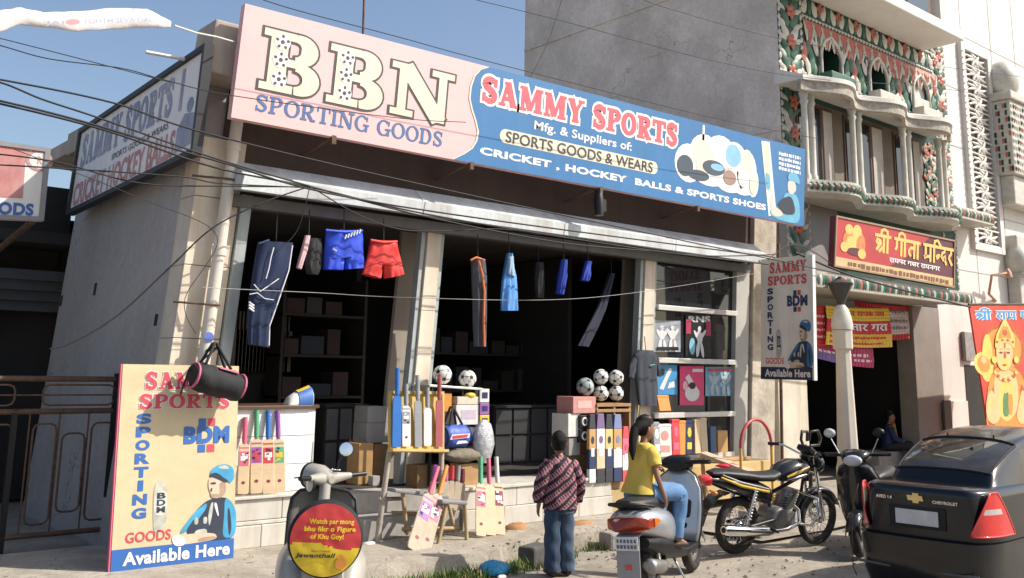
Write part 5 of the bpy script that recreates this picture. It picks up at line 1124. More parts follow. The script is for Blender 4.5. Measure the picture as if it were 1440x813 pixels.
mb = MB(); mb.box(10.8, 12.6, .08, .3, .604, .655); tag(mb.build('window_shelf', M_wood, bevel=.01), 'low wooden shelf under the packets in the window', 'shelf')

# wooden plank ramp with red cloth, arch tube, exercise bar
o = thing('plank', 'pale wooden plank ramp leaning down from the window to the motorcycle', 'plank', oy(1020, 665, -.9))
a, b = oy(985, 642, -.35), oy(1062, 672, -1.1); mb = MB(); mb.hexa([a, a+V((.28, .12, 0)), a+V((.28, .12, .05)), a+V((0, 0, .05)), b, b+V((.28, .12, 0)), b+V((.28, .12, .05)), b+V((0, 0, .05))]); mb.build('board', mat('pale_plank', (.52, .40, .28), .8, .2, 5, .15, dirt=.4), o)
mb = MB(); mb.tube([b+V((.1, .05, 0)), V((b.x+.15, b.y, .03))], .03, 5); mb.tube([a+V((.1, .05, 0)), V((a.x+.1, a.y, .15))], .03, 5); mb.build('leg', M_wood, o)
p = oy(1023, 655, -.68); mb = MB(); mb.loft([[p+V((sx*.16, .09*math.cos(a), .035*h*math.sin(a))) for a in [k*.628 for k in range(10)]] for sx, h in ((-1, .4), (-.5, 1), (.2, 1.2), (.7, .9), (1, .3))], 0, True)
tag(mb.build('red_cloth', cm('cloth_red', (.60, .03, .06), .8)), 'small red cloth bundle lying on the wooden plank', 'cloth')
o = thing('arch_frame', 'red and yellow bent tube arch standing behind the motorcycle', 'tube frame', oy(1062, 690, -.9)); ya_ = -.9
l0, r0 = oy(1043, 690, ya_), oy(1087, 690, ya_); tz = oy(1060, 590, ya_).z; w_ = (r0.x-l0.x)/2; cx_ = (l0.x+r0.x)/2
zz = tz-w_*1.05; mb = MB(); mb.tube([(cx_-w_*math.cos(rad(a)), ya_, zz+w_*1.05*math.sin(rad(a))) for a in range(0, 181, 12)], .022, 8); mb.build('arch_tube', cm('arch_red', (.42, .06, .06), .4), o)
for s in (-1, 1): mb = MB(); mb.tube([(cx_+s*w_, ya_, 0.02), (cx_+s*w_, ya_, zz)], .021, 8); mb.build('leg', cm('arch_yellow', (.62, .36, .06), .5), o)
o = thing('exercise_machine', 'black exercise machine with looped handle behind the motorcycle', 'exercise machine', oy(1140, 700, -1.0)); ye = -1.0
c_ = oy(1136, 617, ye); mb = MB()
for s in (-1, 1): mb.tube([c_+V((s*(.02+.0), 0, -.03)), c_+V((s*.04, -.02, .1)), c_+V((s*.2, -.04, .11)), c_+V((s*.25, -.05, .0)), c_+V((s*.2, -.05, -.09)), c_+V((s*.05, 0, -.1))], .022, 8)
mb.build('looped_handle', M_black, o)
mb = MB(); mb.tube([c_+V((0, 0, -.1)), c_+V((.03, 0, -.5)), c_+V((.1, .05, -c_.z+.05))], .03, 8); mb.cbox(c_+V((.0, 0, -.16)), (.12, .06, .1)); mb.cbox(c_+V((.03, -.02, -.45)), (.2, .1, .05)); mb.tube([c_+V((-.3, .05, -c_.z+.05)), c_+V((.5, .05, -c_.z+.05))], .03, 6); mb.build('frame', M_black, o)
mb = MB(); mb.tube([c_+V((.12, -.03, -.45)), c_+V((.2, -.03, -.7)), c_+V((.16, -.03, -1.0))], .03, 8); mb.build('chrome_stem', M_steel, o)

# ------------------------------------------------------------------ advertising boards
BD_y = mat('board_yellow', (.58, .475, .29), .6, .1, 2.4, .03, dirt=.65, dcol=(.45, .33, .18))
BD_blue = mat('board_blue', (.03, .12, .38), .5, .06, 2); BD_red = mat('board_redtext', (.58, .06, .09), .5, .06, 2); BD_light = mat('board_lightblue', (.05, .30, .50), .5, .25, 6); BD_skin = mat('board_skin', (.60, .46, .33), .5, .1, 6); BD_shirt = mat('board_shirt', (.025, .035, .06), .6, .2, 8); BD_grey = mat('board_greyart', (.42, .42, .36), .6, .3, 10)
def bdm(q, o, face, band, mats):
    """the cricket board, in fractions of its width and height"""
    red, blue, light, skin, shirt, greyart, white, head = mats
    mb = MB()
    for k, h, mi in ((.004, .05, 0), (.008, 0, 1)):
        q.text(mb, 'SAMMY', (.19, .87, .92, .965), k=k, mi=mi, style='slab', halo=h, thick=.27, thin=.14); q.text(mb, 'SPORTS', (.15, .77, .92, .85), k=k, mi=mi, style='slab', halo=h, thick=.27, thin=.14)
    mb.build('red_heading', [head, red], o)
    mb = MB()
    for i, ch in enumerate('SPORTING'):
        t = .70-.066*i; w_ = .03 if ch == 'I' else .105
        q.text(mb, ch, (.195-w_/2, t, .195+w_/2, t+.048), k=.004, off=.05)
    mb.build('column_lettering', blue, o)
    mb = MB(); q.text(mb, 'GOODS', (.10, .125, .46, .175), k=.004, off=.02); mb.build('goods_lettering', red, o)
    mb = MB(); q.text(mb, 'BDM', (.54, .595, .91, .675), k=.006, off=.06, mi=0)
    for (a, b, mi) in ((.655, .68, 0), (.735, .68, 1), (.655, .545, 0), (.735, .545, 1)): q.rect(mb, a, b, a+.065, b+.04, .004, mi)
    mb.build('logo', [blue, red], o)
    mb = MB(); q.rect(mb, 0, 0, 1, .10, .004); mb.build('blue_band', band, o)
    mb = MB(); q.text(mb, 'Available Here', (.09, .022, .94, .082), k=.008, off=.035); mb.build('white_lettering', white, o)
    mb = MB(); H = lambda pts: [((x-80)/395+.02, (700-y)/640) for x, y in pts]
    f = lambda pts, k, mi: q.art(mb, H(pts), k, mi)
    B = lambda x, y: (x, y)
    f([(190, 440), (232, 436), (240, 580), (205, 600), (195, 580)], .004, 3)
    f([(192, 470), (236, 465), (238, 540), (196, 545)], .0046, 5)
    a = H([(204, 545)])[0]; b = H([(230, 470)])[0]
    for i, ch in enumerate('BDM'): q.text(mb, ch, (a[0], b[1]-.034*(i+1), b[0], b[1]-.034*i-.006), k=.006, off=.04, mi=2)
    f([(330, 540), (372, 505), (430, 500), (458, 520), (474, 560), (472, 632), (420, 640), (330, 630), (300, 600)], .0052, 2)
    f([(430, 500), (458, 520), (474, 560), (472, 632), (425, 634), (430, 560)], .0060, 1)
    f([(330, 540), (372, 512), (365, 540), (310, 600), (276, 608)], .0062, 1)
    f([(300, 608), (400, 612), (410, 634), (330, 640), (282, 640), (270, 622)], .0068, 0)
    f([(255, 615), (275, 605), (305, 625), (296, 645), (265, 642)], .0072, 4)
    f([(372, 440), (388, 430), (430, 445), (438, 478), (424, 500), (392, 505), (376, 480), (371, 460)], .0070, 0)
    f([(376, 418), (392, 398), (430, 392), (458, 408), (462, 440), (448, 460), (432, 440), (400, 438), (378, 430)], .0078, 1)
    f([(374, 424), (400, 418), (440, 452), (430, 456), (398, 440), (376, 432)], .0084, 2)
    f([(408, 455), (428, 448), (436, 478), (424, 499), (402, 503), (412, 485)], .0074, 6); f([(378, 486), (390, 490), (404, 488), (410, 498), (394, 505), (381, 497)], .0076, 6)
    f([(345, 625), (400, 622), (408, 634), (340, 638)], .0071, 6); f([(300, 600), (330, 560), (338, 566), (318, 602)], .0065, 2); f([(440, 540), (448, 536), (458, 600), (450, 632), (444, 600)], .0064, 2); f([(382, 520), (392, 512), (388, 560), (380, 596), (374, 560)], .0058, 3)
    f([(398, 402), (430, 396), (446, 410), (420, 410)], .0082, 3)
    for (x, y) in ((336, 572), (366, 572)): f([(x-7, y-12), (x+6, y-12), (x+6, y+10), (x-7, y+10)], .0066, 3)
    f([(330, 600), (372, 596), (374, 622), (334, 622)], .0066, 3); f([(392, 520), (402, 515), (412, 560), (408, 562)], .0066, 4)
    f([(380, 470), (386, 468), (384, 482), (378, 480)], .0086, 2); f([(378, 452), (396, 450), (398, 458), (380, 458)], .0086, 2)
    mb.build('player_picture', [skin, light, shirt, greyart, white, mat('pale_art', (.55, .55, .48), .6, .2, 8), mat('art_skin_shade', (.36, .25, .17), .6, .2, 10)], o)
q = Quad(oy(155, 805, -.33), oy(328, 785, -.35), oy(336, 515, -.08), oy(173, 512, -.08))
bl = oz(155, 805, .15); br = oz(328, 785, .15); tl = oy(173, 512, bl.y+.22); tr = oy(336, 515, br.y+.22)
q = Quad(bl, br, tr, tl)
o = thing('advert_board', 'large yellow standing cricket advert board leaning at the shop corner', 'advert board', q.pt(.5, 0))
mb = MB(); q.board(mb, .035); mb.build('board', BD_y, o)
mb = MB(); P = [q.pt(-.006, t, k) for t, k in ((0, -.036), (1, -.036), (1, .002), (0, .002))]; mb.prism(P, q.pt(-.006, 0)-q.pt(.004, 0)); mb.build('board_edge', c_pink, o)
mb = MB(); mb.tube([q.pt(.2, .8, -.04), V((q.pt(.2, .8).x, q.pt(.2, .8).y+.35, .15))], .025, 5); mb.build('prop', M_wood, o)
bdm(q, o, BD_y, BD_blue, [BD_red, BD_blue, BD_light, BD_skin, BD_shirt, BD_grey, P_halo, P_halo])
# hanging copy of the board, projecting towards the road
Xh = 12.72
q = Quad(ox(1070, 533, Xh), ox(1143, 535, Xh), ox(1140, 358, Xh), ox(1070, 365, Xh))
o = thing('hanging_sign', 'white projecting cricket sign hanging on a pole at the right end of the shop', 'hanging sign', q.pt(.5, 0))
mb = MB(); q.board(mb, .07); mb.build('board', mat('hanging_white', (.80, .74, .64), .6, .06, 2, dirt=.3, streak=True), o)
mb = MB(); P = [q.pt(1.004, t, k) for t, k in ((0, -.072), (1, -.072), (1, .003), (0, .003))]; mb.prism(P, q.pt(1.03, 0)-q.pt(1.0, 0)); mb.build('board_edge', M_white, o)
bdm(q, o, None, BD_shirt, [mat('hang_red', (.60, .08, .06), .5, .1, 4), mat('hang_navy', (.03, .05, .12), .5, .1, 4), mat('hang_blue', (.04, .14, .28), .5, .2, 6), BD_skin, BD_shirt, BD_grey, P_halo, P_halo])
mb = MB(); p = q.pt(.28, 0, -.1); mb.tube([(p.x, p.y, .1), (p.x+.12, p.y, 3.9)], .025, 8); mb.tube([q.pt(.28, .9, -.1), q.pt(1, .95, -.05)], .018, 6); mb.build('pole', M_rust, o)

# duffel bag hung on the drain pipe over the board
c0 = oy(305, 536, -.40)
o, s_ = holdall('duffel_bag', 'black duffel bag with pink piping hanging over the yellow board', c0, .50, .135, (1, .08, -.22), M_leather, cm('pink_piping', (.5, .12, .2), .6), M_leather)
mb = MB(); e = c0+V((-.02, .0, .30)); mb.tube([e, oy(290, 494, -.1), V((3.97, .14, 2.05))], .012, 6); mb.tube([e, e+V((-.25, .02, -.22)), e+V((-.3, .03, -.42))], .009, 6); mb.build('strap', M_leather, o)
mb = MB(); P = [c0+V((-.02, -.075, .135)), c0+V((.17, -.075, .085)), c0+V((.17, -.10, .07)), c0+V((-.02, -.10, .115))]; mb.add(P, [(0, 1, 2, 3)]); mb.build('pink_stripe', cm('pink_piping', ()), o)
# ------------------------------------------------------------------ vehicles (built in local axes: x forward, y left, z up)
M_tyre = mat('tyre_rubber', (.022, .021, .02), .85, .25, 14, .3, dirt=.6, dcol=(.13, .105, .08))
M_blackpaint = mat('black_paint', (.010, .011, .014), .22, .1, 6, 0, dirt=.22, dcol=(.10, .085, .07), coat=.6)
M_engine = mat('engine_alloy', (.30, .29, .28), .45, .25, 14, .1, metal=.7, dirt=.5, dcol=(.06, .05, .045))
M_seat = mat('seat_vinyl', (.018, .018, .019), .5, .2, 10, .1, dirt=.3, dcol=(.09, .08, .065))
M_lampred = mat('lamp_red', (.60, .02, .02), .12, .15, 6, spec=.7, coat=.6); M_amber = mat('lamp_amber', (.55, .14, .015), .12, .1, 6, coat=.6); M_clear = mat('lamp_clear', (.65, .64, .62), .1, .05, 5, coat=.5)
M_mirror = mat('mirror_glass', (.9, .9, .92), .03, 0, metal=1)
M_plate = mat('plate_white', (.66, .66, .64), .5, .06, 8, dirt=.3)
RX = Matrix.Rotation(rad(90), 3, 'X')
def wheel(o, c, R_, r_, rimR, spokes=0, name='wheel', rim=M_steel, wide=1., disc=None):
    c = V(c); mb = MB(); mb.torus(c, R_-r_, r_, RX, 40, 12, sx=wide); t = mb.build('tyre', M_tyre, o, local=True)
    mb = MB(); mb.torus(c, rimR, .016, RX, 36, 8, sx=1.5); mb.lathe([(.03, -.06), (.05, -.05), (.05, .05), (.03, .06)], c, RX, 14)
    if spokes:
        for k in range(spokes):
            a = 2*math.pi*k/spokes; b = a+(.5 if k % 2 else -.5); s = .035*(1 if k % 4 < 2 else -1)
            mb.tube([c+V((.045*math.cos(b), s, .045*math.sin(b))), c+V((rimR*math.cos(a), 0, rimR*math.sin(a)))], .0035, 4)
    else:
        mb.lathe([(rimR, -.02), (rimR*.8, -.035), (rimR*.35, -.02), (rimR*.35, .02), (rimR*.8, .035), (rimR, .02)], c, RX, 26)
    mb.build('rim', rim, t, local=True); return t
def ringsec(c, ry, rz, n=14, tilt=0., p=2.0):
    out = []
    for k in range(n):
        a = 2*math.pi*k/n; cy = math.copysign(abs(math.cos(a))**(2/p), math.cos(a)); sz = math.copysign(abs(math.sin(a))**(2/p), math.sin(a))
        out.append(V((c[0]+sz*rz*math.sin(tilt), c[1]+ry*cy, c[2]+sz*rz*math.cos(tilt))))
    return out
def bodyloft(rows, p=2.4, n=16, tilts=None):
    mb = MB(); mb.loft([ringsec((x, y, z), ry, rz, n, 0 if not tilts else tilts[i], p) for i, (x, y, z, ry, rz) in enumerate(rows)], 0, True); return mb
# ---- motorcycle
def place(p0, p1, z=0.):
    """root location at p0 and heading towards p1"""
    d = p1-p0; return (p0.x, p0.y, z), math.atan2(d.y, d.x)
loc, rz = place(oz(1034, 779), oz(1137, 767))
MO = thing('motorcycle', 'black motorcycle with yellow stripes parked facing right along the kerb', 'motorcycle', loc, rot=(rad(7), 0, rz))
wheel(MO, (0, 0, .30), .30, .05, .225, 24, wide=.95); wheel(MO, (1.24, 0, .30), .30, .043, .235, 24, wide=.95)
bodyloft([(.50, 0, .80, .08, .03), (.58, 0, .82, .125, .09), (.74, 0, .85, .15, .115), (.90, 0, .86, .14, .105), (1.0, 0, .86, .08, .07)]).build('fuel_tank', M_blackpaint, MO, local=True)
M_ydecal = mat('decal_yellow', (.62, .40, .05), .3, .1, 5, coat=.4); M_sdecal = mat('decal_silver', (.5, .5, .5), .25, .1, 5, metal=.4)
mb = MB()
for s in (-1, 1):
    mb.tube([(.58, s*.128, .80), (.72, s*.152, .85), (.9, s*.142, .90)], [.012, .02, .01], 6, mi=0); mb.tube([(.60, s*.12, .77), (.74, s*.145, .80), (.88, s*.138, .82)], [.008, .014, .008], 6, mi=1)
    mb.tube([(.3, s*.135, .66), (-.1, s*.125, .74), (-.36, s*.09, .83)], [.016, .018, .010], 6, mi=0); mb.tube([(.3, s*.14, .69), (-.1, s*.13, .775), (-.34, s*.095, .855)], [.008, .01, .006], 6, mi=1)
mb.build('stripe', [M_ydecal, M_sdecal], MO, local=True)
bodyloft([(-.44, 0, .86, .06, .02), (-.3, 0, .86, .11, .04), (0, 0, .83, .13, .045), (.2, 0, .80, .13, .045), (.42, 0, .79, .12, .05), (.56, 0, .82, .08, .04)]).build('seat', M_seat, MO, local=True)
bodyloft([(-.50, 0, .80, .05, .03), (-.36, 0, .78, .095, .06), (-.1, 0, .72, .125, .09), (.2, 0, .66, .135, .11), (.38, 0, .60, .12, .10)]).build('side_panel', M_blackpaint, MO, local=True)
bodyloft([(-.56, 0, .79, .055, .035), (-.53, 0, .79, .075, .05), (-.47, 0, .79, .08, .055)], p=3).build('tail_lamp', M_lampred, MO, local=True)
mb = MB(); mb.loft([[V((x, s*w_, z)) for s, w_ in ((-1, .08), (-1, .07), (1, .07), (1, .08))] for x, z in ((-.2, .66), (-.36, .62), (-.5, .5), (-.56, .34))], 0, True, closed=False); mb.build('rear_mudguard', M_blackpaint, MO, local=True, solid=.006)
mb = MB(); mb.cbox((-.60, 0, .55), (.008, .17, .15), Matrix.Rotation(rad(-18), 3, 'Y')); mb.build('number_plate', mat('plate_yellow', (.66, .55, .25), .5, .1, 6), MO, local=True, bevel=.003)
for s in (-1, 1):
    mb = MB(); mb.tube([(-.5, s*.08, .7), (-.52, s*.17, .7)], .01, 6); mb.ball((-.53, s*.19, .7), .03, (1.2, .9, .8), 10); mb.build('indicator', M_amber, MO, local=True)
    mb = MB(); mb.tube([(0, s*.14, .34), (.1, s*.15, .70)], .022, 8); [mb.torus((.02+.08*t, s*.142, .40+.28*t), .03, .006, Matrix.Rotation(rad(15), 3, 'Y'), 12, 5) for t in [k/9 for k in range(10)]]; mb.build('shock_absorber', M_steel, MO, local=True)
    mb = MB(); mb.tube([(1.24, s*.09, .29), (1.14, s*.09, .62)], .026, 8); mb.tube([(1.14, s*.09, .6), (1.02, s*.09, .98)], .017, 8); mb.build('fork_leg', M_steel, MO, local=True)
mb = MB(); mb.tube([(-.02, .13, .3), (.5, .11, .36)], .02, 6); mb.tube([(-.02, -.13, .3), (.5, -.11, .36)], .02, 6); mb.tube([(.5, 0, .3), (.45, 0, .6), (.98, 0, .78), (.95, 0, .55), (.8, 0, .28), (.5, 0, .26)], .022, 7); mb.tube([(1.03, 0, .72), (.97, 0, .98)], .035, 8); mb.tube([(.3, -.16, .3), (.3, -.3, .28)], .013, 6); mb.tube([(.36, .1, .28), (.28, .26, .02)], .012, 6); mb.build('frame', M_black, MO, local=True)
mb = MB(); mb.lathe([(.10, -.13), (.12, -.1), (.12, .1), (.10, .13)], (.52, 0, .36), RX, 18); mb.cbox((.62, 0, .33), (.3, .2, .16)); mb.tube([(.66, 0, .4), (.74, 0, .62)], .075, 12)
for k in range(7): mb.cbox((.668+.012*k, 0, .44+.028*k), (.19, .19, .01), Matrix.Rotation(rad(-20), 3, 'Y'))
mb.build('engine', M_engine, MO, local=True)
mb = MB(); mb.tube([(.76, -.02, .5), (.86, -.06, .42), (.82, -.12, .3), (.6, -.15, .25), (.38, -.16, .25)], .02, 8); mb.tube([(.40, -.16, .25), (.3, -.165, .26), (-.1, -.175, .29), (-.34, -.18, .315), (-.37, -.18, .318)], [.025, .05, .056, .056, .042], 14); ex = mb.build('exhaust', M_steel, MO, local=True)
mb = MB(); mb.tube([(.3, -.225, .27), (-.05, -.236, .30)], .012, 6); mb.tube([(-.365, -.18, .318), (-.376, -.18, .319)], .03, 10); mb.build('heat_shield', M_black, ex, local=True)
mb = MB(); mb.loft([[V((1.24+(.33)*math.cos(rad(a)), s*w_, .30+(.33)*math.sin(rad(a))+dz)) for s, w_, dz in ((-1, .06, -.02), (-1, .035, .012), (1, .035, .012), (1, .06, -.02))] for a in range(20, 171, 12)], 0, True, closed=False); mb.build('front_mudguard', M_blackpaint, MO, local=True, solid=.005)
hl = bodyloft([(.98, 0, .96, .05, .06), (1.04, 0, .95, .12, .12), (1.14, 0, .92, .125, .125), (1.2, 0, .90, .10, .09)]).build('headlamp_cowl', M_blackpaint, MO, local=True)
mb = MB(); mb.ball((1.17, 0, .885), .085, (.6, 1.1, .9), 14); mb.build('lens', M_clear, hl, local=True)
mb = MB(); mb.cbox((1.0, 0, 1.06), (.1, .2, .07), Matrix.Rotation(rad(30), 3, 'Y')); mb.build('instrument_box', M_black, MO, local=True, bevel=.02)
mb = MB(); mb.tube([(.80, -.37, 1.06), (.90, -.25, 1.07), (1.0, -.1, 1.0), (1.0, .1, 1.0), (.90, .25, 1.07), (.80, .37, 1.06)], .012, 7); hb = mb.build('handlebar', M_steel, MO, local=True)
for s in (-1, 1): mb = MB(); mb.tube([(.80, s*.38, 1.06), (.87, s*.28, 1.07)], .019, 8); mb.tube([(.9, s*.25, 1.09), (.93, s*.36, 1.07)], .006, 5); mb.build('grip', M_black, hb, local=True)
mb = MB()
for s in (-1, 1): mb.tube([(.92, s*.03, .60), (.93, s*.26, .58), (.90, s*.30, .45), (.86, s*.26, .30), (.80, s*.03, .28)], .013, 7)
mb.build('crash_guard', M_steel, MO, local=True)

# ---- modern gearless scooters
def scooter(o, paint, inner, lamp, tilt=0., front=False):
    tw = wheel(o, (0, 0, .215), .215, .052, .13, 0, rim=M_engine); wheel(o, (1.22, 0, .215), .215, .05, .13, 0, rim=M_engine)
    bodyloft([(-.43, 0, .66, .10, .05), (-.40, 0, .65, .16, .085), (-.25, 0, .63, .20, .12), (0, 0, .59, .215, .15), (.22, 0, .53, .205, .165), (.36, 0, .45, .17, .14), (.42, 0, .40, .14, .1)], p=2.8, n=20).build('rear_body', paint, o, local=True)
    bodyloft([(-.30, 0, .47, .14, .05), (-.1, 0, .44, .17, .09), (.2, 0, .38, .19, .10), (.45, 0, .30, .19, .07), (.62, 0, .27, .18, .045)], p=2.6).build('lower_trim', M_black, o, local=True)
    bodyloft([(-.44, 0, .80, .05, .02), (-.34, 0, .78, .13, .05), (-.1, 0, .77, .155, .06), (.12, 0, .755, .15, .06), (.34, 0, .74, .12, .055), (.42, 0, .71, .07, .04)], p=2.6).build('seat', M_seat, o, local=True)
    mb = MB(); mb.tube([(-.2, .16, .75), (-.44, .14, .79), (-.50, .0, .80), (-.44, -.14, .79), (-.2, -.16, .75)], .016, 7); mb.build('grab_rail', M_black, o, local=True)
    mb = MB(); mb.loft([[V((-.495+.10*(abs(y_)/.19)**2.5, y_, z)) for k, (y_, z) in enumerate(((-.19, .59), (-.19, .67), (-.10, .69), (.10, .69), (.19, .67), (.19, .59), (.10, .575), (-.10, .575)))], [V((-.36+.12*(abs(y_)/.19)**2.5, y_*.98, z)) for (y_, z) in ((-.19, .59), (-.19, .67), (-.10, .69), (.10, .69), (.19, .67), (.19, .59), (.10, .575), (-.10, .575))]], 0, False)
    tl = mb.build('tail_lamp', lamp, o, local=True, bevel=.012)
    for s in (-1, 1): mb = MB(); mb.loft([[V((-.40+.10, s*.185, .6)), V((-.40+.10, s*.185, .665)), V((-.22, s*.205, .66)), V((-.22, s*.205, .62))], [V((-.40+.10, s*.20, .6)), V((-.40+.10, s*.20, .665)), V((-.22, s*.216, .65)), V((-.22, s*.216, .625))]], 0, False); mb.build('indicator', M_amber, tl, local=True)
    mb = MB(); mb.loft([[V((x, s*w_, z)) for s, w_ in ((-1, .10), (-1, .085), (1, .085), (1, .10))] for x, z in ((-.28, .56), (-.43, .54), (-.45, .40), (-.46, .22))], 0, False, closed=False); mb.build('mud_flap', mat('grey_plastic', (.28, .28, .285), .5, .1, 5), o, local=True, solid=.01)
    mb = MB(); mb.cbox((-.468, 0, .485), (.008, .20, .11), Matrix.Rotation(rad(-5), 3, 'Y')); pl_ = mb.build('number_plate', M_plate, o, local=True, bevel=.003)
    mb = MB(); r_ = random.Random(3)
    for j in range(2):
        for i in range(6): mb.cbox((-.474, -.075+.03*i, .506-.045*j), (.003, .016+.006*r_.random(), .028))
    mb.build('plate_print', mat('plate_ink', (.10, .12, .2), .6, 0), pl_, local=True)
    mb = MB(); mb.cbox((-.462, 0, .30), (.008, .06, .04)); mb.build('reflector', M_lampred, o, local=True, bevel=.003)
    # engine, silencer, kick lever
    mb = MB(); mb.cbox((.12, .10, .24), (.42, .12, .15)); mb.lathe([(.09, -.05), (.1, -.03), (.1, .03), (.08, .05)], (0, .12, .22), RX, 16); mb.tube([(.3, -.03, .28), (.14, -.11, .24), (-.05, -.14, .25), (-.36, -.15, .30), (-.38, -.15, .30)], [.02, .03, .055, .06, .04], 12); mb.build('engine', M_engine, o, local=True, bevel=.02)
    mb = MB(); mb.tube([(0, -.1, .3), (-.12, -.14, .62)], .02, 7); mb.tube([(.45, .08, .24), (.40, .2, .05), (.4, .12, .015), (.4, -.12, .015), (.4, -.2, .05), (.45, -.08, .24)], .012, 6); mb.build('stand', M_steel, o, local=True)
    # floor and legshield
    mb = MB(); mb.loft([[V((x, y_, z)) for y_, z in ((-w_, z0), (w_, z0), (w_, z0+.06), (-w_, z0+.06))] for x, w_, z0 in ((.34, .16, .27), (.6, .19, .255), (.86, .19, .26), (.95, .16, .31))], 0, False); mb.build('floor_board', M_black, o, local=True, bevel=.015)
    def shield(dx, k, z0=.28):
        rows = []
        for z, w_, x in ((z0, .17, .90), (.42, .205, .93), (.60, .225, .96), (.78, .22, 1.0), (.90, .17, 1.03), (.96, .08, 1.05)):
            rows.append([V((x+dx+.10*(1-(j/6)**2)*k, w_*j/6, z)) for j in range(-6, 7)])
        mb = MB(); mb.loft(rows, 0, True, closed=False, cap=False); return mb
    shield(.02, 1.).build('front_apron', paint, o, local=True, solid=.012); shield(-.035, .25).build('leg_shield', inner, o, local=True, solid=.02)
    mb = MB(); rows = [(.28, .17, .90), (.42, .205, .93), (.60, .225, .96), (.78, .22, 1.0), (.90, .17, 1.03), (.96, .08, 1.05)]
    mb.tube([(x-.01, -w_, z) for z, w_, x in rows]+[(x-.01, w_, z) for z, w_, x in rows[::-1]], .016, 6); mb.build('edge_trim', M_black, o, local=True)
    mb = MB(); mb.cbox((.955, 0, .60), (.07, .26, .18)); mb.cbox((.94, 0, .44), (.06, .2, .1)); mb.build('glove_box', M_black, o, local=True, bevel=.025)
    bodyloft([(.98, 0, .98, .06, .04), (1.0, 0, 1.02, .17, .05), (1.06, 0, 1.02, .15, .075), (1.14, 0, .99, .11, .06), (1.17, 0, .97, .05, .03)], p=2.6).build('headset', paint if front else M_black, o, local=True)
    if front: mb = MB(); mb.ball((1.15, 0, .975), .085, (.45, 1.2, .7), 14); mb.build('headlamp', M_clear, o, local=True)
    mb = MB(); mb.tube([(.98, -.2, 1.03), (1.02, 0, 1.02), (.98, .2, 1.03)], .02, 8); hb = mb.build('handlebar', M_black, o, local=True)
    for s in (-1, 1): mb = MB(); mb.tube([(.98, s*.19, 1.03), (.92, s*.35, 1.03)], .021, 9); mb.tube([(1.03, s*.18, 1.04), (.99, s*.34, 1.03)], .007, 5); mb.build('grip', M_black, hb, local=True)
    mb = MB(); mb.loft([[V((1.22+.25*math.cos(rad(a)), s*w_, .215+.25*math.sin(rad(a))+dz)) for s, w_, dz in ((-1, .075, -.05), (-1, .06, .0), (0, .0, .02), (1, .06, .0), (1, .075, -.05))] for a in range(15, 176, 16)], 0, True, closed=False, cap=False); mb.build('front_mudguard', paint, o, local=True, solid=.008)
    mb = MB(); [mb.tube([(1.22, s*.085, .215), (1.14, s*.08, .5)], .02, 7) for s in (-1, 1)]; mb.build('fork', M_black, o, local=True)
M_silver = mat('silver_paint', (.50, .51, .53), .28, .08, 5, 0, metal=.55, dirt=.2, dcol=(.35, .31, .26), coat=.5)
b_ = V((7.70, -2.74, 0)); a_ = b_-V((math.cos(rad(22)), math.sin(rad(22)), 0))*1.22
loc, rz = place(a_, b_)
SC = thing('silver_scooter', 'silver gearless scooter with red tail lamp that the girl sits on', 'scooter', loc, rot=(rad(-4), 0, rz)); scooter(SC, M_silver, M_silver, mat('lamp_brownred', (.30, .035, .012), .12, .2, 5, coat=.6))
a_ = oz(1168, 772); loc2 = (a_.x+1.16, a_.y+.05, 0)
BS = thing('black_scooter', 'dusty black scooter facing the camera between the motorcycle and the car', 'scooter', (10.85, -3.0, 0), rot=(rad(3), 0, rad(197))); scooter(BS, M_blackpaint, M_black, M_lampred, front=True)
for s in (1, -1):
    mb = MB(); mb.tube([(1.0, s*.17, 1.04), (.98, s*.25, 1.2)], .006, 5); mm_ = mb.build('mirror_stalk', M_steel, BS, local=True); mb = MB(); mb.lathe([(.06, 0), (.065, .012), (.03, .025)], (.97, s*.26, 1.26), Matrix.Rotation(rad(95), 3, 'Y'), 16, sx=.8); mb.build('mirror', M_clear if s < 0 else M_black, mm_, local=True)

# ---- old classic scooter with covered spare wheel
M_ivory = mat('ivory_paint', (.36, .345, .31), .35, .1, 5, 0, dirt=.5, dcol=(.27, .23, .18), coat=.3)
ZS = .76
pc = oz(452, 757, ZS); vd = (pc-CAM); hd = math.atan2(vd.y, vd.x)+rad(1)
ax_ = V((math.cos(hd), math.sin(hd), 0)); base = pc+ax_*.46
VS = thing('classic_scooter', 'grey ivory classic scooter seen from behind with round red and yellow spare wheel cover', 'scooter', (base.x, base.y, 0), rot=(rad(2), 0, hd))
wheel(VS, (0, 0, .21), .21, .05, .12, 0, rim=M_engine); wheel(VS, (1.18, .0, .21), .21, .05, .12, 0, rim=M_engine)
for s in (-1, 1): bodyloft([(-.46, s*.15, .36, .03, .05), (-.40, s*.17, .42, .08, .14), (-.2, s*.19, .46, .11, .20), (.05, s*.2, .46, .115, .20), (.25, s*.18, .42, .09, .14), (.38, s*.16, .40, .03, .06)], p=2.2).build('cowl', M_ivory, VS, local=True)
bodyloft([(-.46, 0, .50, .13, .12), (-.3, 0, .54, .17, .17), (0, 0, .52, .18, .18), (.3, 0, .44, .16, .16), (.4, 0, .36, .14, .1)], p=3).build('rear_body', M_ivory, VS, local=True)
bodyloft([(-.30, 0, .76, .10, .04), (-.22, 0, .77, .16, .07), (0, 0, .77, .165, .07), (.3, 0, .75, .14, .06), (.42, 0, .73, .08, .04)], p=2.8).build('seat', M_seat, VS, local=True)
RY = Matrix.Rotation(rad(90), 3, 'Y')
Rc = .235
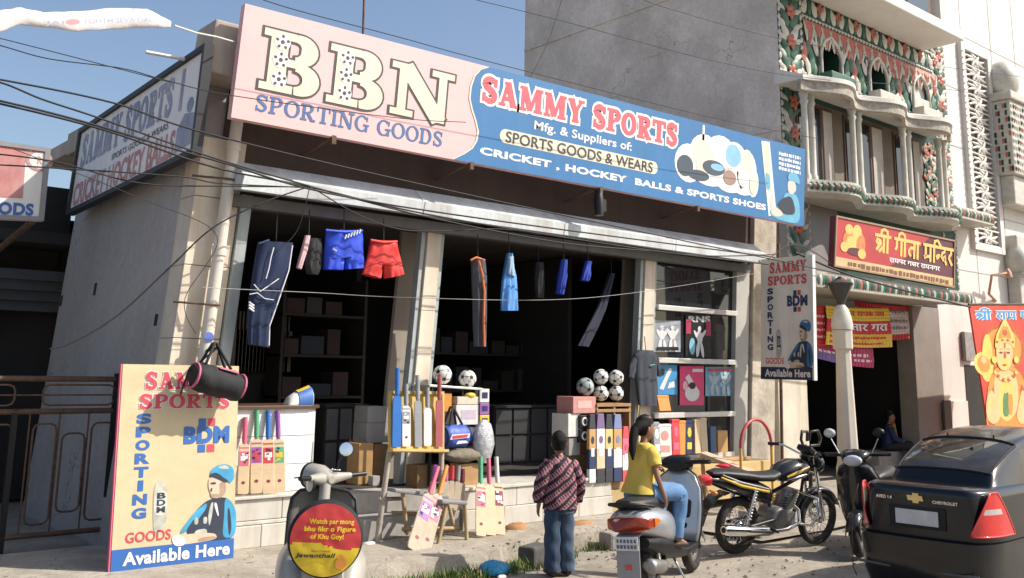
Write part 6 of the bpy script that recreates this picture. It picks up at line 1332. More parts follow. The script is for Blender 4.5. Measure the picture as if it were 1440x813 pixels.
mb = MB(); mb.lathe([(.05, -.065), (Rc*.9, -.065), (Rc*1.03, -.03), (Rc*1.05, .0), (Rc*1.03, .05), (Rc*.8, .07)], (-.46, 0, ZS), RY, 40); cv = mb.build('spare_wheel', M_leather, VS, local=True)
M_cr = mat('cover_red', (.50, .045, .045), .45, .1, 5, .05); M_cy = mat('cover_yellow', (.66, .47, .03), .45, .1, 5, .05)
q = Quad(V((-.527, Rc, ZS-Rc)), V((-.527, -Rc, ZS-Rc)), V((-.527, -Rc, ZS+Rc)), V((-.527, Rc, ZS+Rc))); q.n = V((-1, 0, 0))
_pt = q.pt
def dome(s, t, k=0.):
    r2 = min(1., ((s-.5)**2+(t-.5)**2)*4); return _pt(s, t, k)+V((-.018*(1-r2)-.004*noise.noise(V((s*7, t*7, 2))), 0, 0))
q.pt = dome
mb = MB(); N_ = 28; ys = .43
for j in range(N_):
    for i in range(N_):
        c_ = [((i+a)/N_, (j+b)/N_) for a, b in ((0, 0), (1, 0), (1, 1), (0, 1))]
        def cl(p):
            dx, dy = p[0]-.5, p[1]-.5; m_ = max(abs(dx), abs(dy)); r = math.hypot(dx, dy)
            return (.5+dx*m_/r*.97, .5+dy*m_/r*.97) if r > 1e-6 else (.5, .5)
        c_ = [cl(p) for p in c_]; cy = sum(p[1] for p in c_)/4; cx = sum(p[0] for p in c_)/4
        mb.add([dome(*p) for p in c_], [(0, 1, 2, 3)], 1 if cy < ys+.05*math.sin(cx*6) else 0, True)
cover = mb.build('wheel_cover', [M_cr, M_cy], VS, local=True)
mb = MB()
for i, (tx, a, b, t) in enumerate((('Watch par mong', .26, .86, .70), ('bhu fikr o Figure', .20, .88, .60), ('of Khu Goy!', .29, .73, .50))): q.text(mb, tx, (a, t, b, t+.085), k=.006, mi=0, off=.035)
q.text(mb, 'Best Friends', (.32, .345, .58, .375), k=.006, mi=1, off=.01); q.text(mb, 'Jawanthall', (.10, .255, .64, .33), k=.006, mi=2, off=.03, shear=.25); q.ell(mb, .73, .20, .08, .08, .006, 3); q.ell(mb, .72, .27, .045, .05, .0068, 3)
mb.build('cover_print', [mat('print_yellow', (.72, .50, .03), .5, 0), mat('print_brown', (.2, .1, .02), .5, 0), P_ink, mat('print_orange', (.62, .25, .05), .5, .2, 9)], cover, local=True)
bodyloft([(-.56, 0, .44, .04, .03), (-.53, 0, .445, .065, .05), (-.46, 0, .46, .07, .055)], p=3).build('tail_lamp', M_lampred, VS, local=True)
mb = MB(); mb.cbox((-.565, 0, .485), (.02, .11, .03)); mb.build('lamp_rim', M_steel, VS, local=True, bevel=.008)
mb = MB(); mb.cbox((-.55, 0, .30), (.01, .2, .12)); mb.build('number_plate', M_plate, VS, local=True)
def vshield(dx):
    rows = []
    for z, w_, x in ((.22, .20, .70), (.3, .25, .80), (.5, .265, .84), (.72, .265, .88), (.84, .25, .91), (.90, .19, .925), (.92, .06, .93)): rows.append([V((x+dx+.06*(1-(j/6)**2), w_*j/6, z)) for j in range(-6, 7)])
    mb = MB(); mb.loft(rows, 0, True, closed=False, cap=False); return mb, rows
mb, rows = vshield(0); mb.build('leg_shield', mat('shield_dark', (.10, .095, .085), .6, .2, 4, dirt=.4), VS, local=True, solid=.01)
mb, rows = vshield(.012); mb.build('front_apron', M_ivory, VS, local=True, solid=.008)
mb = MB(); mb.tube([r[0]+V((-.012, 0, 0)) for r in rows]+[r[-1]+V((-.012, 0, 0)) for r in rows[::-1]], .014, 6); mb.build('edge_trim', M_black, VS, local=True)
mb = MB(); mb.tube([(.88, 0, .8), (.92, 0, .98)], .045, 10); mb.build('steering_column', M_ivory, VS, local=True)
# turned headset
Mh = Matrix.Rotation(rad(46), 3, 'Z'); hc = V((.94, 0, .99))
def H_(x, y, z): return hc+Mh @ V((x, y, z))
mb = MB(); secs = []
for (x, z, r1, r2) in ((-.07, .0, .035, .03), (-.03, .01, .075, .06), (.05, .02, .095, .085), (.13, .015, .098, .094), (.17, .01, .098, .096)): secs.append([H_(x, r1*math.cos(k*.393), z+r2*math.sin(k*.393)) for k in range(16)])
mb.loft(secs, 0, True)
for s in (-1, 1): mb.tube([H_(-.0, 0, .0), H_(-.02, s*.14, .01), H_(-.05, s*.24, .02)], [.06, .038, .024], 10)
hs = mb.build('headset', M_ivory, VS, local=True)
mb = MB(); mb.lathe([(.099, -.012), (.104, .0), (.1, .014), (.02, .02)], H_(.175, 0, .01), Mh @ RY, 22); mb.build('headlamp_rim', M_black, hs, local=True)
for s in (-1, 1): mb = MB(); mb.tube([H_(-.05, s*.23, .02), H_(-.09, s*.38, .03)], .019, 9); mb.tube([H_(.0, s*.2, .03), H_(-.03, s*.38, .03)], .006, 5); mb.build('grip', M_black, hs, local=True)
mb = MB(); mb.torus(H_(-.05, -.03, .075), .022, .004, None, 16, 5); mb.torus(H_(-.06, -.08, .07), .016, .004, None, 16, 5); mb.build('meter_ring', M_steel, hs, local=True)
for (s, tip, r) in ((-1, V((-.06, -.15, .23)), .058), (1, V((-.02, .19, -.03)), .06)):
    mb = MB(); mb.tube([H_(-.02, s*.1, .03), hc+Mh @ (tip*.6+V((0, s*.01, 0))), hc+Mh @ tip], .006, 6); st_ = mb.build('mirror_stalk', M_black, hs, local=True)
    dr = (V((-1, 0, .12)) if s < 0 else V((-.5, .9, 0))).normalized(); B_ = dr.to_track_quat('Z', 'Y').to_matrix()
    mb = MB(); mb.lathe([(r*.5, -.03), (r, -.008), (r*1.04, .004), (r, .008)], hc+Mh @ tip, B_, 20, sy=1 if s < 0 else 1.2); mr_ = mb.build('mirror_housing', M_black, st_, local=True)
    mb = MB(); mb.lathe([(r*.93, .0085), (r*.5, .010), (.001, .0105)], hc+Mh @ tip, B_, 20); mb.build('mirror_glass', M_mirror if s < 0 else M_clear, mr_, local=True)
mb = MB(); mb.loft([[V((1.18+.25*math.cos(rad(a)), s*w_, .21+.25*math.sin(rad(a))+dz)) for s, w_, dz in ((-1, .085, -.07), (-1, .065, .0), (0, .0, .03), (1, .065, .0), (1, .085, -.07))] for a in range(10, 186, 16)], 0, True, closed=False, cap=False); mb.build('front_mudguard', M_ivory, VS, local=True, solid=.008)
mb = MB(); mb.box(.3, .86, -.2, .2, .24, .28); mb.build('floor_board', M_ivory, VS, local=True, bevel=.02)
mb = MB(); mb.tube([(-.5, .26, .27), (-.5, .34, .3), (.2, .36, .3), (.2, .27, .28)], .012, 6); mb.tube([(-.5, .30, .22), (-.1, .30, .22)], .01, 6); mb.build('side_guard', M_black, VS, local=True)

# ---- car
M_car = mat('car_black', (.004, .0045, .007), .22, .1, 3, 0, dirt=.05, dcol=(.08, .07, .06), coat=.35, spec=.35)
_g = bpy.data.materials.new('car_glass'); _g.use_nodes = True; n_ = _g.node_tree.nodes; l_ = _g.node_tree.links; n_.clear()
_o = n_.new('ShaderNodeOutputMaterial'); _mx = n_.new('ShaderNodeMixShader'); _t = n_.new('ShaderNodeBsdfTransparent'); _t.inputs[0].default_value = (.42, .44, .43, 1); _gl = n_.new('ShaderNodeBsdfGlossy'); _gl.inputs['Roughness'].default_value = .04
_fr = n_.new('ShaderNodeFresnel'); _fr.inputs[0].default_value = 1.9; _dm = n_.new('ShaderNodeBsdfDiffuse'); _dm.inputs[0].default_value = (.35, .32, .28, 1); _m2 = n_.new('ShaderNodeMixShader')
_nz = n_.new('ShaderNodeTexNoise'); _nz.inputs['Scale'].default_value = 3; _mr = n_.new('ShaderNodeMapRange'); _mr.inputs[1].default_value = .35; _mr.inputs[2].default_value = .8; _mr.inputs[3].default_value = .05; _mr.inputs[4].default_value = .16
l_.new(_fr.outputs[0], _mx.inputs[0]); l_.new(_t.outputs[0], _mx.inputs[1]); l_.new(_gl.outputs[0], _mx.inputs[2]); l_.new(_nz.outputs[0], _mr.inputs[0]); l_.new(_mr.outputs[0], _m2.inputs[0]); l_.new(_mx.outputs[0], _m2.inputs[1]); l_.new(_dm.outputs[0], _m2.inputs[2]); l_.new(_m2.outputs[0], _o.inputs[0])
CARLOC = V((7.86, -4.95, -.02)); CARRZ = rad(3)
CR = thing('car', 'black dusty sedan parked at the right edge showing its rear', 'car', CARLOC, CARRZ); CR.scale = (.93, .70, 1.02)
LEN = 4.2
def outl(z, off=0.):
    """plan outline of the body at height z; list of (x,y) from right side front, round the rear, to left side front"""
    w_ = .80 if z < .5 else .825-.06*max(0, (z-.62)/.36)
    if z < .25: w_ = .76
    r = 0.0
    if z < .60: r = -.10+(.05 if z < .28 else 0)
    elif z > .66: r = .0+.05*max(0, (z-.92)/.06)*0
    w_ += off; P = []
    half = [(LEN, w_*.8), (LEN-.3, w_*.97), (3.2, w_), (1.6, w_*1.0), (.55, w_*.985)]
    for a in range(0, 91, 10): P.append((r-off+.42-.42*math.sin(rad(a))**1.0, w_-.24+.24*math.cos(rad(a))-.02))
    P += [(r-off-.012, (w_-.26)*.7), (r-off-.02, (w_-.26)*.35), (r-off-.024, 0)]
    R_ = [(x, -y) for x, y in half+P]; L_ = [(x, y) for x, y in (half+P)[:-1]][::-1]
    return R_+L_
def ring(z, off=0.): return [V((x, y, z)) for x, y in outl(z, off)]
mb = MB(); secs = [ring(z) for z in (.20, .26, .32, .45, .56, .595)]; mb.loft(secs, 0, True); mb.build('bumper', M_car, CR, local=True)
mb = MB(); secs = [ring(z) for z in (.605, .62, .66, .74, .84, .92, .965)]
top = ring(.985); secs.append([V((p.x*.985+.03, p.y*.94, .985)) for p in top]); secs.append([V((p.x*.9+.2, p.y*.7, .995)) for p in top])
mb.loft(secs, 0, True); mb.build('body', M_car, CR, local=True)
mb = MB(); a_r = ring(.60, -.012); mb.loft([[p+V((0, 0, -.008)) for p in a_r], [p+V((0, 0, .01)) for p in a_r]], 0, True); mb.build('bumper_gap', M_leather, CR, local=True)
def zr(x): return .99 + .42*max(0., min(1., (1-((x-2.0)/1.52)**2)))**.62
def Gp(x, u, k=0.):
    zz = zr(x); wb = .70-.05*((x-1.9)/1.5)**2; wt = .565+.04*(1-((x-1.9)/1.5)**2); a = abs(u)
    if a <= .62: y = wt*a/.62; z = zz-.05*(a/.62)**3*min(1, (zz-.98)*4)
    else:
        f = (a-.62)/.38; ze = zz-.05*min(1, (zz-.98)*4); y = wt+(wb-wt)*f**.9; z = ze+(.965-ze)*f
    p = V((x, math.copysign(y, u), z))
    return p+V((-.25 if x < 1.4 else 0, 0, 1)).normalized()*k
NX, NU = 44, 30; shell = MB(); rear = MB(); side = MB()
for i in range(NX):
    for j in range(NU):
        x0, x1 = .48+(3.04)*i/NX, .48+3.04*(i+1)/NX; u0, u1 = -1+2*j/NU, -1+2*(j+1)/NU; um = abs(u0+u1)/2; xm = (x0+x1)/2
        P = [Gp(x0, u0), Gp(x1, u0), Gp(x1, u1), Gp(x0, u1)]
        if .55 < xm < 1.18 and um < .60: rear.add(P, [(0, 1, 2, 3)], 0, True)
        elif 2.75 < xm < 3.45 and um < .58: side.add(P, [(0, 1, 2, 3)], 0, True)
        elif um > .68 and um < .97 and (1.15 < xm < 1.75 or 1.85 < xm < 2.75): side.add(P, [(0, 1, 2, 3)], 0, True)
        else: shell.add(P, [(0, 1, 2, 3)], 0, True)
def weld(mb):
    key = {}; nv = []; mp = []
    for p in mb.v:
        k = (round(p.x, 5), round(p.y, 5), round(p.z, 5))
        if k not in key: key[k] = len(nv); nv.append(p)
        mp.append(key[k])
    mb.v = nv; mb.f = [[mp[i] for i in f] for f in mb.f]; return mb
weld(shell).build('roof', M_car, CR, local=True); weld(rear).build('rear_window', _g, CR, local=True); weld(side).build('side_window', _g, CR, local=True)
mb = MB(); mb.tube([Gp(.56, u, .004) for u in [-.60+.0857*i for i in range(15)]], .012, 6); mb.tube([Gp(1.17, u, .004) for u in [-.60+.0857*i for i in range(15)]], .012, 6); [mb.tube([Gp(x, s*.605, .003) for x in [.56+.1*i for i in range(7)]], .012, 6) for s in (-1, 1)]; mb.build('window_seal', M_leather, CR, local=True)
mb = MB()
for i in range(9): mb.tube([Gp(.66+.05*i, u, -.003) for u in [-.5+.1*k for k in range(11)]], .0016, 4)
mb.build('defroster', mat('defroster_brown', (.12, .07, .05), .6, 0), CR, local=True)
mb = MB(); mb.box(.60, 1.25, -.6, .6, .97, 1.0); mb.box(1.25, 1.4, -.55, .55, .8, 1.2); [mb.box(1.28, 1.38, y-.12, y+.12, 1.2, 1.33) for y in (-.3, .3)]; mb.build('parcel_shelf', mat('grey_trim', (.09, .085, .08), .9, .1), CR, local=True, bevel=.02)
mb = MB(); mb.box(.66, .72, -.16, .16, 1.0, 1.03); mb.build('brake_lamp', M_lampred, CR, local=True)
mb = MB(); mb.tube([Gp(.9, -.2, .0), Gp(.9, -.2, .012)], .02, 8); [mb.tube([Gp(1.25, s, .0), Gp(1.25, s, .02)], .012, 6) for s in (-.3, .3)]; mb.build('roof_fitting', M_leather, CR, local=True)
def lampsheet(s):
    out = outl(.8, .03); rr = [V((x, y, 0)) for x, y in out if (y < 0) == (s < 0)]
    if s > 0: rr = rr[::-1]
    # walk from side towards the middle of the rear: keep the corner
    pts = [p for p in rr if p.x < .60]
    L = [0]; [L.append(L[-1]+(pts[i]-pts[i-1]).length) for i in range(1, len(pts))]
    def at(d):
        d = max(0, min(L[-1], d))
        for i in range(1, len(L)):
            if d <= L[i]: f = (d-L[i-1])/max(1e-6, L[i]-L[i-1]); return pts[i-1].lerp(pts[i], f)
        return pts[-1]
    mb = MB(); rows = []
    for k in range(9):
        f = k/8; z = .645+.325*f; d0 = .04+.28*f**1.2; d1 = .66-.24*f**1.1; c_ = at(.5)
        rows.append([at(d0+(d1-d0)*i/12)+V((0, 0, z)) for i in range(13)])
    for k in range(8):
        mi = 0
        for i in range(12): mb.add([rows[k][i], rows[k][i+1], rows[k+1][i+1], rows[k+1][i]], [(0, 1, 2, 3)], 1 if (k in (4,) and 2 < i < 11) else (0), True)
    for r_ in (rows[0], rows[-1], [r[0] for r in rows], [r[-1] for r in rows]): mb.tube(r_, .008, 5, mi=0)
    return weld(mb).build('tail_lamp', [M_lampred, mat('lamp_band', (.45, .40, .38), .12, .2, 8, coat=.5)], CR, local=True)
lampsheet(1); lampsheet(-1)
mb = MB(); mb.box(-.032, -.018, -.33, .33, .665, .83); mb.build('plate_recess', M_leather, CR, local=True, bevel=.01)
mb = MB(); mb.box(-.042, -.033, -.25, .25, .69, .805); pl_ = mb.build('number_plate', mat('plate_grey', (.50, .50, .51), .5, .18, 6), CR, local=True, bevel=.004)
M_badge = mat('badge_gold', (.70, .52, .22), .25, .08, 8, metal=.6)
mb = MB(); P = [(-.09, -.02), (-.035, -.02), (-.035, -.038), (.035, -.038), (.035, -.02), (.09, -.02), (.075, .02), (.035, .02), (.035, .038), (-.035, .038), (-.035, .02), (-.105, .02)]
mb.prism([V((-.027, -y, .895+z)) for y, z in P], V((-.012, 0, 0))); mb.build('emblem', M_badge, CR, local=True)
q = Quad(V((-.026, .6, .86)), V((-.026, -.6, .86)), V((-.026, -.6, .92)), V((-.026, .6, .92))); q.n = V((-1, 0, 0))
mb = MB(); q.text(mb, 'CHEVROLET', (.66, .1, .90, .5), k=.008, off=.02); mb.build('badge_lettering', M_steel, CR, local=True); mb = MB(); q.text(mb, 'AVEO 1.4', (.10, .2, .26, .62), k=.008, off=.02); mb.build('badge_lettering', M_steel, CR, local=True)
for s in (-1, 1): mb = MB(); mb.tube([(-.105, s*.2, .36), (-.108, s*.7, .37)], .012, 5); mb.build('bumper_reflector', mat('dull_grey', (.08, .08, .085), .4), CR, local=True)
for (x, s) in ((.72, 1), (.72, -1), (3.25, 1), (3.25, -1)): wheel(CR, (x, s*.70, .29), .29, .085, .19, 0, rim=mat('wheel_silver', (.4, .4, .4), .35, .1, metal=.6))
mb = MB(); mb.tube([V((.05, .835, .22)), V((-.06, .80, .3)), V((-.06, .79, .55)), V((.0, .80, .78)), V((.1, .79, .95))], .006, 5); mb.build('cable', M_rust, CR, local=True)
# things seen behind the rear glass
Mc = CR.matrix_basis
mb = MB(); mb.ball(Mc @ V((.86, -.28, 1.06)), .07, (1, 1.2, .9), 12); o = tag(mb.build('red_toy', cm('toy_redgold', (.60, .08, .04), .6)), 'small red toy lying behind the rear window of the car', 'toy')
mb = MB(); mb.ball(Mc @ V((.9, -.45, 1.05)), .06, (1.2, 1.2, 1), 12); o = tag(mb.build('yellow_toy', c_yellow), 'small yellow toy lying behind the rear window of the car', 'toy')
mb = MB(); mb.cbox(Mc @ V((.8, .12, 1.03)), (.08, .07, .06)); tag(mb.build('paper_cup', c_white, bevel=.01), 'small white box on the parcel shelf of the car', 'box')
# ------------------------------------------------------------------ clothes hung in the openings
def garment(o, part, rows, Y, mm, depth=.05, wr=.03, seed=0, n=26, k=1., bulge=.0, a0=0, a1=360):
    """hanging cloth: rows of pixels (xl,yl,xr,yr) top to bottom, at distance Y, given a soft body with folds"""
    R_ = []
    for i in range(len(rows)-1):
        m_ = 6
        for j in range(m_): f = j/m_; R_.append([rows[i][q_]*(1-f)+rows[i+1][q_]*f for q_ in range(4)])
    R_.append(list(rows[-1])); secs = []; N = len(R_)
    for i, (xl, yl, xr, yr) in enumerate(R_):
        a, b = oy(xl, yl, Y), oy(xr, yr, Y); c = (a+b)/2; h = (b-a)/2; sec = []
        for j in range(n):
            t = rad(a0+(a1-a0)*j/n); s = math.cos(t)
            fold = wr*noise.noise(V((s*3.2+seed, i/N*2.2, seed+(1 if math.sin(t) > 0 else 5))))+wr*.7*math.sin(s*9+seed+i/N*3)*(.3+i/N)
            sec.append(c+h*s*k+V((0, -math.sin(t)*depth*k*(1+bulge)-fold, 0)))
        secs.append(sec)
    mb = MB(); mb.loft(secs, 0, True); return mb.build(part, mm, o)
def hanger(o, p, l=.35):
    mb = MB(); mb.tube([p, p+V((.01, .03, l))], .006, 5); mb.build('hanging_string', M_wire, o)
c_track = mat('track_navy', (.010, .02, .06), .8, .12, 6, .1); c_royal = mat('shorts_blue', (.02, .06, .55), .45, .1, 6, .1); c_redsh = mat('shorts_red', (.60, .035, .03), .5, .1, 6, .1); c_blk = mat('cloth_black', (.02, .02, .022), .7, .2, 8, .1); c_sky = mat('shirt_sky', (.10, .30, .68), .7, .1, 6, .1)
c_stripe = mat('stripe_white', (.66, .68, .72), .6, .05); c_pinkc = mat('cloth_pink', (.66, .42, .44), .7, .1); c_orst = mat('stripe_orange', (.62, .16, .06), .6, .1); c_shirtgrey = mat('shirt_grey', (.045, .052, .068), .8, .1, 7, .1)
G_ = 'clothes hanging in the shop openings'
Yh = .04
o = thing('track_pants', 'shiny navy track pants hanging in the left opening, longest garment on the left', 'track pants', oy(365, 487, Yh), group=G_)
garment(o, 'trouser_cloth', [(363, 340, 412, 342), (359, 362, 408, 372), (355, 385, 399, 402), (350, 420, 387, 432), (347, 452, 380, 456), (348, 484, 378, 489)], Yh, c_track, .07, .03, 1)
mb = MB(); P = [oy(x, y, Yh-.09) for x, y in ((385, 348), (381, 362), (378, 378), (374, 392))]; mb.tube(P, .006, 6); mb.tube([oy(x, y, Yh-.09) for x, y in ((357, 400), (366, 410), (378, 402), (392, 392))], .006, 6); mb.tube([oy(x, y, Yh-.085) for x, y in ((351, 414), (362, 412), (372, 420), (385, 422))], .005, 6)
for i in range(3): mb.tube([oy(350, 425+4*i, Yh-.09), oy(357, 430+4*i, Yh-.09)], .010, 5)
mb.tube([oy(x, y, Yh-.05) for x, y in ((411, 345), (406, 380), (389, 430), (379, 458), (378, 486))], .008, 5); mb.build('white_piping', c_stripe, o)
mb = MB(); mb.tube([oy(x, y, Yh-.04) for x, y in ((364, 343), (378, 338), (380, 345), (395, 346), (411, 344))], .014, 6); mb.build('waistband', c_navy, o); hanger(o, oy(388, 343, Yh), .32)
o = thing('jersey', 'black jersey with pink sleeve hanging beside the blue shorts', 'jersey', oy(438, 386, Yh), group=G_)
garment(o, 'jersey_cloth', [(432, 335, 451, 336), (428, 352, 453, 354), (428, 372, 451, 374), (432, 385, 446, 387)], Yh+.05, c_blk, .05, .02, 4); garment(o, 'sleeve', [(429, 331, 436, 332), (424, 350, 432, 352), (417, 376, 423, 379)], Yh, c_pinkc, .03, .01, 5); hanger(o, oy(434, 334, Yh), .3)
def shorts(lab, top, bot, crotch, mm, seed, Y=Yh):
    o = thing('shorts', lab, 'shorts', oy(crotch[0], bot[0][1], Y), group=G_); (tl, tr) = top
    mx = lambda f: (tl[0]*(1-f)+bot[0][0]*f, tl[1]*(1-f)+bot[0][1]*f, tr[0]*(1-f)+bot[3][0]*f, tr[1]*(1-f)+bot[3][1]*f)
    fc = .72
    garment(o, 'shorts_cloth', [mx(0), mx(.3), mx(fc)], Y, mm, .07, .02, seed)
    a = mx(fc-.06); c0 = crotch[0]; garment(o, 'left_leg' if 0 else 'trouser_leg', [(a[0], a[1], c0+1, (a[1]+a[3])/2), (bot[0][0], bot[0][1], bot[1][0], bot[1][1])], Y, mm, .065, .02, seed+1); garment(o, 'trouser_leg', [(c0-1, (a[1]+a[3])/2, a[2], a[3]), (bot[2][0], bot[2][1], bot[3][0], bot[3][1])], Y, mm, .065, .02, seed+2)
    mb = MB(); mb.tube([oy(*tl, Y-.05), oy((tl[0]+tr[0])/2, (tl[1]+tr[1])/2+2, Y-.075), oy(*tr, Y-.05)], .018, 6); mb.build('waistband', mm, o); hanger(o, oy((tl[0]+tr[0])/2, tl[1], Y), .25); return o
o = shorts('royal blue shorts with small white print hanging beside the red shorts', ((458, 324), (509, 325)), ((455, 379), (482, 380), (484, 379), (512, 377)), (483, 372), c_royal, 11)
mb = MB(); [mb.tube([oy(485+4*i, 336-1.5*i, Yh-.095), oy(487+4*i, 330-1.5*i, Yh-.095)], .010, 5) for i in range(6)]; mb.tube([oy(468, 350, Yh-.09), oy(473, 353, Yh-.095)], .012, 5); mb.build('white_print', c_stripe, o)
shorts('bright red shorts hanging near the pillar in the left opening', ((521, 338), (558, 340)), ((509, 385), (534, 392), (541, 392), (567, 386)), (538, 376), c_redsh, 21)
Y2 = .12
o = thing('track_pants', 'dark track pants with orange side stripe hanging right of the middle pillar', 'track pants', oy(674, 488, Y2), group=G_)
garment(o, 'trouser_cloth', [(663, 364, 681, 365), (664, 390, 683, 392), (666, 430, 683, 432), (667, 487, 682, 488)], Y2, mat('track_dark', (.055, .06, .075), .6, .1), .06, .02, 31)
mb = MB(); mb.tube([oy(x, y, Y2-.085) for x, y in ((673, 367), (678, 385), (681, 410), (680, 450), (681, 487))], .016, 6); mb.tube([oy(662, 366, Y2-.04), oy(670, 362, Y2-.06), oy(681, 366, Y2-.04)], .014, 6); mb.build('orange_stripe', c_orst, o); hanger(o, oy(672, 364, Y2), .3)
o = thing('shirt', 'light blue shirt hanging folded in the middle opening', 'shirt', oy(716, 438, Y2), group=G_)
garment(o, 'shirt_cloth', [(714, 356, 719, 357), (710, 375, 722, 374), (706, 395, 725, 388), (705, 420, 726, 418), (706, 437, 726, 437)], Y2, c_sky, .05, .025, 41); garment(o, 'sleeve', [(715, 362, 721, 360), (714, 385, 724, 390)], Y2-.05, mat('shirt_pale', (.36, .52, .68), .7, .08), .03, .012, 44); hanger(o, oy(716, 357, Y2), .3)
for (rows, Y, mm, lab, nm) in (([(754, 369, 763, 370), (752, 395, 764, 396), (754, 418, 763, 420)], .3, c_blk, 'black garment hanging between the light blue shirt and the blue ones', 'jersey'), ([(790, 365, 796, 366), (786, 390, 796, 388), (783, 412, 790, 415)], .1, mat('royal_dim', (.02, .05, .36), .6, .1), 'narrow royal blue jersey hanging in the middle opening', 'jersey'), ([(824, 367, 830, 368), (820, 380, 829, 382), (816, 394, 827, 396)], .1, mat('royal_dim', ()), 'short royal blue jersey hanging on the right of the middle opening', 'jersey'), ([(857, 384, 863, 385), (840, 430, 852, 435), (812, 486, 826, 488)], .5, mat('navy_dim', (.015, .018, .04), .7, .1), 'dark track pants hanging at a slant near the right pillar', 'track_pants')):
    o = thing(nm, lab, nm.replace('_', ' '), oy(rows[-1][0], rows[-1][1], Y), group=G_); garment(o, 'cloth', rows, Y, mm, .05, .02, rows[0][0]); hanger(o, oy(rows[0][0]+3, rows[0][1], Y), .3)
o = thing('shirt', 'dark grey sports shirt hung on the right pillar above the girl', 'shirt', oy(910, 571, .22), group=G_)
garment(o, 'shirt_cloth', [(898, 492, 918, 493), (892, 500, 924, 502), (893, 530, 924, 530), (897, 571, 926, 571)], .2, c_shirtgrey, .05, .02, 51); garment(o, 'sleeve', [(892, 497, 900, 497), (884, 515, 895, 520), (883, 530, 891, 533)], .22, c_shirtgrey, .04, .01, 52); garment(o, 'sleeve', [(918, 497, 925, 499), (921, 515, 928, 517), (923, 528, 928, 530)], .22, c_shirtgrey, .03, .01, 53)
mb = MB(); mb.tube([oy(914, 514, .13), oy(921, 513, .13)], .008, 5); mb.build('chest_print', c_teal, o)
mb = MB(); mb.tube([oy(898, 570, .1), oy(896, 588, .05), oy(900, 600, .05)], .01, 5); mb.build('hanging_cord', cm('yellow_cord', (.5, .4, .2), .7), o); hanger(o, oy(908, 493, .25), .2)

# ------------------------------------------------------------------ people
def skin(name, J, E, mm, parent, sub=2):
    names = list(J); me = bpy.data.meshes.new(name); me.from_pydata([tuple(J[n][0]) for n in names], [(names.index(a), names.index(b)) for a, b in E], [])
    ob = bpy.data.objects.new('tmp', me); C.objects.link(ob); md = ob.modifiers.new('k', 'SKIN'); md.use_smooth_shade = True
    for i, n in enumerate(names):
        r = J[n][1]; r = r if isinstance(r, tuple) else (r, r); sv = me.skin_vertices[0].data[i]; sv.radius = r; sv.use_root = (i == 0)
    u_ = ob.modifiers.new('u', 'SUBSURF'); u_.levels = sub; u_.render_levels = sub
    bpy.context.view_layer.update(); dg = bpy.context.evaluated_depsgraph_get(); nm = bpy.data.meshes.new_from_object(ob.evaluated_get(dg)); bpy.data.objects.remove(ob); bpy.data.meshes.remove(me)
    nm.name = name; nm.materials.clear(); nm.materials.append(mm)
    for p in nm.polygons: p.use_smooth = True
    o = bpy.data.objects.new(name, nm); C.objects.link(o); o.parent = parent; return o
M_skin = mat('brown_skin', (.26, .135, .08), .5, .1, 9, .05); M_hair = mat('black_hair', (.006, .005, .005), .6, .3, 40, .5, spec=.2)
def plaid():
    M = bpy.data.materials.new('plaid_shirt'); M.use_nodes = True; n = M.node_tree.nodes; l = M.node_tree.links; b = n['Principled BSDF']; b.inputs['Roughness'].default_value = .85
    tc = n.new('ShaderNodeTexCoord'); mp = n.new('ShaderNodeMapping'); mp.inputs['Rotation'].default_value = (0, rad(38), rad(20)); l.new(tc.outputs['Object'], mp.inputs[0])
    prev = None; nzd = n.new('ShaderNodeTexNoise'); nzd.inputs['Scale'].default_value = 7; l.new(tc.outputs['Object'], nzd.inputs[0])
    add = n.new('ShaderNodeVectorMath'); add.operation = 'MULTIPLY_ADD'; add.inputs[1].default_value = (.05, .05, .05); l.new(nzd.outputs[1], add.inputs[0]); l.new(mp.outputs[0], add.inputs[2])
    base = (.022, .014, .02, 1); cols = [('X', 7.5, (.20, .03, .06, 1), .0), ('Z', 8.5, (.30, .09, .12, 1), .25), ('X', 12., (.36, .23, .24, 1), .62), ('Z', 4.3, (.015, .01, .018, 1), .35)]
    for ax, sc, col, th in cols:
        wv = n.new('ShaderNodeTexWave'); wv.bands_direction = ax; wv.inputs['Scale'].default_value = sc; l.new(add.outputs[0], wv.inputs[0])
        mr = n.new('ShaderNodeMapRange'); mr.inputs[1].default_value = .45+th*.4; mr.inputs[2].default_value = .6+th*.4; l.new(wv.outputs[1], mr.inputs[0])
        mx = n.new('ShaderNodeMix'); mx.data_type = 'RGBA'; mx.inputs[6].default_value = base; mx.inputs[7].default_value = col; l.new(mr.outputs[0], mx.inputs[0])
        if prev: l.new(prev, mx.inputs[6])
        prev = mx.outputs[2]
    l.new(prev, b.inputs['Base Color']); return M
M_plaid = plaid(); M_jean = mat('blue_denim', (.028, .05, .09), .85, .35, 6, .15, dirt=.7, dcol=(.15, .21, .29), streak=True); M_jean2 = mat('faded_denim', (.10, .20, .36), .8, .2, 7, .15); M_tee = mat('yellow_tee', (.62, .44, .08), .8, .06, 6, .05); M_shoe = mat('dark_shoe', (.05, .03, .022), .6, .2)
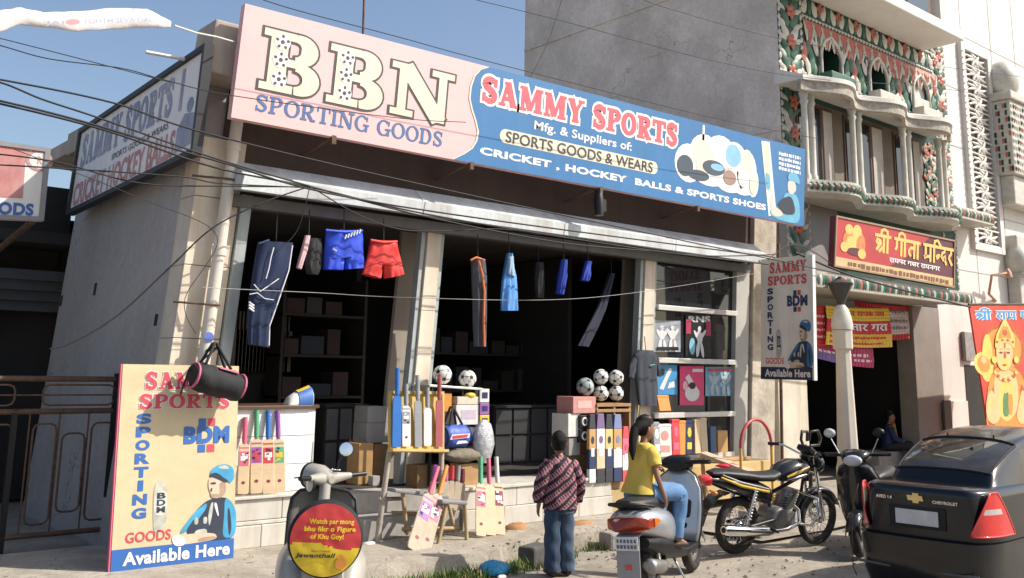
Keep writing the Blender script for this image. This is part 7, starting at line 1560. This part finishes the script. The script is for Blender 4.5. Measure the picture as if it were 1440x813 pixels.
def hand(J, E, w, root, d, side, s=1., curl=.3, palmn=None):
    """palm, four fingers of different length and a thumb, pointing along d; side = thumb side; curl bends towards palmn"""
    d = V(d).normalized(); side = V(side); side = (side-d*side.dot(d)).normalized(); pn = palmn if palmn else d.cross(side); pn = V(pn).normalized(); w = V(w)
    J[root+'p0'] = (w+d*.035*s, (.021*s, .013*s)); E.append((root, root+'p0')); J[root+'p1'] = (w+d*.07*s, (.026*s, .012*s)); E.append((root+'p0', root+'p1'))
    for i, (o_, ln) in enumerate(((.022, .062), (.008, .072), (-.007, .066), (-.021, .05))):
        b = w+d*.078*s+side*o_*s; p = root+'p1'; dd = d.copy()
        for k in range(3):
            dd = (dd+pn*curl*(.6 if k == 0 else 1)).normalized(); b = b+dd*(ln*s*(.42, .32, .26)[k]); nm = f'{root}f{i}{k}'; J[nm] = (b, (.0085-.0012*k)*s); E.append((p, nm)); p = nm
    b = w+d*.035*s+side*.03*s; J[root+'t0'] = (b, .010*s); E.append((root+'p0', root+'t0')); b = b+(d*.8+side*.55+pn*.3).normalized()*.03*s; J[root+'t1'] = (b, .0085*s); E.append((root+'t0', root+'t1')); b = b+(d+side*.15+pn*.4).normalized()*.024*s; J[root+'t2'] = (b, .007*s); E.append((root+'t1', root+'t2'))
def head(o, c, h, f, mm, neck=True, hair='short'):
    """head of height h centred at c looking along f: skull, brow, nose, lips, chin, ears, eyes; hair over it"""
    f = V(f).normalized(); up_ = V((0, 0, 1)); f = (f-up_*f.dot(up_)*.8).normalized(); l_ = up_.cross(f).normalized(); u_ = f.cross(l_); B = Matrix((f, l_, u_)).transposed(); c = V(c); s = h/.23
    mb = MB(); n = 24; secs = []
    for i in range(25):
        t = i/24; z = (-.115+.23*t); ring = []
        wd = .073*math.sqrt(max(.0, 1-((t-.60)/.62)**2))*(1 if t > .3 else .80+.2*t/.3); bk = .095*math.sqrt(max(0, 1-((t-.64)/.60)**2)); fr = .088*math.sqrt(max(0, 1-((t-.50)/.56)**2))
        for j in range(n):
            a = 2*math.pi*j/n; ca, sa = math.cos(a), math.sin(a); x = (fr if ca > 0 else bk)*ca; y = wd*sa
            if ca > .9: x += .020*math.exp(-((t-.42)/.05)**2)*(ca-.9)*10+.006*math.exp(-((t-.25)/.03)**2)+.005*math.exp(-((t-.30)/.02)**2)-.003*math.exp(-((t-.28)/.01)**2)
            if .75 < ca < .97: x -= .007*math.exp(-((t-.52)/.04)**2)
            if t < .08: x = x*.6+.02
            ring.append(V((x, y, z)))
        secs.append([c+B @ (p*s) for p in ring])
    mb.loft(secs, 0, True)
    for k in (-1, 1): mb.loft([[c+B @ (V((-.012+.018*math.cos(a)*r, k*(.070+.012*q_), -.008+.030*math.sin(a)*r))*s) for a in [j*.785 for j in range(8)]] for q_, r in ((0, .6), (.6, 1), (1.1, .9), (1.2, .5))], 0, True)
    hd_ = mb.build('head', mm, o)
    mb = MB()
    for k in (-1, 1): mb.ball(c+B @ (V((.072, k*.030, .006))*s), .011*s, (.6, 1.3, .7), 10, 0, B)
    mb.build('eye', mat('eye_white', (.6, .58, .55), .3, 0), hd_)
    mb = MB()
    for k in (-1, 1): mb.ball(c+B @ (V((.0785, k*.030, .006))*s), .0055*s, (.5, 1, 1), 8, 0, B); mb.tube([c+B @ (V((.078, k*.015, .024))*s), c+B @ (V((.080, k*.032, .029))*s), c+B @ (V((.066, k*.048, .024))*s)], .004*s, 5)
    mb.build('eyebrow', M_hair, hd_)
    mb = MB(); mb.tube([c+B @ (V((.075, -.02, -.055))*s), c+B @ (V((.088, 0, -.053))*s), c+B @ (V((.075, .02, -.055))*s)], .005*s, 5); mb.build('lips', mat('lip_brown', (.28, .09, .07), .5, .05), hd_)
    mb = MB(); secs = []
    for i in range(15):
        t = i/14; ring = []; z0 = -.02+.158*t-(.05*(1-t))
        r = math.sqrt(max(0., 1-((z0-.03)/.1085)**2)) if z0 > .03 else 1-.12*((.03-z0)/.05)
        for j in range(26):
            a = 2*math.pi*j/26; ca, sa = math.cos(a), math.sin(a); z = z0
            if ca > .35: z = max(z0, .058-.02*(1-ca))
            elif ca > -.25: z = max(z0, -.015)
            q_ = V((-.012+(.104*(1 if ca < 0 else .90))*ca*r, .085*sa*r, z)); q_ += q_.normalized()*.004*noise.noise(q_*60); ring.append(c+B @ (q_*s))
        secs.append(ring)
    mb.loft(secs, 0, True); hr = mb.build('hair', M_hair, hd_); return B, s, hr
def tubecloth(o, part, pts, mm, seed=0, wr=.008, n=20, flat=1.):
    P = []
    for i in range(len(pts)-1):
        for j in range(6): f = j/6; P.append((V(pts[i][0]).lerp(V(pts[i+1][0]), f), pts[i][1]*(1-f)+pts[i+1][1]*f))
    P.append((V(pts[-1][0]), pts[-1][1])); secs = []; prev = None
    for i, (p, r) in enumerate(P):
        t = (P[min(i+1, len(P)-1)][0]-P[max(i-1, 0)][0]).normalized()
        if prev is None: a = V((0, 1, 0)) if abs(t.y) < .8 else V((1, 0, 0)); u_ = (a-t*a.dot(t)).normalized()
        else: u_ = (prev-t*prev.dot(t)).normalized()
        prev = u_; q_ = t.cross(u_); sec = []
        for k in range(n):
            a = 2*math.pi*k/n; rr = r*(1+wr*8*noise.noise(V((math.cos(a)*1.3+seed, math.sin(a)*1.3, i*.22+seed))))+wr*.7*math.sin(i*.9+2*a+seed)*.5; sec.append(p+u_*(math.cos(a)*rr)+q_*(math.sin(a)*rr*flat))
        secs.append(sec)
    mb = MB(); mb.loft(secs, 0, True); return mb.build(part, mm, o)
def ringcloth(o, part, rows, mm, fx, seed=0, wr=.012, n=28):
    """rows: centre, half width, half depth; fx = sideways direction of the body"""
    P = []
    for i in range(len(rows)-1):
        for j in range(5): f = j/5; P.append([rows[i][0].lerp(rows[i+1][0], f)]+[rows[i][k]*(1-f)+rows[i+1][k]*f for k in (1, 2)])
    P.append(rows[-1]); fx = V(fx).normalized(); fy_ = V((0, 0, 1)).cross(fx); secs = []
    for i, (c, a, b) in enumerate(P):
        sec = []
        for k in range(n):
            t = 2*math.pi*k/n; ca = math.copysign(abs(math.cos(t))**.85, math.cos(t)); w_ = wr*noise.noise(V((math.cos(t)*1.8+seed, math.sin(t)*1.8, i*.2)))+wr*.4*math.sin(4*t+i*.35+seed)
            sec.append(c+fx*(ca*(a+w_))+fy_*(math.sin(t)*(b+w_)))
        secs.append(sec)
    mb = MB(); mb.loft(secs, 0, True); return mb.build(part, mm, o)
# boy seen from behind, local axes: x right, y forward (away), z up; height about 1.27
b0 = oz(786, 809, .0); hb_ = 1.30; hdg = rad(-18)
BO = thing('person', 'boy in a dark plaid shirt and blue jeans standing with his back to the camera', 'person', b0, hdg, scale=hb_/1.30)
J = {'pel': (V((0, 0, .66)), (.085, .07)), 'sp': (V((0, .0, .80)), (.08, .06)), 'ch': (V((0, -.005, .96)), (.09, .065)), 'nk': (V((0, .0, 1.06)), .037), 'hd': (V((0, .02, 1.13)), .04)}
E = [('pel', 'sp'), ('sp', 'ch'), ('ch', 'nk'), ('nk', 'hd')]
for s, k in ((-1, 'l'), (1, 'r')):
    J[k+'sh'] = (V((s*.115, 0, 1.02)), .042); J[k+'el'] = (V((s*.20, -.02, .82)), .032); J[k+'wr'] = (V((s*.205, .06 if s > 0 else .02, .63)), .022); E += [('ch', k+'sh'), (k+'sh', k+'el'), (k+'el', k+'wr')]
    J[k+'hp'] = (V((s*.06, 0, .60)), .065); J[k+'kn'] = (V((s*.065, .01, .34)), .05); J[k+'an'] = (V((s*.06, -.02, .07)), .033); J[k+'to'] = (V((s*.075, .10, .025)), (.032, .022)); E += [('pel', k+'hp'), (k+'hp', k+'kn'), (k+'kn', k+'an'), (k+'an', k+'to')]
    hand(J, E, J[k+'wr'][0], k+'wr', (0, .25, -1), (0, 1, -.1), .78, .28, (-s, 0, 0))
skin('body', J, E, M_skin, BO)
W_ = lambda p: world_of(BO) @ V(p); fx = world_of(BO).to_3x3() @ V((1, 0, 0)); ff = world_of(BO).to_3x3() @ V((0, 1, 0))
head(BO, W_((.005, .03, 1.19)), .205, ff+V((.35, -.1, 0)), M_skin)
ringcloth(BO, 'plaid_shirt', [(W_((0, 0, 1.085)), .045, .044), (W_((0, 0, 1.06)), .075, .056), (W_((0, -.005, 1.02)), .135, .08), (W_((0, -.01, .95)), .158, .10), (W_((0, -.01, .82)), .160, .11), (W_((0, 0, .70)), .168, .12), (W_((0, .0, .60)), .178, .125)], M_plaid, fx, 3, .016)
for s in (-1, 1): tubecloth(BO, 'sleeve', [(W_((s*.10, 0, 1.015)), .062), (W_((s*.15, -.01, .95)), .068), (W_((s*.205, -.02, .82)), .062), (W_((s*.212, .01, .73)), .055), (W_((s*.208, .045 if s > 0 else .015, .66)), .05)], M_plaid, s*4+9, .012)
mb = MB(); mb.tube([W_((.06*math.cos(a), .052*math.sin(a), 1.055+.012*math.sin(a))) for a in [k*.42 for k in range(15)]], .018, 7, closed=True); mb.build('collar', M_plaid, BO)
ringcloth(BO, 'jeans', [(W_((0, 0, .70)), .125, .095), (W_((0, 0, .62)), .142, .108), (W_((0, 0, .555)), .146, .105), (W_((0, 0, .53)), .11, .08)], M_jean, fx, 6, .006)
for s in (-1, 1): tubecloth(BO, 'jeans_leg', [(W_((s*.065, 0, .60)), .082), (W_((s*.070, .0, .45)), .080), (W_((s*.072, .0, .30)), .074), (W_((s*.072, -.01, .15)), .076), (W_((s*.072, -.015, .045)), .080)], M_jean, s*3+2, .012)
for s in (-1, 1):
    mb = MB(); mb.loft([[W_((s*.075+r*math.cos(a), y, .012+max(-.012, h*math.sin(a)+h*.6))) for a in [k*.524 for k in range(12)]] for y, r, h in ((-.06, .02, .02), (-.045, .036, .032), (.0, .036, .036), (.06, .04, .03), (.12, .036, .022), (.145, .015, .012))], 0, True); mb.build('sandal', M_shoe, BO)
# girl sitting on the silver scooter; local axes of the scooter: x forward, y left
GW = SC.matrix_basis
p0_ = GW @ V((-.02, .03, .82)); hdg = SC.rotation_euler.z
GI = thing('person', 'girl in yellow T-shirt and jeans with a long black ponytail sitting on the silver scooter', 'person', p0_, hdg+rad(-24), scale=.9)
J = {'pel': (V((0, 0, .06)), (.10, .085)), 'sp': (V((.02, 0, .22)), (.085, .07)), 'ch': (V((.05, 0, .38)), (.095, .07)), 'nk': (V((.075, 0, .50)), .036), 'hd': (V((.09, 0, .58)), .04)}
E = [('pel', 'sp'), ('sp', 'ch'), ('ch', 'nk'), ('nk', 'hd')]
J['rsh'] = (V((.055, -.125, .435)), .038); J['rel'] = (V((.04, -.20, .20)), .030); J['rwr'] = (V((.13, -.21, .01)), .021); J['lsh'] = (V((.055, .125, .435)), .038); J['lel'] = (V((.22, .19, .26)), .030); J['lwr'] = (V((.42, .17, .22)), .021)
E += [('ch', 'rsh'), ('rsh', 'rel'), ('rel', 'rwr'), ('ch', 'lsh'), ('lsh', 'lel'), ('lel', 'lwr')]
hand(J, E, J['rwr'][0], 'rwr', (.35, .05, -.9), (.9, .2, .3), .85, .12, (-.1, .9, 0)); hand(J, E, J['lwr'][0], 'lwr', (1, -.1, -.1), (.1, -.7, .6), .85, .5, (0, 0, -1))
for s, k in ((-1, 'r'), (1, 'l')):
    J[k+'hp'] = (V((.04, s*.09, .03)), .085); J[k+'kn'] = (V((.44, s*.13, .02)), .058); J[k+'an'] = (V((.38, s*.13, -.42)), .036); J[k+'to'] = (V((.52, s*.13, -.47)), (.034, .022)); E += [('pel', k+'hp'), (k+'hp', k+'kn'), (k+'kn', k+'an'), (k+'an', k+'to')]
skin('body', J, E, M_skin, GI)
W_ = lambda p: world_of(GI) @ V(p); Rg = world_of(GI).to_3x3(); fx = Rg @ V((0, 1, 0)); ff = Rg @ V((1, 0, 0))
B, s_, hr = head(GI, W_((.105, 0, .63)), .205, Rg @ V((1, -.25, -.06)), M_skin)
mb = MB(); hp_ = [W_((.03, .0, .66)), W_((-.06, -.01, .62)), W_((-.10, -.02, .52)), W_((-.115, -.03, .42)), W_((-.12, -.04, .34))]; mb.tube(hp_, [.05, .042, .036, .03, .008], 12); mb.tube([W_((.06, -.05, .66)), W_((.0, -.03, .66)), W_((-.05, -.01, .62))], [.04, .05, .04], 10); mb.build('ponytail', M_hair, GI)
ringcloth(GI, 'yellow_shirt', [(W_((.068, 0, .495)), .055, .05), (W_((.06, 0, .475)), .10, .065), (W_((.055, 0, .44)), .142, .078), (W_((.055, 0, .36)), .148, .098), (W_((.04, 0, .25)), .132, .098), (W_((.015, 0, .12)), .142, .11), (W_((.0, 0, .03)), .168, .138)], M_tee, fx, 8, .009)
for s, e in ((-1, (.045, -.18, .29)), (1, (.15, .18, .345))): tubecloth(GI, 'sleeve', [(W_((.055, s*.10, .43)), .06), (W_(V((.055, s*.125, .435)).lerp(V(e), .5)), .062), (W_(e), .056)], M_tee, s+4, .006)
mb = MB(); [mb.tube([W_((.148, -.07+.02*k, .34-.03*(k % 3))), W_((.153, -.05+.02*k, .30-.03*(k % 2)))], .008, 5) for k in range(5)]; mb.build('shirt_print', cm('print_olive', (.3, .24, .06), .8), GI)
ringcloth(GI, 'jeans', [(W_((.01, 0, .09)), .115, .085), (W_((.01, 0, .03)), .15, .12), (W_((.03, 0, -.04)), .155, .13), (W_((.03, 0, -.06)), .12, .1)], M_jean2, fx, 5, .006)
for s in (-1, 1): tubecloth(GI, 'jeans_leg', [(W_((.03, s*.085, .035)), .098), (W_((.24, s*.11, .035)), .086), (W_((.42, s*.13, .02)), .074), (W_((.445, s*.132, -.04)), .070), (W_((.42, s*.13, -.22)), .060), (W_((.385, s*.13, -.40)), .055)], M_jean2, s+3, .008)
for s in (-1, 1): mb = MB(); mb.loft([[W_((x, s*.13+r*math.cos(a), -.485+max(-.012, h*math.sin(a)+h*.6))) for a in [k*.524 for k in range(12)]] for x, r, h in ((.33, .02, .02), (.345, .034, .03), (.4, .036, .034), (.46, .038, .026), (.52, .034, .02), (.545, .015, .012))], 0, True); mb.build('sandal', M_shoe, GI)
# a third person sitting in the shade of the temple doorway
p0_ = oy(1250, 660, 1.15); p0_.z = .42
PE = thing('person', 'person in dark clothes and orange scarf sitting in the shaded temple doorway', 'person', p0_, rad(-60))
J = {'pel': (V((0, 0, .1)), .10), 'ch': (V((.04, 0, .42)), .1), 'nk': (V((.06, 0, .54)), .045), 'hd': (V((.07, 0, .60)), .04), 'a': (V((.06, .15, .46)), .045), 'b': (V((.14, .2, .25)), .035), 'c': (V((.3, .14, .2)), .024), 'd': (V((.06, -.15, .46)), .045), 'e': (V((.14, -.2, .25)), .035), 'f': (V((.3, -.14, .2)), .024), 'g': (V((.42, .12, .14)), .065), 'h': (V((.42, .12, -.28)), .045), 'i': (V((.42, -.12, .14)), .065), 'j': (V((.42, -.12, -.28)), .045)}
E = [('pel', 'ch'), ('ch', 'nk'), ('nk', 'hd'), ('ch', 'a'), ('a', 'b'), ('b', 'c'), ('ch', 'd'), ('d', 'e'), ('e', 'f'), ('pel', 'g'), ('g', 'h'), ('pel', 'i'), ('i', 'j')]
hand(J, E, J['c'][0], 'c', (1, 0, -.2), (0, -1, 0), .9, .3); hand(J, E, J['f'][0], 'f', (1, 0, -.2), (0, 1, 0), .9, .3); skin('body', J, E, M_skin, PE)
W_ = lambda p: world_of(PE) @ V(p); Rg = world_of(PE).to_3x3(); fx = Rg @ V((0, 1, 0)); head(PE, W_((.08, 0, .67)), .22, Rg @ V((1, 0, 0)), M_skin)
ringcloth(PE, 'dark_shirt', [(W_((.06, 0, .53)), .06, .05), (W_((.05, 0, .48)), .16, .09), (W_((.04, 0, .36)), .17, .12), (W_((0, 0, .05)), .18, .14)], c_navy, fx, 2, .01)
for s in (-1, 1): tubecloth(PE, 'sleeve', [(W_((.06, s*.13, .46)), .065), (W_((.14, s*.2, .25)), .055), (W_((.27, s*.15, .205)), .045)], c_navy, s, .008); tubecloth(PE, 'trouser_leg', [(W_((0, s*.09, .1)), .105), (W_((.42, s*.12, .14)), .08), (W_((.43, s*.12, .0)), .075), (W_((.42, s*.12, -.26)), .065)], c_blk, s+2, .008)
mb = MB(); mb.tube([W_((.13, -.1, .48)), W_((.12, 0, .56)), W_((.14, .08, .44)), W_((.17, .1, .25))], .04, 8); mb.build('orange_scarf', c_orange, PE)
mb = MB(); mb.box(p0_.x-.7, p0_.x+.9, .95, 1.5, -.05, .43); tag(mb.build('stone_bench', M_kerb, bevel=.02), 'low stone ledge the seated person rests on beside the temple doorway', 'ledge')

# ------------------------------------------------------------------ cables, flag, litter, grass
def cable(pts, y0, y1=None, r=.011, sag=.0, label='', mm=M_wire):
    y1 = y0 if y1 is None else y1; n = len(pts); P = []
    W3 = [oy(x, y, y0+(y1-y0)*i/(n-1)) for i, (x, y) in enumerate(pts)]
    for i in range(n-1):
        a, b, c, d = W3[max(0, i-1)], W3[i], W3[i+1], W3[min(n-1, i+2)]
        for k in range(8):
            t = k/8; P.append(.5*((2*b)+(c-a)*t+(2*a-5*b+4*c-d)*t*t+(3*b-a-3*c+d)*t**3))
    P.append(W3[-1]); mb = MB(); mb.tube(P, r, 6); return tag(mb.build('overhead_cable', mm), label, 'cable', 'overhead cables')
cb = [
 ([(-60, 105), (0, 112), (160, 145), (300, 190), (640, 270), (1120, 372), (1180, 385)], -1.1, 'cable running from the upper left past the tin canopy to the temple sign', .012),
 ([(-60, 108), (0, 116), (60, 140), (136, 165), (300, 222), (436, 262)], -.9, 'cable from the left edge down to the cable knot on the canopy', .012),
 ([(-60, 132), (0, 142), (120, 172), (300, 225), (560, 290), (1090, 362)], -.8, 'thick cable crossing the side wall sign and running along the canopy', .014),
 ([(-60, 136), (0, 146), (150, 184), (300, 235), (436, 263), (620, 305), (900, 350), (1080, 372)], -.7, 'second thick cable crossing the side wall sign just below the first', .014),
 ([(-60, 50), (0, 64), (70, 83), (170, 96), (230, 112), (330, 135), (560, 166), (655, 172)], -.75, 'thin cable from the upper left crossing the pink part of the sign', .007),
 ([(-60, 42), (0, 54), (160, 95), (240, 116)], -.6, 'thin cable high on the left between flag and sign', .006),
 ([(0, 232), (70, 236), (250, 248), (310, 258), (436, 264)], -.5, 'cable crossing the neighbour sign towards the canopy knot', .010),
 ([(-20, 215), (80, 228), (200, 258), (330, 262), (436, 263)], -.45, 'cable passing under the side wall sign to the canopy knot', .010),
 ([(70, 491), (110, 478), (170, 440), (240, 375), (300, 320), (370, 285), (436, 262)], -.3, 'cable sagging across the grey side wall up to the canopy knot', .012),
 ([(436, 262), (500, 300), (560, 322), (620, 325), (700, 322), (760, 330)], -.3, 'cable hanging in a loop under the canopy edge', .009),
 ([(436, 262), (600, 305), (780, 340), (900, 352), (1000, 360), (1090, 358)], -.35, 'cable bundle following the lower canopy edge', .014),
 ([(370, 0), (430, 18), (560, 52), (700, 90), (1000, 165), (1150, 195)], -.9, 'thin cable running above the top edge of the long sign', .007),
 ([(905, 0), (960, 18), (1100, 55), (1300, 90), (1450, 110)], -.5, 'thin cable in front of the upper temple front', .006),
 ([(670, 0), (800, 32), (1000, 85), (1140, 110), (1330, 125), (1450, 150)], -.2, 'thin cable crossing the grey temple wall', .007),
 ([(790, 0), (770, 60), (745, 110)], 3.0, 'thin cable hanging down beside the grey temple wall', .006),
 ([(285, 404), (340, 407), (450, 412), (560, 418), (760, 422), (890, 412), (1060, 385)], -.15, 'thin pale wire stretched across the shop openings', .005),
 ([(1118, 355), (1190, 385), (1270, 408), (1365, 432)], -.9, 'thick black cable from the hanging sign to the red poster', .024),
 ([(1080, 365), (1110, 345), (1140, 352), (1170, 372)], -.8, 'cable looping over the hanging sign to the temple sign', .010),
 ([(436, 262), (420, 320), (400, 345)], -.1, 'short wire hanging from the canopy knot to the clothes', .006),
 ([(20, 210), (200, 280), (305, 332), (260, 420), (275, 470)], -.2, 'thin wire trailing down over the corner pier', .005),
]
for pts, y, lab, r in cb: cable(pts, y, r=r*.68, label=lab, mm=M_wire if 'pale' not in lab else mat('pale_wire', (.35, .34, .33), .5, 0))
# twisted white cloth banner at the top left
P = [oy(x, y, -1.2) for x, y in ((-60, 40), (-20, 30), (0, 30), (30, 23), (60, 28), (110, 30), (160, 26), (205, 26), (245, 36))]
W_ = [.05, .07, .09, .07, .06, .085, .09, .085, .02]; secs = []
for i in range(len(P)-1):
    for k in range(8):
        f = k/8; p = P[i].lerp(P[i+1], f); w_ = W_[i]*(1-f)+W_[i+1]*f; j = i+f
        secs.append([p+V((0, .5*w_*math.sin(a)*(.6+.3*math.sin(j*2)), w_*math.cos(a)+.012*noise.noise(V((j*2, a, 1))))) for a in [q_*.393 for q_ in range(16)]])
o = thing('cloth_banner', 'twisted white cloth banner with faded blue letters strung in the sky', 'banner', oy(100, 28, -1.2)); mb = MB(); mb.loft(secs, 0, True); mb.build('banner_cloth', mat('banner_cotton', (.66, .64, .65), .8, .1, 4, .2), o)
q = Quad(oy(60, 38, -1.29), oy(225, 34, -1.29), oy(225, 22, -1.29), oy(60, 26, -1.29)); mb = MB(); q.text(mb, 'JAI', (.02, .1, .17, .7), k=.0, off=.02); q.text(mb, 'YOUTH SEVA DAL', (.32, .25, .95, .85), k=.0, off=.0); mb.build('blue_lettering', F_blue, o)
mb = MB(); q.ell(mb, .24, .5, .06, .35, .0); mb.build('red_mark', F_red, o)
mb = MB(); mb.tube([oy(245, 36, -1.2), oy(275, 46, -1.0), oy(305, 52, -.6), oy(340, 62, -.1)], .009, 5); mb.build('rope', mat('pale_rope', (.5, .48, .45), .8, .1), o)
# grass tufts along the kerb (uncountable)
mb = MB(); r_ = random.Random(8)
def tuft(x, y, n, h, sp):
    for _ in range(n):
        a = r_.uniform(0, 6.28); d = sp*math.sqrt(r_.random()); bx, by = x+d*math.cos(a)*1.6, y+d*math.sin(a)*.7; hh = h*r_.uniform(.4, 1.1); la = r_.uniform(0, 6.28); ln = hh*r_.uniform(.2, .8); w_ = .0065
        p = V((bx, by, -.03)); m_ = p+V((ln*.4*math.cos(la), ln*.4*math.sin(la), hh*.6)); t_ = p+V((ln*math.cos(la), ln*math.sin(la), hh)); s_ = V((-math.sin(la), math.cos(la), 0))*w_
        mb.add([p-s_, p+s_, m_+s_*.8, m_-s_*.8, t_], [(0, 1, 2, 3), (3, 2, 4)], 0 if r_.random() < .75 else 1)
for i in range(30): x = 4.75+1.75*i/29; tuft(x, -1.6-.16*r_.random(), 46, .13, .14)
for x, y, n, h in ((6.95, -1.42, 120, .16), (7.1, -1.5, 90, .12), (6.75, -1.75, 90, .10), (7.5, -1.35, 50, .09), (7.85, -1.38, 110, .13), (8.1, -1.45, 60, .1), (2.7, -1.3, 50, .06), (3.3, -1.05, 40, .05), (8.7, -1.4, 40, .08)): tuft(x, y, n, h, .16)
tag(mb.build('grass', [mat('grass_green', (.075, .14, .025), .7, .3, 5), mat('grass_dry', (.22, .19, .07), .8, .2, 5)], world_origin=True, tri=True), kind='stuff')
mb = MB(); r_ = random.Random(21)                         # gravel and crumbs of dirt
for _ in range(1500):
    x, y = r_.uniform(1.5, 13), r_.uniform(-4.8, -1.0) if r_.random() < .6 else r_.uniform(-1.9, -1.2); z = .15 if (y > -1.3 and 2.3 < x < 9.8) else 0; s = r_.uniform(.006, .022)*(1.6 if r_.random() < .05 else 1)
    P = [V((x+s*a*r_.uniform(.6, 1.3), y+s*b*r_.uniform(.6, 1.3), z+s*c*.7)) for a, b, c in ((1, 0, 0), (0, 1, 0), (-1, 0, 0), (0, -1, 0), (0, 0, 1), (0, 0, -.5))]
    mb.add(P, [(0, 1, 4), (1, 2, 4), (2, 3, 4), (3, 0, 4), (1, 0, 5), (2, 1, 5), (3, 2, 5), (0, 3, 5)], r_.choice((0, 0, 1, 2)))
tag(mb.build('gravel', [M_kerb, mat('dirt_clod', (.2, .16, .11), .95, .2, 9), mat('dark_clod', (.09, .08, .065), .95, .2, 9)], world_origin=True), kind='stuff')
p = oz(695, 806, .0)
mb = MB(); mb.loft([[p+V((w_*1.3*math.cos(a)*(1+.3*noise.noise(V((a, z*8, 1)))), w_*math.sin(a)*(1+.3*noise.noise(V((a, z*8, 4)))), z+.015*noise.noise(V((a*2, z*9, 2))))) for a in [k*.35 for k in range(18)]] for z, w_ in ((-.01, .10), (.03, .13), (.07, .12), (.10, .07), (.115, .015))], 0, True)
tag(mb.build('plastic_bag', mat('bag_turquoise', (.03, .30, .55), .3, .2, 14, .5)), 'crumpled bright blue plastic bag lying in the grass at the kerb', 'plastic bag')
for i, (x, y, z, a, b, h, mm, lab, nm) in enumerate(((7.05, -.62, .15, .11, .07, .012, 'g', 'dark flat round lid lying in front of the plinth by the three bats', 'flat_lid'), (7.35, -.55, .15, .16, .08, .05, 'o', 'brown rag lying on the pavement left of the boy', 'rag'), (8.15, -.75, .15, .20, .09, .035, 'o', 'brown rag lying on the pavement right of the boy', 'rag'), (5.33, -.35, .15, .10, .06, .05, 'o', 'brown slipper heap beside the classic scooter', 'rag'), (5.5, -.45, .15, .07, .05, .02, 'w', 'white paper scrap beside the left leg of the stand', 'paper_scrap'), (6.05, -1.85, 0., .05, .03, .015, 'w', 'white paper scrap in the grass at the kerb', 'paper_scrap'))):
    c_ = V((x, y, z)); mb = MB(); mb.loft([[c_+V((a*r*math.cos(t)*(1+.25*noise.noise(V((t*1.3, i, 0)))), b*r*math.sin(t)*(1+.25*noise.noise(V((t*1.3, i, 5)))), zz+h*.3*noise.noise(V((t*2, zz*30, i))))) for t in [k*.35 for k in range(18)]] for zz, r in ((-.004, 1), (h*.5, .95), (h, .6), (h*1.05, .05))], 0, True)
    tag(mb.build(nm, {'g': mat('lid_dark', (.08, .075, .07), .6, .2), 'o': mat('rag_brown', (.33, .17, .07), .9, .3, 9, .3), 'w': c_white}[mm]), lab, nm.replace('_', ' '))
